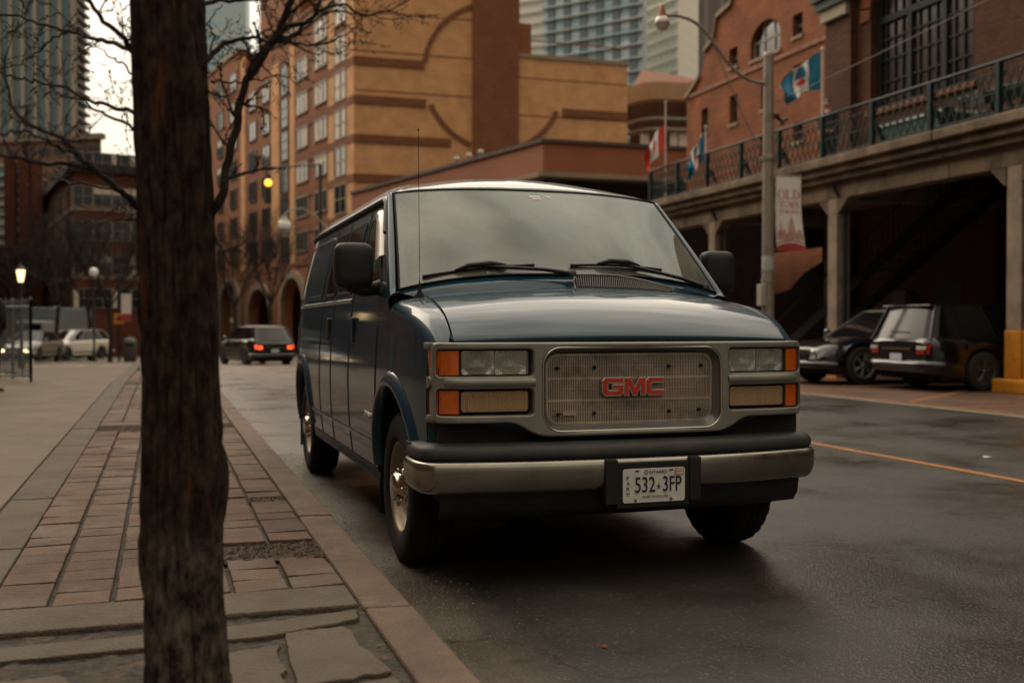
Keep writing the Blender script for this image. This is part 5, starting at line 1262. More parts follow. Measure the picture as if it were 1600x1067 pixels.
# railing
rl = thing('terrace_railing', 'dark green iron lattice railing along the terrace edge', 'railing', (13.98, 20, 4.8))
m = MB(); m.tube([(0, -12, .98), (0, 9.8, .98)], .035, 8); m.tube([(0, -12, .10), (0, 9.8, .10)], .018, 6); m.tube([(0, -12, .80), (0, 9.8, .80)], .014, 6); m.tube([(0, -12, .45), (0, 9.8, .45)], .012, 6); m.build('top_rail', greenm, rl)
yp = [-11.6 + 1.78 * k for k in range(13)]
for y in yp:
    m = MB(); m.box(-.05, y - .045, 0, .05, y + .045, .98); m.hexa([(.05, y - .035, .55), (.05, y + .035, .55), (.11, y + .035, .55), (.11, y - .035, .55), (.34, y - .035, 0), (.34, y + .035, 0), (.42, y + .035, 0), (.42, y - .035, 0)]); m.build('post', greenm, rl)
for y0, y1 in zip(yp[:-1], yp[1:]):
    m = MB(); a, b = y0 + .05, y1 - .05; n = 8
    for k in range(n):
        u0, u1 = lerp(a, b, k / n), lerp(a, b, (k + 1) / n); mid = (u0 + u1) / 2
        for p, q in (((u0, .12), (u1, .62)), ((u1, .12), (u0, .62)), ((u0, .62), (mid, .79)), ((u1, .62), (mid, .79))): m.tube([(0, p[0], p[1]), (0, q[0], q[1])], .014, 4, cap=False)
        r_ = .055; m.tube([(0, mid + r_ * cos(t), .87 + r_ * sin(t)) for t in [j * pi / 4 for j in range(9)]], .008, 4, cap=False)
    m.build('lattice_panel', greenm, rl)
# bench planter and kiosk bits on the terrace
m = MB(); p0 = (15.2, 18.35); m.box(-.5, -1.0, 0, .5, 1.0, .80); o = m.build('storage_crate', mat('crate_green', (.012, .055, .035), .6, var=.15), loc=(15.35, 19.05, 4.63)); tag(o, 'dark green covered bin with a pale top edge behind the terrace railing', 'bin')
m = MB(); m.box(-.54, -1.04, .80, .54, 1.04, .87); m.build('lid', mat('lid_pale', (.35, .40, .38), .5, var=.1), o)
o = thing('patio_table', 'green patio table with dark stools on the terrace near the right edge', 'table', (15.1, 16.55, 4.63))
m = MB(); m.box(-.45, -.9, .86, .45, .9, .93); m.build('table_top', copper, o, bevel=.01)
for sx in (-.35, .35):
    for sy in (-.75, .75): m = MB(); m.tube([(sx, sy, 0), (sx, sy, .86)], .03, 6); m.build('leg', greenm, o)
lb = ['dark folding chair on the terrace, left of the patio table', 'dark folding chair on the terrace, tucked under the patio table']
for i, (y, x) in enumerate(((17.75, 15.0), (16.6, 14.7))):
    o = thing('folding_chair', lb[i], 'chair', (x, y, 4.63), .4 + i)
    m = MB(); m.box(-.22, -.22, .43, .22, .22, .47); m.build('seat', blackp, o, bevel=.01); m = MB(); m.box(-.22, .20, .60, .22, .23, .9); m.build('backrest', blackp, o, bevel=.01)
    for sx in (-.2, .2):
        for a_, b_ in (((sx, -.2, 0), (sx, .22, .92)), ((sx, .24, 0), (sx, -.15, .45))): m = MB(); m.tube([a_, b_], .012, 5); m.build('leg', blackp, o)
# steps up to the terrace from the parking level
st = thing('outside_stair', 'dark iron staircase climbing behind the columns to the terrace', 'stairs', (16.9, 26.9, 0))
stm = mat('stair_iron', (.008, .007, .006), .8, spec=.15, var=.2); n = 22; rise = 4.6 / n; run = .40
for sx in (-.55, .55):
    m = MB(); m.hexa([(sx - .03, 0, 0), (sx + .03, 0, 0), (sx + .03, -n * run, 4.6), (sx - .03, -n * run, 4.6), (sx - .03, 0, .3), (sx + .03, 0, .3), (sx + .03, -n * run, 4.9), (sx - .03, -n * run, 4.9)]); m.build('stringer', stm, st)
    m = MB(); m.tube([(sx, 0, 1.05), (sx, -n * run, 5.65)], .025, 6)
    for k in range(0, n * 2): y = -k * run / 2; m.tube([(sx, y, -y / run * rise + .2), (sx, y, -y / run * rise + 1.05)], .010, 4, cap=False)
    m.build('handrail', stm, st)
tre = mat('tread', (.014, .012, .010), .7, var=.3, vscale=6)
for k in range(n): m = MB(); m.box(-.52, -(k + 1) * run, (k + 1) * rise - .03, .52, -k * run + .02, (k + 1) * rise); m.build('tread', tre, st)
# cable across the front
m = MB(); pts = [Vector((11.55, 19.1, 5.55)).lerp(Vector((15.5, 6.0, 9.2)), t) - Vector((0, 0, sin(pi * t) * .35)) for t in [k / 20 for k in range(21)]]; m.tube(pts, .009, 4)
o = m.build('overhead_cable', mat('cable_grey', (.20, .18, .16), .6, var=0)); tag(o, 'thin pale cable running from the lamp post across the hall window', 'cable')
# ================================================================== street lamp and banner
metalp = mat('galvanised_pole', (.30, .26, .215), .5, metal=.3, var=.22, vscale=3, bump=.1, bscale=40, dirt=(.15, .115, .085), dscale=3, dcut=.56)
globem = mat('lamp_globe_glass', (.62, .58, .50), .15, var=.05, coat=.5)
LX, LY = 11.55, 19.1
lp_ = thing('street_lamp', 'tall galvanised street lamp with curved arm, globe lantern and hanging banner', 'street lamp', (LX, LY, 0))
m = MB(); m.tube([(0, 0, 0), (0, 0, .3), (0, 0, 3), (0, 0, 6.55)], [.15, .125, .115, .10], 18); m.lathe([(.13, 2.0), (.135, 2.05), (.13, 2.1)], (0, 0, 0), 'z', 18); m.lathe([(.122, 4.44), (.128, 4.46), (.128, 4.54), (.122, 4.56)], (0, 0, 0), 'z', 18); m.build('pole', metalp, lp_)
m = MB(); m.lathe([(.0, 6.62), (.09, 6.6), (.105, 6.55), (.105, 6.5)], (0, 0, 0), 'z', 16); m.build('pole_cap', metalp, lp_)
ap = [(-.1, 0, 5.98), (-.42, 0, 6.02), (-.72, 0, 6.16), (-1.0, 0, 6.42), (-1.3, 0, 6.78), (-1.62, 0, 7.05), (-1.98, 0, 7.15), (-2.28, 0, 7.14)]
ap2 = []
for i in range(len(ap) - 1):
    for k in range(4):
        t = k / 4; P = [Vector(ap[max(0, min(len(ap) - 1, i + j))]) for j in (-1, 0, 1, 2)]
        ap2.append(.5 * ((2 * P[1]) + (-P[0] + P[2]) * t + (2 * P[0] - 5 * P[1] + 4 * P[2] - P[3]) * t * t + (-P[0] + 3 * P[1] - 3 * P[2] + P[3]) * t ** 3))
m = MB(); m.tube(ap2 + [Vector(ap[-1])], .034, 8); m.build('arm', metalp, lp_)
m = MB(); m.tube([(-.11, 0, 4.5), (-.62, 0, 5.4), (-1.28, 0, 6.75)], .013, 5); m.build('brace', metalp, lp_)
m = MB(); m.lathe([(.02, 7.34), (.05, 7.32), (.055, 7.22), (.09, 7.14), (.10, 7.08)], (-2.34, 0, 0), 'z', 16); m.build('lantern_cap', mat('cap_copper', (.20, .075, .04), .5, metal=.4, var=.2), lp_)
m = MB(); m.lathe([(0.14 * sin(pi * k / 14) + 1e-4, 6.99 + .15 * cos(pi * k / 14)) for k in range(15)], (-2.34, 0, 0), 'z', 22)
m.build('globe', globem, lp_)
m = MB(); m.lathe([(.146, 6.95), (.150, 6.97), (.146, 6.99)], (-2.34, 0, 0), 'z', 22); m.build('globe_ring', metalp, lp_)
m = MB(); m.box(.10, -.05, 5.30, .22, .05, 5.38); m.tube([(.16, 0, 5.36), (.30, 0, 5.24), (.42, 0, 5.30)], .035, 8); m.lathe([(.06, 5.18), (.03, 5.28)], (.30, 0, 0), 'z', 8); m.build('clamp', blackp, lp_)
m = MB(); m.box(-.22, -.12, 1.55, -.105, .06, 1.98); m.build('control_box', mat('box_grey', (.33, .30, .26), .5, var=.1), lp_, bevel=.01)
m = MB(); m.lathe([(.116, 2.25), (.121, 2.3), (.121, 2.5), (.116, 2.55)], (0, 0, 0), 'z', 16); m.build('sticker_wrap', mat('wrap_pale', (.38, .38, .36), .6, var=.1), lp_)
# banner
banw = mat('banner_white', (.80, .76, .68), .8, var=.06, vscale=6)
banr = mat('banner_red', (.42, .052, .045), .8, var=.05); banp = mat('banner_pink', (.46, .17, .13), .8, var=.05)
bn = thing('banner', 'white and red OLD TOWN TORONTO banner hanging on the street lamp', 'banner', (LX + .16, LY - .02, 2.66))
BW, BH = .58, 1.50
def BF(x, z, off=0.): t = z / BH; k = 1 - t; return Vector((x + .035 * k * k * (x / BW) * 1.5 + .04 * k * k, .05 * sin(x * 9 + z * 2.2) * k + off, z))
m = MB(); m.grid([[BF(BW * i / 12, BH * j / 24) for i in range(13)] for j in range(25)]); m.build('cloth', banw, bn)
m = MB(); m.tube([(-.06, 0, BH + .01), (BW + .02, 0, BH + .01)], .014, 6); m.build('bracket_rod', metalp, bn); m = MB(); m.tube([(-.06, 0.02, .02), (.02, .02, .02)], .012, 6); m.build('bracket_rod', metalp, bn)
def banner_shape(nm, cells, mt):
    m = MB()
    for x0, x1, z0, z1 in cells:
        nx = max(1, int((x1 - x0) / .03)); nz_ = max(1, int((z1 - z0) / .04))
        m.grid([[BF(lerp(x0, x1, i / nx), lerp(z0, z1, j / nz_), -.004) for i in range(nx + 1)] for j in range(nz_ + 1)], 0, False)
    m.build(nm, mt, bn)
def arcb(z0f, z1f, nm, mt):
    m = MB(); rows = [[BF(BW * i / 16, lerp(z0f(i / 16), z1f(i / 16), j / 3), -.005) for i in range(17)] for j in range(4)]; m.grid(rows, 0, False); m.build(nm, mt, bn)
arcb(lambda t: 0, lambda t: .04 + .12 * sin(pi * lerp(.12, .88, t)), 'red_band', banr)
arcb(lambda t: .075 + .12 * sin(pi * lerp(.12, .88, t)), lambda t: .10 + .12 * sin(pi * lerp(.12, .88, t)), 'red_line', banr)
cells = []
rr = random.Random(5)
for k in range(7): h = rr.uniform(.08, .20); cells.append((.03 + k * .03, .05 + k * .03, .22, .24 + h))
for k in range(5): h = rr.uniform(.08, .20); cells.append((.42 + k * .03, .44 + k * .03, .22, .24 + h))
for j in range(6):
    w_ = .105 * (1 - j * .10)
    for i in range(4): cells.append((.32 - w_ + i * w_ / 2 + .004, .32 - w_ + (i + 1) * w_ / 2 - .004, .24 + j * .055, .28 + j * .055))
cells += [(.285, .355, .57, .60), (.30, .34, .60, .64), (.312, .328, .64, .70), (.318, .322, .70, .76), (.11, .125, .3, .56), (.10, .135, .47, .49)]
banner_shape('skyline_print', cells, banp)
# serif lettering drawn stroke by stroke
def serif_word(word, x0, x1, z0, h, nm):
    G = {'O': 'ring', 'L': [(.12, 0, .12, 1, .14), (0, 0, .7, 0, .06), (.7, 0, .74, .26, .05), (0, 1, .3, 1, .05)], 'D': 'dee', 'T': [(.4, 0, .4, 1, .14), (.02, 1, .78, 1, .06), (.02, 1, 0, .76, .05), (.78, 1, .8, .76, .05), (.22, 0, .58, 0, .05)],
         'W': [(.05, 1, .3, 0, .13), (.3, 0, .52, .9, .06), (.52, .9, .76, 0, .13), (.76, 0, 1.0, 1, .06), (-.06, 1, .18, 1, .05), (.88, 1, 1.1, 1, .05)],
         'N': [(.12, 0, .12, 1, .06), (.12, 1, .72, 0, .14), (.72, 0, .72, 1, .06), (0, 0, .26, 0, .05), (.58, 1, .86, 1, .05), (0, 1, .2, 1, .05)],
         'R': [(.12, 0, .12, 1, .14), (.12, 1, .5, 1, .05), (.5, 1, .62, .78, .1), (.62, .78, .48, .52, .1), (.48, .52, .12, .52, .05), (.36, .52, .72, 0, .12), (0, 0, .26, 0, .05)]}
    wd = {'O': .92, 'L': .78, 'D': .92, 'T': .82, 'W': 1.12, 'N': .88, 'R': .8}
    tot = sum(wd[c] + .12 for c in word) - .12; k = (x1 - x0) / tot; m = MB(); x = x0
    def seg(a, b, c, d, w_):
        p, q = Vector((x + a * k, z0 + b * h)), Vector((x + c * k, z0 + d * h)); t = (q - p).normalized(); n = Vector((-t.y, t.x)) * w_ * h * .55; e = t * .02 * h
        m.add([BF(*(p - e + n), -.006), BF(*(p - e - n), -.006), BF(*(q + e - n), -.006), BF(*(q + e + n), -.006)], [(0, 1, 2, 3)])
    def ring(a0, a1, cx, rx, rz):
        n = 16
        for i in range(n):
            t0, t1 = lerp(a0, a1, i / n), lerp(a0, a1, (i + 1) / n); w0, w1_ = .03 + .085 * abs(cos(t0)), .03 + .085 * abs(cos(t1))
            q = [(x + (cx + rx * cos(t0)) * k, z0 + (.5 + rz * sin(t0)) * h), (x + (cx + (rx - w0 * 1.25) * cos(t0)) * k, z0 + (.5 + (rz - .06) * sin(t0)) * h), (x + (cx + (rx - w1_ * 1.25) * cos(t1)) * k, z0 + (.5 + (rz - .06) * sin(t1)) * h), (x + (cx + rx * cos(t1)) * k, z0 + (.5 + rz * sin(t1)) * h)]
            m.add([BF(a, b, -.006) for a, b in q], [(0, 1, 2, 3)])
    for c in word:
        if G[c] == 'ring': ring(0, 2 * pi, .46, .46, .52)
        elif G[c] == 'dee': ring(-pi / 2, pi / 2, .34, .56, .5); seg(.14, 0, .14, 1, .14); seg(0, 1, .36, 1, .05); seg(0, 0, .36, 0, .05)
        else:
            for s in G[c]: seg(*s)
        x += (wd[c] + .12) * k
    m.build(nm, banr, bn)
serif_word('OLD', .04, .545, 1.035, .18, 'lettering'); serif_word('TOWN', .085, .52, .86, .125, 'lettering'); serif_word('TORONTO', .09, .51, .745, .072, 'lettering')
# ================================================================== flags
def flagpole(label, x, y, z0, z1, r=.03):
    o = thing('flagpole', label, 'flagpole', (x, y, z0), 0, 'flagpoles on the terrace edge'); m = MB(); m.tube([(0, 0, 0), (0, 0, z1 - z0)], [r, r * .7], 10); m.build('pole', mat('pole_white', (.48, .44, .38), .5, var=.1), o); m = MB(); m.lathe([(0, .08), (.04, .05), (.04, .0), (0, -.03)], (0, 0, z1 - z0), 'z', 10); m.build('finial', MATS['pole_white'], o); return o
fb = mat('flag_blue', (.010, .15, .26), .7, var=.06); fw = mat('flag_white', (.78, .76, .72), .75, var=.05); frr = mat('flag_red', (.60, .05, .018), .7, var=.06)
LEAF = [(0, .95), (.12, .70), (.30, .78), (.24, .45), (.42, .62), (.46, .50), (.72, .55), (.62, .32), (.72, .22), (.34, -.05), (.38, -.18), (.06, -.12), (.05, -.5), (-.05, -.5), (-.06, -.12), (-.38, -.18), (-.34, -.05), (-.72, .22), (-.62, .32), (-.72, .55), (-.46, .50), (-.42, .62), (-.24, .45), (-.30, .78), (-.12, .70)]
def inpoly(x, y, P):
    c = False; j = len(P) - 1
    for i in range(len(P)):
        if (P[i][1] > y) != (P[j][1] > y) and x < (P[j][0] - P[i][0]) * (y - P[i][1]) / (P[j][1] - P[i][1] + 1e-12) + P[i][0]: c = not c
        j = i
    return c
def flag(label, x, y, ztop, w_, h_, out, drop, colf, ph, blow=.4):
    """hoist edge on the pole; cloth blows out by `out` and sags by `drop` at the fly"""
    m = MB(); NU, NV = 72, 48; pts = []
    for i in range(NU + 1):
        u = i / NU; row = []
        for j in range(NV + 1):
            v = j / NV
            px_ = -out * (u ** .9) * (1 - .25 * v * u) ; dz = -drop * (u ** 1.25) - v * h_ * (1 - .45 * u)
            py_ = .09 * sin(u * 9 + v * 4 + ph) * u + .05 * sin(u * 17 - v * 6 + ph * 2) * u + blow * u * .2
            row.append((px_, py_, dz + .03 * sin(u * 11 + v * 3 + ph)))
        pts.append(row)
    vs = [p for r in pts for p in r]; cols = {0: [], 1: [], 2: []}
    for i in range(NU):
        for j in range(NV): cols[colf((i + .5) / NU, (j + .5) / NV)].append((i * (NV + 1) + j, (i + 1) * (NV + 1) + j, (i + 1) * (NV + 1) + j + 1, i * (NV + 1) + j + 1))
    fs = []; mi = []
    for c in cols: fs += cols[c]; mi += [c] * len(cols[c])
    m.v = vs; m.f = fs; m.m = mi; m.sm = [True] * len(fs); o = m.build('flag', [fb, fw, frr], loc=(x, y, ztop)); tag(o, label, 'flag', 'flags flying over the terrace'); return o
def city(u, v):
    if inpoly((u - .44) / .155, ((.72 - v)) / .27, LEAF): return 2
    # two pale tower curves sweeping up the blue field
    a = abs(u - (.40 - .16 * (1 - (v - .1) * 1.1) ** 1 * (v < 1))) < .05
    cu1 = .30 + .10 * (v - .5) ** 2 * 2; cu2 = .60 - .10 * (v - .5) ** 2 * 2
    if v < .52 and (abs(u - cu1) < .045 or abs(u - cu2) < .045): return 1
    if .50 <= v and .26 < u < .64: return 1
    if v < .07 and u < .64 and u > .26: return 1
    return 0
def canada(u, v):
    if u < .27 or u > .73: return 2
    return 2 if inpoly((u - .5) / .19, (.5 - v) / .42, LEAF) else 1
p = at(1278, 205, 24.8); flagpole('white pole on the terrace railing carrying the large blue city flag', 14.2, 21.2, 4.8, 7.35)
flag('large blue city flag with red maple leaf blowing beside the dark hall', 14.15, 21.2, 7.28, 1.4, .80, 1.05, .78, city, .6)
flagpole('short white pole at the terrace rail holding the folded blue flag', 14.2, 26.7, 4.8, 6.55)
flag('small blue and white flag hanging in folds below the orange brick wall', 14.15, 26.7, 6.40, 1.2, .75, .52, .95, city, 2.1)
flagpole('tall slim pole with red and white flag just right of the van roof', 14.2, 29.2, 4.6, 7.72)
flag('red and white maple leaf flag drooping from the pole right of the van roof', 14.16, 29.2, 7.10, 1.3, .85, .62, .95, canada, 4.0)
# ================================================================== cars
tintg2 = mat('dark_rear_glass', (.006, .006, .007), .14, var=0, spec=.3)
tyre2 = mat('car_tyre', (.014, .013, .012), .8, var=.2)
alloy = mat('alloy_rim', (.30, .29, .27), .35, metal=.7, var=.1)
darkrim = mat('dark_alloy_rim', (.09, .085, .08), .4, metal=.6, var=.1)
tail_on = mat('tail_lamp_lit', (.6, .03, .01), .3, var=0, emit=(1, .10, .03), estr=2.6)
tail_off = mat('tail_lamp', (.34, .018, .010), .2, var=.1, coat=.5)
head_on = mat('headlamp_lit', (1, .9, .7), .3, var=0, emit=(1, .74, .36), estr=7)
head_off = mat('headlamp_off', (.42, .42, .40), .12, var=.3, vscale=14, coat=.6)
silvw = mat('plate_pale', (.5, .55, .6), .5, var=.05)
def carpaint(nm, c, r=.3): return mat(nm, c, r, metal=.1, var=.04, coat=1., spec=.3)
def make_car(name, label, loc, rz, L_, W, H, prof, gh, paint_, wb, fo, tr=.34, cat='car', group=None, lights='off', rim=None, spokes=5, hatch=True, plates=True, box_=False):
    """front at y=0, rear at y=L_. prof: (y, z) top line of the lower body; gh: greenhouse (y_base_f, y_top_f, y_top_r, y_base_r)"""
    o = thing(name, label, cat, loc, rz, group); hw = W / 2; rim = rim or alloy
    py_, pz_ = [p[0] for p in prof], [p[1] for p in prof]
    def deck(y): return float(np.interp(y, py_, pz_))
    def hwid(y):
        e = min(y, L_ - y); k = max(0, 1 - e / .55); return hw * (1 - .16 * k ** 2.4)
    def lo(y):
        z = .24 + .10 * max(0, 1 - min(y, L_ - y) / .5)
        for c in (fo, fo + wb):
            R = tr + .05
            if abs(y - c) < R: z = max(z, tr + sqrt(R * R - (y - c) ** 2) * .98)
        return z
    ys = sorted(set([0, .02, .06, .12, .2] + [L_ - .2, L_ - .12, L_ - .06, L_ - .02, L_] + [i * L_ / 60 for i in range(61)] + [c + s * (tr + .05 - e) for c in (fo, fo + wb) for s in (-1, 1) for e in (.001, .01, .03)]))
    m = MB(); rows = []
    for y in ys:
        d = deck(y); w_ = hwid(y); l = lo(y); e = max(0, 1 - min(y, L_ - y) / .12); q = .03 * e
        zz = [l, lerp(l, d, .2), lerp(l, d, .45), lerp(l, d, .72), d - .10, d - .035, d]
        ww = [.955, .99, 1., .985, .965, .93, .86]
        h_ = [(w_ * b - q, y, z) for z, b in zip(zz, ww)] + [(w_ * .55, y, d + .022), (0, y, d + .03)]
        rows.append([(-a, b, c) for a, b, c in h_[:-1]] + h_[::-1])
    m.grid(rows)
    for r_ in (rows[0], rows[-1]): m.add(r_, [tuple(range(len(r_)))])
    m.build('body', paint_, o)
    # greenhouse
    yb0, yt0, yt1, yb1 = gh; n = 16
    def ghp(t, s, k=1.):                             # t 0..1 base->top, s -1..1 across, k length pos 0..1
        y = lerp(lerp(yb0, yt0, t), lerp(yb1, yt1, t), k); w0 = hw * .875; w1 = hw * .70
        w_ = lerp(w0, w1, t) * (1 - .05 * abs(2 * k - 1) ** 4); z = lerp(deck(y) - .01 if t < .01 else 0, H - .045, t) if False else lerp(deck(lerp(yb0, yb1, k)) - .015, H - .05, t)
        y += (-.06 if k < .5 else .06) * (1 - s * s) * abs(2 * k - 1) ** 3
        return Vector((s * w_, y, z))
    g = MB(); ring = lambda t: [ghp(t, -1, k / n) for k in range(n + 1)] + [ghp(t, -1 + 2 * s / 8, 1) for s in range(1, 8)] + [ghp(t, 1, 1 - k / n) for k in range(n + 1)] + [ghp(t, 1 - 2 * s / 8, 0) for s in range(1, 8)]
    g.grid([ring(t) for t in (0, .25, .5, .75, 1)], closed=True); g.build('windows', tintg, o)
    m = MB(); rows = []
    for k in range(n + 1):
        kk = k / n; rows.append([ghp(1, s, kk) + Vector((0, 0, .05 * (1 - s ** 4) * (1 - abs(2 * kk - 1) ** 6) + .004)) for s in [-1 + i / 6 for i in range(13)]])
    m.grid(rows); 
    m.tube(ring(1) + [ring(1)[0]], .014, 6); m.build('roof', paint_, o)
    for s in (-1, 1):
        for k, w_ in ((0, .035), (.36, .025), (.66, .025), (1, .04)):
            m = MB(); m.tube([ghp(t, s, k) + Vector((s * .004, 0, 0)) for t in (0, .33, .66, 1)], w_ * .6, 6); m.build('window_pillar', paint_ if k in (0, 1) else blackp, o)
        m = MB(); m.tube([ghp(0, s, .02) + Vector((s * .02, .15, .06)), ghp(0, s, .02) + Vector((s * .13, .12, .10))], .03, 6); m.lathe([(0, -.02), (.07, -.02), (.085, .02), (.06, .07), (0, .08)], tuple(ghp(0, s, .02) + Vector((s * .17, .12, .12))), 'y', 10); m.build('mirror', paint_, o)
        m = MB(); m.grid([[(s * (hwid(y) * .99 + .006), y, lerp(.42, .46, 0) + d) for d in (-.03, .03)] for y in [fo + tr + .12 + i * (wb - 2 * tr - .24) / 8 for i in range(9)]]); m.build('side_trim', blackp, o)
        for yy in (lerp(yb0, yb1, .03) + .1, lerp(yb0, yb1, .40), lerp(yb0, yb1, .70)):
            m = MB(); m.grid([[(s * (hwid(yy) * lerp(.99, .965, j / 4) + .004), yy + d, lerp(.36, deck(yy) - .10, j / 4)) for d in (-.006, .006)] for j in range(5)], 0, False); m.build('door_seam', seam, o)
        for yy in (lerp(yb0, yb1, .32), lerp(yb0, yb1, .62)):
            m = MB(); m.box(s * hwid(yy) * .98 - .02, yy - .09, deck(yy) - .17, s * hwid(yy) * .98 + .03 * s, yy + .09, deck(yy) - .135) if s > 0 else m.box(-hwid(yy) * .98 - .03, yy - .09, deck(yy) - .17, -hwid(yy) * .98 + .02, yy + .09, deck(yy) - .135); m.build('door_handle', paint_, o)
    # front: lamps, grille, bumper
    hl = head_on if lights == 'head' else head_off; tl = tail_on if lights == 'tail' else tail_off
    d0 = deck(.06); zf = d0 - .20
    for s in (-1, 1):
        m = MB(); rows = []
        for x, y in ((.52, -.012), (.68, -.002), (.80, .05), (.875, .17), (.90, .30)):
            yy = y; rows.append([(s * hw * x, yy - .014, zf), (s * hw * x, yy - .014 + .02, zf + .12)])
        m.grid(rows); m.build('headlight', hl, o)
        if lights == 'head': m = MB(); m.lathe([(0, -.012), (.07, -.01), (.075, .02)], (s * hw * .66, -.01, .46), 'y', 12); m.build('fog_light', hl, o)
        zt_ = deck(L_ - .05) - .10
        m = MB(); rows = []
        for x, y in ((.55, L_ + .012), (.72, L_ + .010), (.815, L_ - .015), (.87, L_ - .10), (.885, L_ - .25)):
            rows.append([(s * hw * x * 1.012, y, zt_ - .17), (s * hw * x * 1.012, y - .015, zt_)])
        m.grid(rows); m.build('tail_light', tl, o)
        if lights != 'tail':
            m = MB(); rows = []
            for x, y in ((.56, L_ + .020), (.72, L_ + .018), (.79, L_ + .0)): rows.append([(s * hw * x * 1.012, y, zt_ - .09), (s * hw * x * 1.012, y - .01, zt_ - .03)])
            m.grid(rows); m.build('reverse_lamp', head_off, o)
    m = MB(); m.box(-hw * .48, -.022, zf - .14, hw * .48, .02, zf + .10); m.build('grille', darkm, o, bevel=.01)
    m = MB()
    for k in range(3): m.box(-hw * .46, -.035, zf - .09 + k * .07, hw * .46, -.021, zf - .07 + k * .07)
    m.build('grille_bars', chrome, o)
    m = MB(); m.tube([(s * hw * .95, .32 if abs(s) > .99 else .05 * abs(s) ** 3 - .03, .40) for s in [-1, -.93, -.6, 0, .6, .93, 1]], .075, 8); m.build('front_bumper', paint_, o)
    m = MB(); m.tube([(s * hw * .95, L_ - .32 if abs(s) > .99 else L_ + .03 - .05 * abs(s) ** 3, .46) for s in [-1, -.93, -.6, 0, .6, .93, 1]], .085, 8); m.build('rear_bumper', paint_, o)
    if plates:
        m = MB(); m.box(-.16, -.12, .44, .16, -.108, .56); m.build('number_plate', silvw, o); m = MB(); m.box(-.16, L_ + .022, deck(L_) - .34, .16, L_ + .032, deck(L_) - .20); m.build('number_plate', silvw, o)
    m = MB(); m.box(-hw * .42, L_ + .010, deck(L_) - .13, hw * .42, L_ + .03, deck(L_) - .095); m.build('tailgate_strip', chrome, o)
    m = MB(); m.box(-hw * .9, .3, .2, hw * .9, L_ - .3, .34); m.build('underbody', under, o)
    for c in (fo, fo + wb):
        for s in (-1, 1):
            lc = (s * (hw - .12), c, tr); m = MB(); m.lathe([(tr * .62, .10), (tr * .9, .115), (tr, .09), (tr, -.09), (tr * .9, -.115), (tr * .62, -.10)], (0, 0, 0), 'x', 28)
            m.lathe([(tr * .62, -.10), (0, -.09)], (0, 0, 0), 'x', 12); ty = m.build('wheel', tyre2, o, loc=lc)
            m = MB(); x1 = s * .095; m.lathe([(tr * .66, x1 * 1.1), (tr * .58, x1 * 1.12), (tr * .58, x1 * .5)], (0, 0, 0), 'x', 28); m.lathe([(0, x1 * 1.15), (tr * .16, x1 * 1.12), (tr * .16, x1 * .6)], (0, 0, 0), 'x', 12)
            for k in range(spokes):
                a = 2 * pi * k / spokes + .3
                for da in (-.12, .12): m.tube([(x1 * .98, tr * .12 * cos(a), tr * .12 * sin(a)), (x1 * 1.06, tr * .60 * cos(a + da), tr * .60 * sin(a + da))], [.022, .014], 4)
            m.build('rim', rim, ty)
            m = MB(); m.lathe([(0, x1 * .42), (tr * .58, x1 * .42)], (0, 0, 0), 'x', 20); m.build('brake_backing', darkm, ty)
    return o
def place(px, py, D): p = at(px, py, D); return (p.x, p.y)
def face(dx, dy): return atan2(-dx, -dy) * -1 if False else atan2(dx, -dy)      # rz so that the car's front (-y) points along (dx, dy)
suvp = [(0, .70), (.04, .80), (.22, .92), (.7, 1.0), (1.15, 1.06), (3.9, 1.12), (4.45, 1.14), (4.66, 1.06), (4.74, .92)]
sedp = [(0, .60), (.05, .68), (.3, .78), (1.15, .92), (1.4, .95), (3.6, .98), (4.5, .96), (4.62, .90), (4.7, .8)]
# dark utility car driving away, brake lights lit
x, y = 3.55, 45.3; g = zg(47)
make_car('police_car' if False else 'estate_car', 'black car with pale roof and glowing red tail lamps driving away left of the van', (x, y + 4.3, g), face(-.26, .966), 4.75, 1.95, 1.68, suvp, (1.15, 2.15, 4.2, 4.66), carpaint('car_black', (.008, .009, .010)), 2.85, .92, .37, lights='tail', rim=darkrim)
o = bpy.data.objects['estate_car']
o.location = (3.2, 50.1, zg(49)); 
for c in o.children:
    if c.name.startswith('roof'): c.data.materials[0] = mat('roof_white', (.42, .40, .36), .35, var=.03, coat=.6)
# white SUV coming
make_car('utility_car', 'white utility car with lit headlamps turning at the junction on the left', (at(66, 540, 60).x, at(66, 540, 60).y, zg(60) - .02), face(-.62, -.78), 4.7, 1.88, 1.70, suvp, (1.15, 2.15, 4.0, 4.62), carpaint('car_white', (.74, .70, .62)), 2.75, .90, .36, lights='head', rim=darkrim)
make_car('hatchback', 'white parked car partly hidden right behind the white utility car', (at(160, 540, 68).x, at(160, 540, 68).y, zg(64)), face(.80, -.6), 4.3, 1.8, 1.45, sedp[:-2] + [(4.3, .9)], (1.3, 2.0, 3.6, 4.15), carpaint('car_pearl', (.62, .60, .54)), 2.6, .85, .32, lights='off', rim=darkrim)
make_car('saloon_car', 'silver car half hidden left of the white utility car, behind the fence end', (at(40, 545, 63).x, at(40, 545, 63).y, zg(62)), face(-.5, -.85), 4.6, 1.8, 1.42, sedp, (1.4, 2.1, 3.5, 4.2), carpaint('car_silver', (.33, .32, .30)), 2.7, .9, .32, lights='head', rim=darkrim)
make_car('oncoming_car', 'pale car with glowing headlamps seen through the fence bars', (at(22, 545, 52).x, at(22, 545, 52).y, zg(52)), face(-.25, -.97), 4.6, 1.8, 1.48, sedp, (1.4, 2.1, 3.5, 4.2), carpaint('car_grey', (.20, .20, .19)), 2.7, .9, .32, lights='head', rim=darkrim)
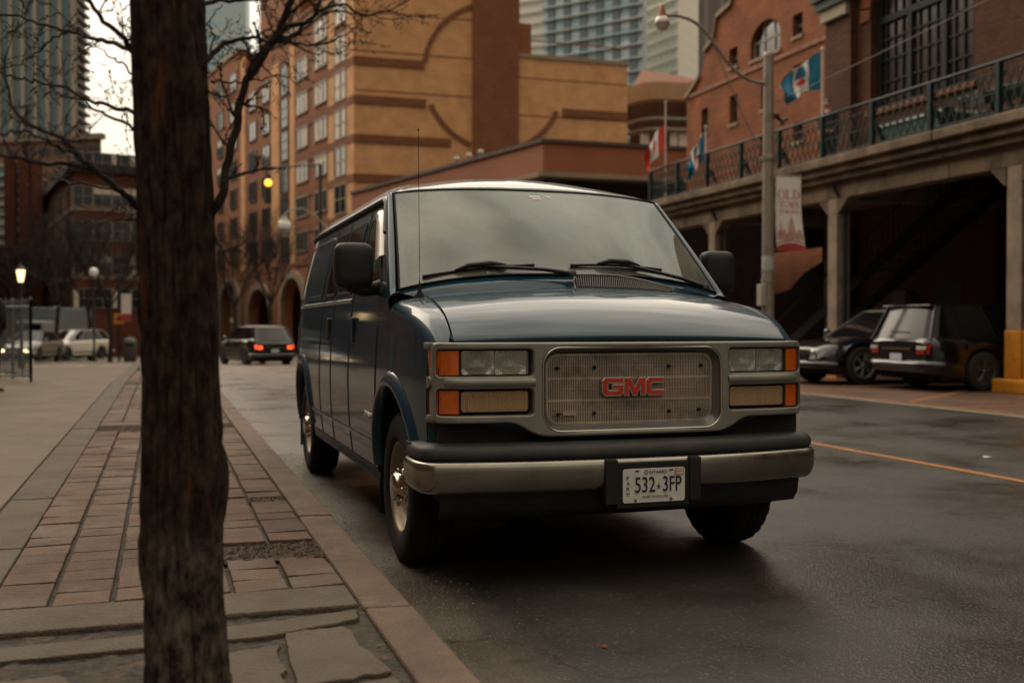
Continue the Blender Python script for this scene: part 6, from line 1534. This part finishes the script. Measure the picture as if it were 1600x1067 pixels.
# box truck behind
tk = thing('box_truck', 'blue grey box truck standing behind the fence on the left', 'truck', (at(62, 530, 72).x, at(62, 530, 72).y, zg(70)), -.3)
m = MB(); m.box(-1.2, 0, .9, 1.2, 6, 3.3); m.build('cargo_box', mat('truck_box', (.17, .20, .21), .6, var=.1), tk, bevel=.05)
m = MB(); m.box(-1.1, -2.0, .6, 1.1, -.05, 2.4); m.build('cab', mat('truck_cab', (.25, .26, .26), .4, var=.1), tk, bevel=.15)
m = MB(); m.box(-.95, -2.03, 1.5, .95, -1.99, 2.2); m.build('windscreen', tintg, tk)
for sx in (-1, 1):
    for yy in (-1.1, 4.4): m = MB(); m.lathe([(0, -.14), (.4, -.14), (.45, -.1), (.45, .1), (.4, .14), (0, .14)], (sx * .95, yy, .45), 'x', 20); m.build('wheel', tyre2, tk)
# the two parked cars under the terrace
blk = carpaint('car_deep_blue', (.003, .005, .008), .25); blk2 = carpaint('car_deep_grey', (.004, .005, .006), .25)
hp = [(0, .64), (.05, .70), (.3, .80), (1.05, .89), (1.35, .92), (3.9, .95), (4.5, .95), (4.65, .9), (4.72, .82)]
s1 = make_car('crossover', 'black crossover parked nose-out under the terrace, its silver headlamp facing the road', (12.05, 18.85, 0), face(-1, 0), 4.75, 1.88, 1.50, hp, (1.15, 2.05, 4.05, 4.6), blk, 2.85, .92, .38, rim=alloy, spokes=6)
m = MB(); m.box(-.55, -.075, .62, .55, -.03, .70); m.build('badge_strip', chrome, s1)
vp = [(0, .66), (.05, .72), (.3, .82), (.95, .9), (1.2, .93), (4.4, .96), (4.98, .96), (5.05, .93), (5.1, .86)]
# rear of the minivan towards the road: front points +x
s2 = make_car('minivan', 'black minivan parked tail-out in front of the crossover, beside the yellow column base', (17.75, 16.52, 0), face(1, 0), 5.1, 1.92, 1.56, vp, (1.0, 2.05, 4.80, 5.03), blk2, 3.0, .98, .35, rim=darkrim, spokes=5)
s2_w = [c for c in s2.children if c.name.startswith('windows')][0]; s2_w.data.materials[0] = tintg2
m = MB(); m.box(-.66, 4.70, 1.50, .66, 4.92, 1.53); m.build('roof_spoiler', blk2, s2, bevel=.01)
m = MB(); m.tube([(-.3, 5.04, 1.03), (.2, 5.06, 1.06)], .012, 5); m.build('rear_wiper', blackp, s2)
# ================================================================== people
skinm = mat('skin', (.42, .24, .16), .55, var=.05); coatm = mat('dark_coat', (.018, .018, .022), .85, var=.2, vscale=10); trm = mat('dark_jeans', (.03, .035, .05), .85, var=.2); hairm = mat('brown_hair', (.07, .045, .03), .7, var=.3, vscale=60); shoem = mat('dark_shoe', (.02, .016, .014), .5, var=.1)
def skinned(name, verts, edges, mt, par, levels=1):
    me = bpy.data.meshes.new(name); me.from_pydata([v[:3] for v in verts], edges, []); o = bpy.data.objects.new(name, me); COL.objects.link(o)
    md = o.modifiers.new('skin', 'SKIN'); md.use_smooth_shade = True
    for i, v in enumerate(verts): r_ = v[3]; me.skin_vertices[0].data[i].radius = (r_, r_ if len(v) < 5 else v[4])
    me.skin_vertices[0].data[0].use_root = True; sb = o.modifiers.new('s', 'SUBSURF'); sb.levels = levels; sb.render_levels = levels
    dg = bpy.context.evaluated_depsgraph_get(); m2 = bpy.data.meshes.new_from_object(o.evaluated_get(dg)); m2.name = name; bpy.data.objects.remove(o)
    m2.materials.clear(); m2.materials.append(mt)
    for f in m2.polygons: f.use_smooth = True
    o = bpy.data.objects.new(name, m2); COL.objects.link(o); o.parent = par; return o
def person(label, loc, rz, cm, lean=.05, group=None):
    """standing 1.74 m, facing -y, hands resting before the waist"""
    P = thing('person', label, 'person', loc, rz, group)
    V = [(0, 0, .96, .14, .11), (0, 0, 1.12, .125, .10), (0, -lean * .3, 1.30, .16, .11), (0, -lean * .6, 1.42, .12, .085), (0, -lean, 1.50, .055), (0, -lean * 1.3, 1.56, .055)]; E_ = [(0, 1), (1, 2), (2, 3), (3, 4), (4, 5)]
    def ch(start, pts):
        k = start
        for p in pts: V.append(p); E_.append((k, len(V) - 1)); k = len(V) - 1
        return k
    hands = []
    for s in (-1, 1):
        ch(0, [(s * .095, 0, .88, .095), (s * .10, -.01, .50, .062), (s * .105, .015, .28, .055), (s * .11, .02, .08, .038), (s * .115, -.12, .035, .035)])
        k = ch(3, [(s * .185, -lean * .5, 1.40, .058), (s * .225, .02, 1.12, .043), (s * .15, -.17, .98, .032), (s * .10, -.24, .985, .026), (s * .075, -.285, .985, .030, .018)]); hands.append((k, s))
    for k, s in hands:
        for i, (dx, l) in enumerate(((.028, .062), (.010, .072), (-.010, .068), (-.027, .052))):
            ch(k, [(s * (.075 + dx * .6), -.305, .985, .0095), (s * (.07 + dx), -.305 - l * .6, .978, .009), (s * (.062 + dx * .9), -.305 - l, .955, .008)])
        ch(k, [(s * .105, -.29, 1.0, .011), (s * .10, -.325, 1.012, .009)])
    skinned('body', V, E_, skinm, P)
    hy_ = -lean * 1.5
    m = MB(); rows = []
    for j in range(17):
        ph = -pi / 2 + pi * j / 16; row = []
        for k in range(20):
            th = 2 * pi * k / 20; x = .074 * cos(ph) * cos(th); y = .094 * cos(ph) * sin(th); z = .118 * sin(ph)
            if z < 0: x *= 1 - .35 * (-z / .118) ** 1.5; y *= 1 - .12 * (-z / .118)
            if sin(th) < -.8 and -.03 < z < .01: y -= .018 * (1 + z * 20 if z < 0 else 1)
            if sin(th) < -.6 and .012 < z < .035 and .25 < abs(cos(th)) < .62: y += .008
            row.append((x, hy_ + y, 1.645 + z))
        rows.append(row)
    m.grid(rows, closed=True); hd = m.build('head', skinm, P)
    m = MB()
    for s in (-1, 1): m.lathe([(0, -.006), (.010, -.002), (.010, .004)], (s * .030, hy_ - .080, 1.655), 'y', 8)
    m.build('eyes', darkm, hd); m = MB(); m.tube([(-.022, hy_ - .083, 1.598), (0, hy_ - .091, 1.597), (.022, hy_ - .083, 1.598)], .0045, 5); m.build('mouth', mat('lips', (.30, .11, .09), .6, var=0), hd)
    for s in (-1, 1): m = MB(); m.lathe([(0, s * .012), (.018, s * .010), (.022, 0)], (s * .074, hy_ + .005, 1.64), 'x', 8); m.build('ear', skinm, hd)
    m = MB(); rows = []
    for j in range(9):
        ph = pi * .08 + pi / 2 * j / 8 * .92; rows.append([(.084 * cos(ph) * cos(th), hy_ + .012 + .106 * cos(ph) * sin(th) + .0, 1.648 + .130 * sin(ph) - (.06 if sin(th) > .1 and j < 2 else 0)) for th in [2 * pi * k / 20 for k in range(20)]])
    m.grid(rows, closed=True); m.build('hair', hairm, P)
    CV = [(0, .0, .86, .185, .15), (0, 0, 1.0, .165, .135), (0, 0, 1.12, .155, .13), (0, -lean * .3, 1.30, .185, .135), (0, -lean * .6, 1.43, .13, .10), (0, -lean, 1.50, .072)]; CE = [(0, 1), (1, 2), (2, 3), (3, 4), (4, 5), ]; base = len(CV)
    CV.append((0, .005, .70, .20, .16)); CE.append((0, base))
    for s in (-1, 1):
        k = 4
        for p in ((s * .19, -lean * .5, 1.405, .075), (s * .232, .02, 1.12, .062), (s * .155, -.165, .985, .048)): CV.append(p); CE.append((k, len(CV) - 1)); k = len(CV) - 1
    skinned('coat', CV, CE, cm, P)
    TV = [(0, 0, .92, .135, .11)]; TE = []
    for s in (-1, 1):
        k = 0
        for p in ((s * .098, 0, .82, .105), (s * .102, -.01, .50, .075), (s * .107, .015, .26, .066), (s * .11, .02, .09, .062)): TV.append(p); TE.append((k, len(TV) - 1)); k = len(TV) - 1
    skinned('trousers', TV, TE, trm, P)
    for s in (-1, 1): m = MB(); m.hexa([(s * .115 - .045, -.17, 0), (s * .115 + .045, -.17, 0), (s * .115 + .045, .08, 0), (s * .115 - .045, .08, 0), (s * .115 - .035, -.15, .05), (s * .115 + .035, -.15, .05), (s * .115 + .035, .07, .10), (s * .115 - .035, .07, .10)]); m.build('shoe', shoem, P, bevel=.012)
    return P
person('person in a dark coat standing behind the terrace railing above the banner', (14.75, 21.75, 4.63), radians(-62), coatm)
person('person in black at the left edge of the picture beside the fence', (at(-17, 500, 17).x, at(-17, 500, 17).y, .12), radians(160), mat('black_coat', (.008, .008, .009), .9, var=.1))
# ================================================================== left side: fence, lamps, signs
fnm = mat('fence_metal', (.16, .18, .18), .45, metal=.3, var=.15)
fx, fy = at(48, 597, 20).xy
fe = thing('patio_fence', 'grey metal picket fence with glass panels at the left edge of the walk', 'fence', (fx, fy, .12))
def fence_run(x0, y0, x1, y1):
    a, b = Vector((x0, y0)), Vector((x1, y1)); L_ = (b - a).length; t = (b - a) / L_; n = int(L_ / .14)
    m = MB()
    for z in (.12, 1.38): m.tube([(a.x, a.y, z), (b.x, b.y, z)], .02, 6)
    m.build('rail', fnm, fe)
    k = 0; s = 0
    while s < L_ + .01:
        p = a + t * s; m = MB(); m.box(p.x - .022, p.y - .022, 0, p.x + .022, p.y + .022, 1.52); m.lathe([(0, 1.58), (.02, 1.55), (.03, 1.52)], (p.x, p.y, 0), 'z', 8); m.build('fence_post', fnm, fe); s += L_ / max(1, round(L_ / 1.6))
    m = MB()
    for k in range(1, n):
        p = a + t * (L_ * k / n); m.tube([(p.x, p.y, .08), (p.x, p.y, 1.50)], .010, 5); m.lathe([(0, 1.56), (.016, 1.51), (0, 1.48)], (p.x, p.y, 0), 'z', 5)
    m.build('picket_panel', fnm, fe)
fence_run(0, 0, -4.5, .25); fence_run(0, 0, -1.9, 5.5)
lampon = mat('lit_lantern', (1, .8, .5), .4, var=0, emit=(1, .70, .34), estr=2.6)
globe2 = mat('pale_globe', (.60, .60, .56), .3, var=.03, emit=(1, .95, .85), estr=.10)
irond = mat('black_iron', (.014, .014, .014), .5, var=.1)
def post_lamp(label, px, py, D, kind, hh, group='globe street lamps down the street'):
    p = at(px, py, D); zb_ = zg(p.y) + (.1 if p.x < .9 else 0); o = thing('post_lamp', label, 'street lamp', (p.x, p.y, zb_), 0, group); H_ = p.z - zb_
    m = MB(); m.tube([(0, 0, 0), (0, 0, .5), (0, 0, .55), (0, 0, H_ - hh * .5)], [.11, .10, .06, .045], 10); m.build('pole', irond, o)
    if kind == 'lantern':
        m = MB(); m.lathe([(.07, -.20), (.13, .16), (.13, .18)], (0, 0, H_), 'z', 6, smooth=False); m.build('lantern_glass', lampon, o)
        m = MB(); m.lathe([(.16, .18), (.09, .28), (.025, .33), (.015, .40), (0, .42)], (0, 0, H_), 'z', 12); m.lathe([(.045, -.4), (.07, -.25), (.08, -.20), (0, -.20)], (0, 0, H_), 'z', 10); m.build('lantern_cap', irond, o)
    else:
        r_ = hh * .5; m = MB(); m.lathe([(r_ * sin(pi * k / 12) + 1e-4, r_ * cos(pi * k / 12)) for k in range(13)], (0, 0, H_), 'z', 16); m.build('globe', globe2, o)
        m = MB(); m.lathe([(r_ * .3, -r_ * 1.7), (r_ * .62, -r_ * 1.4), (r_ * .62, -r_ * .8), (0, -r_ * .8)], (0, 0, H_), 'z', 12); m.build('globe_collar', metalp, o)
    return o
post_lamp('lit old-fashioned lantern on a black post behind the fence', 33, 431, 34, 'lantern', .5, None)
post_lamp('white globe lamp on a thin post between the lantern and the tree trunk', 147, 425, 52, 'globe', .42)
post_lamp('small distant globe lamp low above the white utility car', 91, 483, 74, 'globe', .5)
# globe lamp on an arm, left of the van roof
p = at(445, 354, 40); q = Vector((p.x + 2.4, p.y + .6))
o = thing('arm_street_lamp', 'white globe street lamp hanging from a curved arm left of the van roof', 'street lamp', (q.x, q.y, zg(q.y)))
dx, dy = p.x - q.x, p.y - q.y; zz = p.z - zg(q.y)
m = MB(); m.tube([(0, 0, 0), (0, 0, 3), (0, 0, zz + .2)], [.13, .11, .08], 12); m.build('pole', metalp, o)
m = MB(); m.tube([(0, 0, zz - .75), (dx * .12, dy * .12, zz - .55), (dx * .3, dy * .3, zz - .1), (dx * .5, dy * .5, zz + .42), (dx * .72, dy * .72, zz + .70), (dx * .92, dy * .92, zz + .62), (dx, dy, zz + .42)], .03, 6); m.build('arm', metalp, o)
m = MB(); m.lathe([(.23 * sin(pi * k / 12) + 1e-4, zz + .05 + .21 * cos(pi * k / 12)) for k in range(13)], (dx, dy, 0), 'z', 18); m.build('globe', globe2, o)
m = MB(); m.lathe([(.10, zz + .42), (.13, zz + .26), (.18, zz + .22)], (dx, dy, 0), 'z', 12); m.build('lantern_cap', metalp, o)
m = MB(); m.lathe([(.21, zz - .10), (.13, zz - .22), (.12, zz - .38), (0, zz - .40)], (dx, dy, 0), 'z', 12); m.build('globe_collar', mat('collar_pale', (.35, .33, .30), .5, var=.1), o)
# lit amber signal against the building
p = at(420, 286, 66); m = MB(); m.lathe([(.0, -.10), (.20, -.04), (.22, .06), (0, .12)], (0, 0, 0), 'y', 14); 
o = thing('traffic_signal', 'small glowing amber traffic signal hanging in front of the brown wing', 'traffic light', (p.x + .0, p.y, p.z))
m.build('lens', mat('amber_glow', (1, .5, .05), .3, var=0, emit=(1, .48, .04), estr=3), o); m = MB(); m.box(-.2, .06, -1.25, .2, .36, .3); m.build('housing', irond, o, bevel=.03)
m = MB(); m.tube([(0, .2, .3), (0, .22, .9), (3.2, .4, 1.3)], .05, 6); m.tube([(3.2, .4, 1.3), (3.2, .4, -p.z + zg(66))], .10, 8); m.build('mast', irond, o)
# orange sign and banner on a post
p = at(186, 498, 58); o = thing('warning_sign', 'orange square sign on a dark post just left of the tree trunk', 'sign', (p.x, p.y, zg(p.y)))
m = MB(); zz = p.z - zg(p.y); m.tube([(0, .05, 0), (0, .05, zz + 2.4)], .06, 8); m.build('post', irond, o)
m = MB(); m.box(-.26, -.02, zz - .28, .26, .0, zz + .28); m.build('panel', mat('sign_orange', (.62, .22, .02), .5, var=.05), o, bevel=.02)
m = MB(); m.box(-.06, -.026, zz - .12, .06, -.018, zz + .14); m.box(-.14, -.026, zz - .02, .14, -.018, zz + .05); m.build('symbol', plateink, o)
p2 = at(197, 480, 58); m = MB(); m.box(.12, -.02, p2.z - zg(p.y) - .75, .62, 0, p2.z - zg(p.y) + .72); m.build('hanging_banner', banw, o); m = MB(); m.box(.125, -.03, p2.z - zg(p.y) - .74, .615, -.02, p2.z - zg(p.y) - .35); m.build('banner_foot', banr, o)
# street bins beside the sign
p = at(203, 540, 58); o = thing('litter_bin', 'grey litter bin on the far pavement beside the orange sign', 'bin', (p.x, p.y, zg(p.y)))
m = MB(); m.lathe([(.0, 0), (.32, 0), (.36, 1.0), (.38, 1.05), (.25, 1.25), (0, 1.3)], (0, 0, 0), 'z', 16); m.build('drum', mat('bin_grey', (.12, .12, .11), .6, var=.1), o)
m = MB(); m.box(-.18, -.40, .82, .18, -.30, .98); m.build('opening', darkm, o)
# low far buildings closing the street behind the trunk
A, B, C_ = V2(-40, 100), V2(66, 96), V2(70, 104)
poly_building('low_brick_shed', 'low dark building with brown sloping roof below the teal condominium', 'building', [A, B, C_, V2(-40, 110)], zg(95) - 1, Zt(398, 96), dbrick, {0: (4, 1, 2.0, 2, 1.2, 1.2, 'd', [0])}, cornice=(mat('shed_roof', (.06, .035, .025), .8, var=.2), .8, .2, .8))
A, B, C_ = V2(196, 112), V2(470, 150), V2(470, 160)
poly_building('far_dark_block', 'dark low block far down the street, mostly hidden behind the tree trunk', 'building', [A, B, C_, V2(196, 130)], -3, Zt(440, 130), dbrick, {0: (14, 2, .5, 3.0, 1.6, 1.6, 'd', [0, 0, 3])}, cornice=(roofd, .4, .2, .3))
# row of brick buildings along the left side of the street, mirrored in the flank of the van
A, B = Vector((-16.8, 122)), Vector((-14.0, -26))
poly_building('left_brick_row', 'long brick row along the left side of the street, seen mirrored in the van flank', 'building', [B, A, Vector((-26, 122)), Vector((-24, -26))], -2, 23, rbrick, {0: (28, 6, 1.0, 3.4, 1.6, 2.0, 'd', [0])}, cornice=(roofd, .4, .3, .3))
# ================================================================== trees
bark = bpy.data.materials.new('bark'); bark.use_nodes = True
def barkmat():
    N = bark.node_tree.nodes; K = bark.node_tree.links.new; b = N['Principled BSDF']; b.inputs['Roughness'].default_value = .92; b.inputs['Specular IOR Level'].default_value = .2
    t = N.new('ShaderNodeTexCoord')
    def nz(scale, st, det=7, ro=.6):
        mp_ = N.new('ShaderNodeMapping'); mp_.inputs['Scale'].default_value = st; K(t.outputs['Object'], mp_.inputs[0]); n = N.new('ShaderNodeTexNoise'); n.inputs['Scale'].default_value = scale; n.inputs['Detail'].default_value = det; n.inputs['Roughness'].default_value = ro; K(mp_.outputs[0], n.inputs[0]); return n.outputs[0]
    def rp_(v, stops):
        r = N.new('ShaderNodeValToRGB'); e = r.color_ramp.elements; e[0].position, e[0].color = stops[0][0], (*stops[0][1], 1); e[1].position, e[1].color = stops[-1][0], (*stops[-1][1], 1)
        for p_, c_ in stops[1:-1]: q = e.new(p_); q.color = (*c_, 1)
        K(v, r.inputs[0]); return r.outputs[0]
    base = rp_(nz(30, (1, 1, .55), 9, .74), [(.36, (.006, .004, .003)), (.46, (.026, .016, .010)), (.56, (.054, .034, .021)), (.76, (.105, .070, .045))])
    rust = N.new('ShaderNodeMapRange'); rust.inputs[1].default_value = .60; rust.inputs[2].default_value = .70; K(nz(7, (1.6, 1.6, .16), 5), rust.inputs[0])
    x = N.new('ShaderNodeMix'); x.data_type = 'RGBA'; K(rust.outputs[0], x.inputs[0]); K(base, x.inputs[6]); x.inputs[7].default_value = (.15, .05, .014, 1)
    # lighter, scaly foot
    s = N.new('ShaderNodeSeparateXYZ'); K(t.outputs['Object'], s.inputs[0]); ad = N.new('ShaderNodeMath'); ad.operation = 'ADD'; K(s.outputs[2], ad.inputs[0])
    nn = N.new('ShaderNodeMapRange'); nn.inputs[3].default_value = -.28; nn.inputs[4].default_value = .28; K(nz(5, (1, 1, .6), 4), nn.inputs[0]); K(nn.outputs[0], ad.inputs[1])
    f = N.new('ShaderNodeMapRange'); f.inputs[1].default_value = .62; f.inputs[2].default_value = .42; K(ad.outputs[0], f.inputs[0])
    x2 = N.new('ShaderNodeMix'); x2.data_type = 'RGBA'; K(f.outputs[0], x2.inputs[0]); K(x.outputs[2], x2.inputs[6]); K(rp_(nz(26, (1, 1, .55), 8, .7), [(.38, (.012, .009, .007)), (.48, (.07, .053, .039)), (.68, (.19, .15, .113))]), x2.inputs[7])
    K(x2.outputs[2], b.inputs['Base Color'])
    u = N.new('ShaderNodeBump'); u.inputs['Strength'].default_value = 1; u.inputs['Distance'].default_value = .02; K(nz(30, (1, 1, .38), 9, .74), u.inputs['Height'])
    K(u.outputs[0], b.inputs['Normal'])
barkmat()
twigm = mat('twig_bark', (.018, .012, .009), .9, var=.3, vscale=20)
from mathutils import noise as mn
TX, TY0 = .047, 3.03
tree = thing('street_tree', 'bare street tree with thick dark scaly trunk in the left foreground', 'tree', (TX, TY0, .10))
m = MB(); rows = []
NZT, NA = 240, 96
rad_t = [(0, .145), (.05, .122), (.12, .106), (.25, .103), (.45, .103), (.62, .107), (.68, .103), (.85, .100), (1.2, .097), (1.6, .099), (2.0, .0965), (2.6, .093), (3.2, .085), (4.2, .06)]
for i in range(NZT + 1):
    z = 3.4 * i / NZT; R = float(np.interp(z, [a for a, b in rad_t], [b for a, b in rad_t]))
    cx = float(np.interp(z, [0, .5, 1., 1.5, 1.9, 2.3, 3.4], [.004, .002, -.002, -.012, -.028, -.036, -.05])); row = []
    for k in range(NA):
        a = 2 * pi * k / NA; q = Vector((cos(a) * 1.7, sin(a) * 1.7, z * 1.1)); r_ = R
        r_ += .0075 * mn.noise(Vector((cos(a) * 9, sin(a) * 9, z * 3.2))) + .010 * mn.noise(q * 2.1) + .0055 * mn.noise(Vector((cos(a) * 19, sin(a) * 19, z * 8)))
        rid = abs(mn.noise(Vector((cos(a) * 5.5, sin(a) * 5.5, z * 1.5 + 7)))); r_ -= .017 * max(0, .15 - rid) / .15; rd2 = abs(mn.noise(Vector((cos(a) * 11, sin(a) * 11, z * 4 + 3)))); r_ -= .007 * max(0, .14 - rd2) / .14
        if z < .55: r_ += .016 * sin(a * 3 + 1.2 + z * 2) * (1 - z / .55)
        r_ += .016 * math.exp(-((z - .66) / .07) ** 2) * max(0, cos(a + .1)) ** 2 + .010 * math.exp(-((z - .45) / .06) ** 2) * max(0, cos(a - 2.9)) ** 2
        row.append((cx + r_ * cos(a), r_ * sin(a), z))
    rows.append(row)
m.grid(rows, closed=True); m.build('trunk', bark, tree)
rt = random.Random(21)
def crook(m, pts, r0, r1, n=8, jig=.012, sub=5):
    P = [Vector(p) for p in pts]; out = []
    for i in range(len(P) - 1):
        for k in range(sub):
            t = k / sub; a, b, c, d = P[max(0, i - 1)], P[i], P[i + 1], P[min(len(P) - 1, i + 2)]
            q = .5 * ((2 * b) + (-a + c) * t + (2 * a - 5 * b + 4 * c - d) * t * t + (-a + 3 * b - 3 * c + d) * t ** 3)
            out.append(q + Vector([rt.uniform(-jig, jig) for _ in range(3)]) * (.5 if i == 0 and k == 0 else 1))
    out.append(P[-1]); N_ = len(out); m.tube(out, [lerp(r0, r1, (i / (N_ - 1)) ** .8) for i in range(N_)], n); return out
def twigs(m, path, r, depth, step, ln, up=Vector((0, 0, .25)), spread=1.0):
    L_ = sum((path[i + 1] - path[i]).length for i in range(len(path) - 1)); acc = 0; nxt = step * .6; side_ = 1
    for i in range(len(path) - 1):
        acc += (path[i + 1] - path[i]).length
        if acc > nxt:
            nxt += step * rt.uniform(.5, 1.5); t = (path[i + 1] - path[i]).normalized(); n = Vector([rt.gauss(0, 1) for _ in range(3)]); n = (n - t * n.dot(t)).normalized()
            d = (t * rt.uniform(.35, .9) + n * spread * rt.uniform(.6, 1.1) + up * rt.uniform(-.2, 1)).normalized(); l = ln * rt.uniform(.45, 1.2); p = path[i]; pts = [p]; q = p.copy()
            for k in range(5): d = (d + Vector([rt.uniform(-.32, .32) for _ in range(3)])).normalized(); q = q + d * l / 5; pts.append(q.copy())
            r_ = r * rt.uniform(.45, .7); m.tube(pts, [r_, r_ * .85, r_ * .7, r_ * .6, r_ * .5, r_ * .35], 5, cap=False)
            for k in range(1, 6):                    # swollen buds give the twigs their knobbly outline
                if rt.random() < .75: b_ = pts[k] + Vector([rt.uniform(-.004, .004) for _ in range(3)]); m.tube([b_ - d * .005, b_, b_ + d * .006], [.001, r_ * 1.1 + .0006, .0006], 5, cap=False)
            if depth > 0: twigs(m, pts, r_, depth - 1, step * .62, ln * .5, up, spread)
def T(px, py, D): return at(px, py, D) - Vector((TX, TY0, .10))
limbs = [  # (px, py, depth) along each limb, start radius, end radius
    ([(318, 350, 2.95), (345, 312, 2.9), (356, 262, 2.9), (372, 190, 2.88), (388, 128, 2.86), (428, 66, 2.84), (448, 22, 2.82), (462, -30, 2.8), (470, -120, 2.8)], .0155, .011),
    ([(400, 96, 2.86), (432, 60, 2.83), (452, 46, 2.8), (486, 34, 2.8), (500, 4, 2.8), (520, -50, 2.8)], .010, .006),
    ([(396, 104, 2.86), (428, 66, 2.86), (460, 58, 2.87), (500, 22, 2.88), (540, 12, 2.9), (570, 28, 2.9), (612, 18, 2.9), (656, -6, 2.9)], .0085, .002),
    ([(500, 20, 2.86), (560, 24, 2.86), (585, 27, 2.86), (632, 33, 2.88)], .004, .0015),
    ([(418, 60, 2.86), (455, 66, 2.84), (500, 74, 2.82), (550, 50, 2.82), (582, 54, 2.8)], .0055, .0018), ([(455, 68, 2.84), (500, 85, 2.8), (550, 79, 2.8)], .004, .0015),
    ([(314, 112, 2.92), (340, 80, 2.98), (372, 64, 3.0), (402, 62, 3.0), (440, 70, 3.0), (470, 68, 3.05)], .011, .003),
    ([(380, 62, 3.0), (392, 92, 3.05), (420, 112, 3.1), (452, 140, 3.15)], .005, .0018), ([(330, 128, 2.95), (360, 130, 3.0), (400, 128, 3.0), (440, 118, 3.05), (470, 140, 3.1)], .005, .0015),
    ([(316, 8, 2.95), (350, 4, 3.0), (395, 2, 3.0), (430, -8, 3.0)], .009, .004), ([(318, 96, 2.95), (338, 60, 3.0), (325, 40, 3.0), (350, 10, 3.1)], .004, .002),
    ([(214, 86, 2.95), (190, 58, 2.9), (160, 30, 2.85), (140, 0, 2.8), (120, -30, 2.8)], .0095, .006),
    ([(212, 84, 2.95), (180, 70, 3.0), (140, 60, 3.05), (100, 50, 3.1), (60, 38, 3.15), (30, 28, 3.2), (-20, 26, 3.2)], .0085, .004),
    ([(108, 52, 3.1), (80, 66, 3.1), (50, 92, 3.15), (10, 110, 3.2), (-20, 112, 3.2)], .004, .002),
    ([(216, 178, 2.95), (180, 168, 3.0), (140, 158, 3.0), (110, 140, 3.05), (60, 130, 3.1), (20, 120, 3.1), (-20, 112, 3.1)], .0075, .0035),
    ([(216, 205, 2.95), (170, 182, 2.9), (130, 160, 2.9), (90, 148, 2.9)], .006, .003), ([(215, 120, 2.95), (190, 100, 3.1), (168, 88, 3.1), (140, 60, 3.1)], .004, .0015),
    ([(222, 330, 2.95), (196, 306, 2.9), (160, 275, 2.85), (128, 246, 2.82), (100, 218, 2.8), (60, 200, 2.8), (30, 182, 2.8), (14, 140, 2.8), (10, 90, 2.8)], .0125, .0035),
    ([(150, 268, 2.85), (110, 258, 2.8), (60, 256, 2.75), (20, 246, 2.7), (-20, 236, 2.7)], .0085, .005), ([(120, 240, 2.82), (80, 226, 2.7), (40, 205, 2.7), (0, 212, 2.65), (-20, 215, 2.6)], .006, .003),
    ([(188, 300, 2.9), (150, 290, 3.0), (90, 282, 3.1), (40, 262, 3.1)], .005, .002), ([(222, 340, 2.95), (190, 345, 3.0), (150, 350, 3.05), (112, 342, 3.1)], .004, .0015),
    ([(220, 345, 2.95), (205, 330, 3.1), (190, 322, 3.15), (176, 330, 3.2), (150, 345, 3.2)], .004, .0015)]
for pts, r0, r1 in limbs:
    r0 *= .86; r1 *= .8; m = MB(); path = crook(m, [T(*p) for p in pts], r0, r1, 8, .004 if r0 > .007 else .006); twigs(m, path, max(r1, r0 * .35), 2, .085, .17); m.build('branch', twigm, tree)
# upper crown above the frame
m = MB()
for k in range(9):
    a = k * 2.4; z0 = 2.5 + .1 * k; P = [Vector((-.04, 0, z0))]; d = Vector((cos(a), sin(a), .9)).normalized()
    for j in range(6): P.append(P[-1] + d * .35); d = (d + Vector([rt.uniform(-.25, .25) for _ in range(3)]) + Vector((0, 0, .1))).normalized()
    path = crook(m, P, .035, .008, 7, .01); twigs(m, path, .008, 1, .22, .5)
m.build('crown', twigm, tree)
# bare trees further down the street
def bare_tree(label, px, D, h, seed, group='bare trees down the street'):
    global rt
    p = at(px, 540, D); o = thing('bare_tree', label, 'tree', (p.x, p.y, zg(p.y)), 0, group); rt = random.Random(seed)
    m = MB(); top = Vector((rt.uniform(-.2, .2), 0, h * .38)); crook(m, [(0, 0, 0), (.03, 0, h * .2), tuple(top)], .13, .085, 8, .02); m.build('trunk', twigm, o)
    m = MB()
    def rec(q, d, l, r, n):
        P = [q]
        for j in range(4): P.append(P[-1] + d * l / 4); d = (d + Vector([rt.uniform(-.20, .20) for _ in range(3)]) + Vector((0, 0, .05))).normalized()
        m.tube(P, [r, r * .9, r * .8, r * .7, r * .6], 5 if n > 1 else 3, cap=False)
        if n > 0:
            for k in range(4 if n > 2 else 3):
                i = rt.choice([2, 3, 4]); dd = (d + Vector([rt.gauss(0, .48) for _ in range(3)]) + Vector((0, 0, .2))).normalized(); rec(P[i], dd, l * rt.uniform(.6, .8), r * .58, n - 1)
    for k in range(6):
        a = k * 2 * pi / 6 + rt.uniform(-.3, .3); rec(top - Vector((0, 0, rt.uniform(0, h * .06))), Vector((cos(a) * .55, sin(a) * .55, 1)).normalized(), h * .27, .055, 4)
    m.build('crown', twigm, o)
bare_tree('bare tree before the arcade, left of the van roof', 421, 62, 9.0, 5)
bare_tree('bare tree over the oncoming white utility car', 88, 60, 8.6, 6)
bare_tree('bare tree between the white utility car and the orange sign', 140, 64, 8.2, 7)
bare_tree('bare tree just left of the tree trunk, behind the orange sign', 172, 56, 8.0, 8)
bare_tree('slender bare tree at the far left above the fence', 22, 70, 8.4, 9)
bare_tree('faint bare tree against the arcade beside the trunk', 366, 74, 9.5, 10)
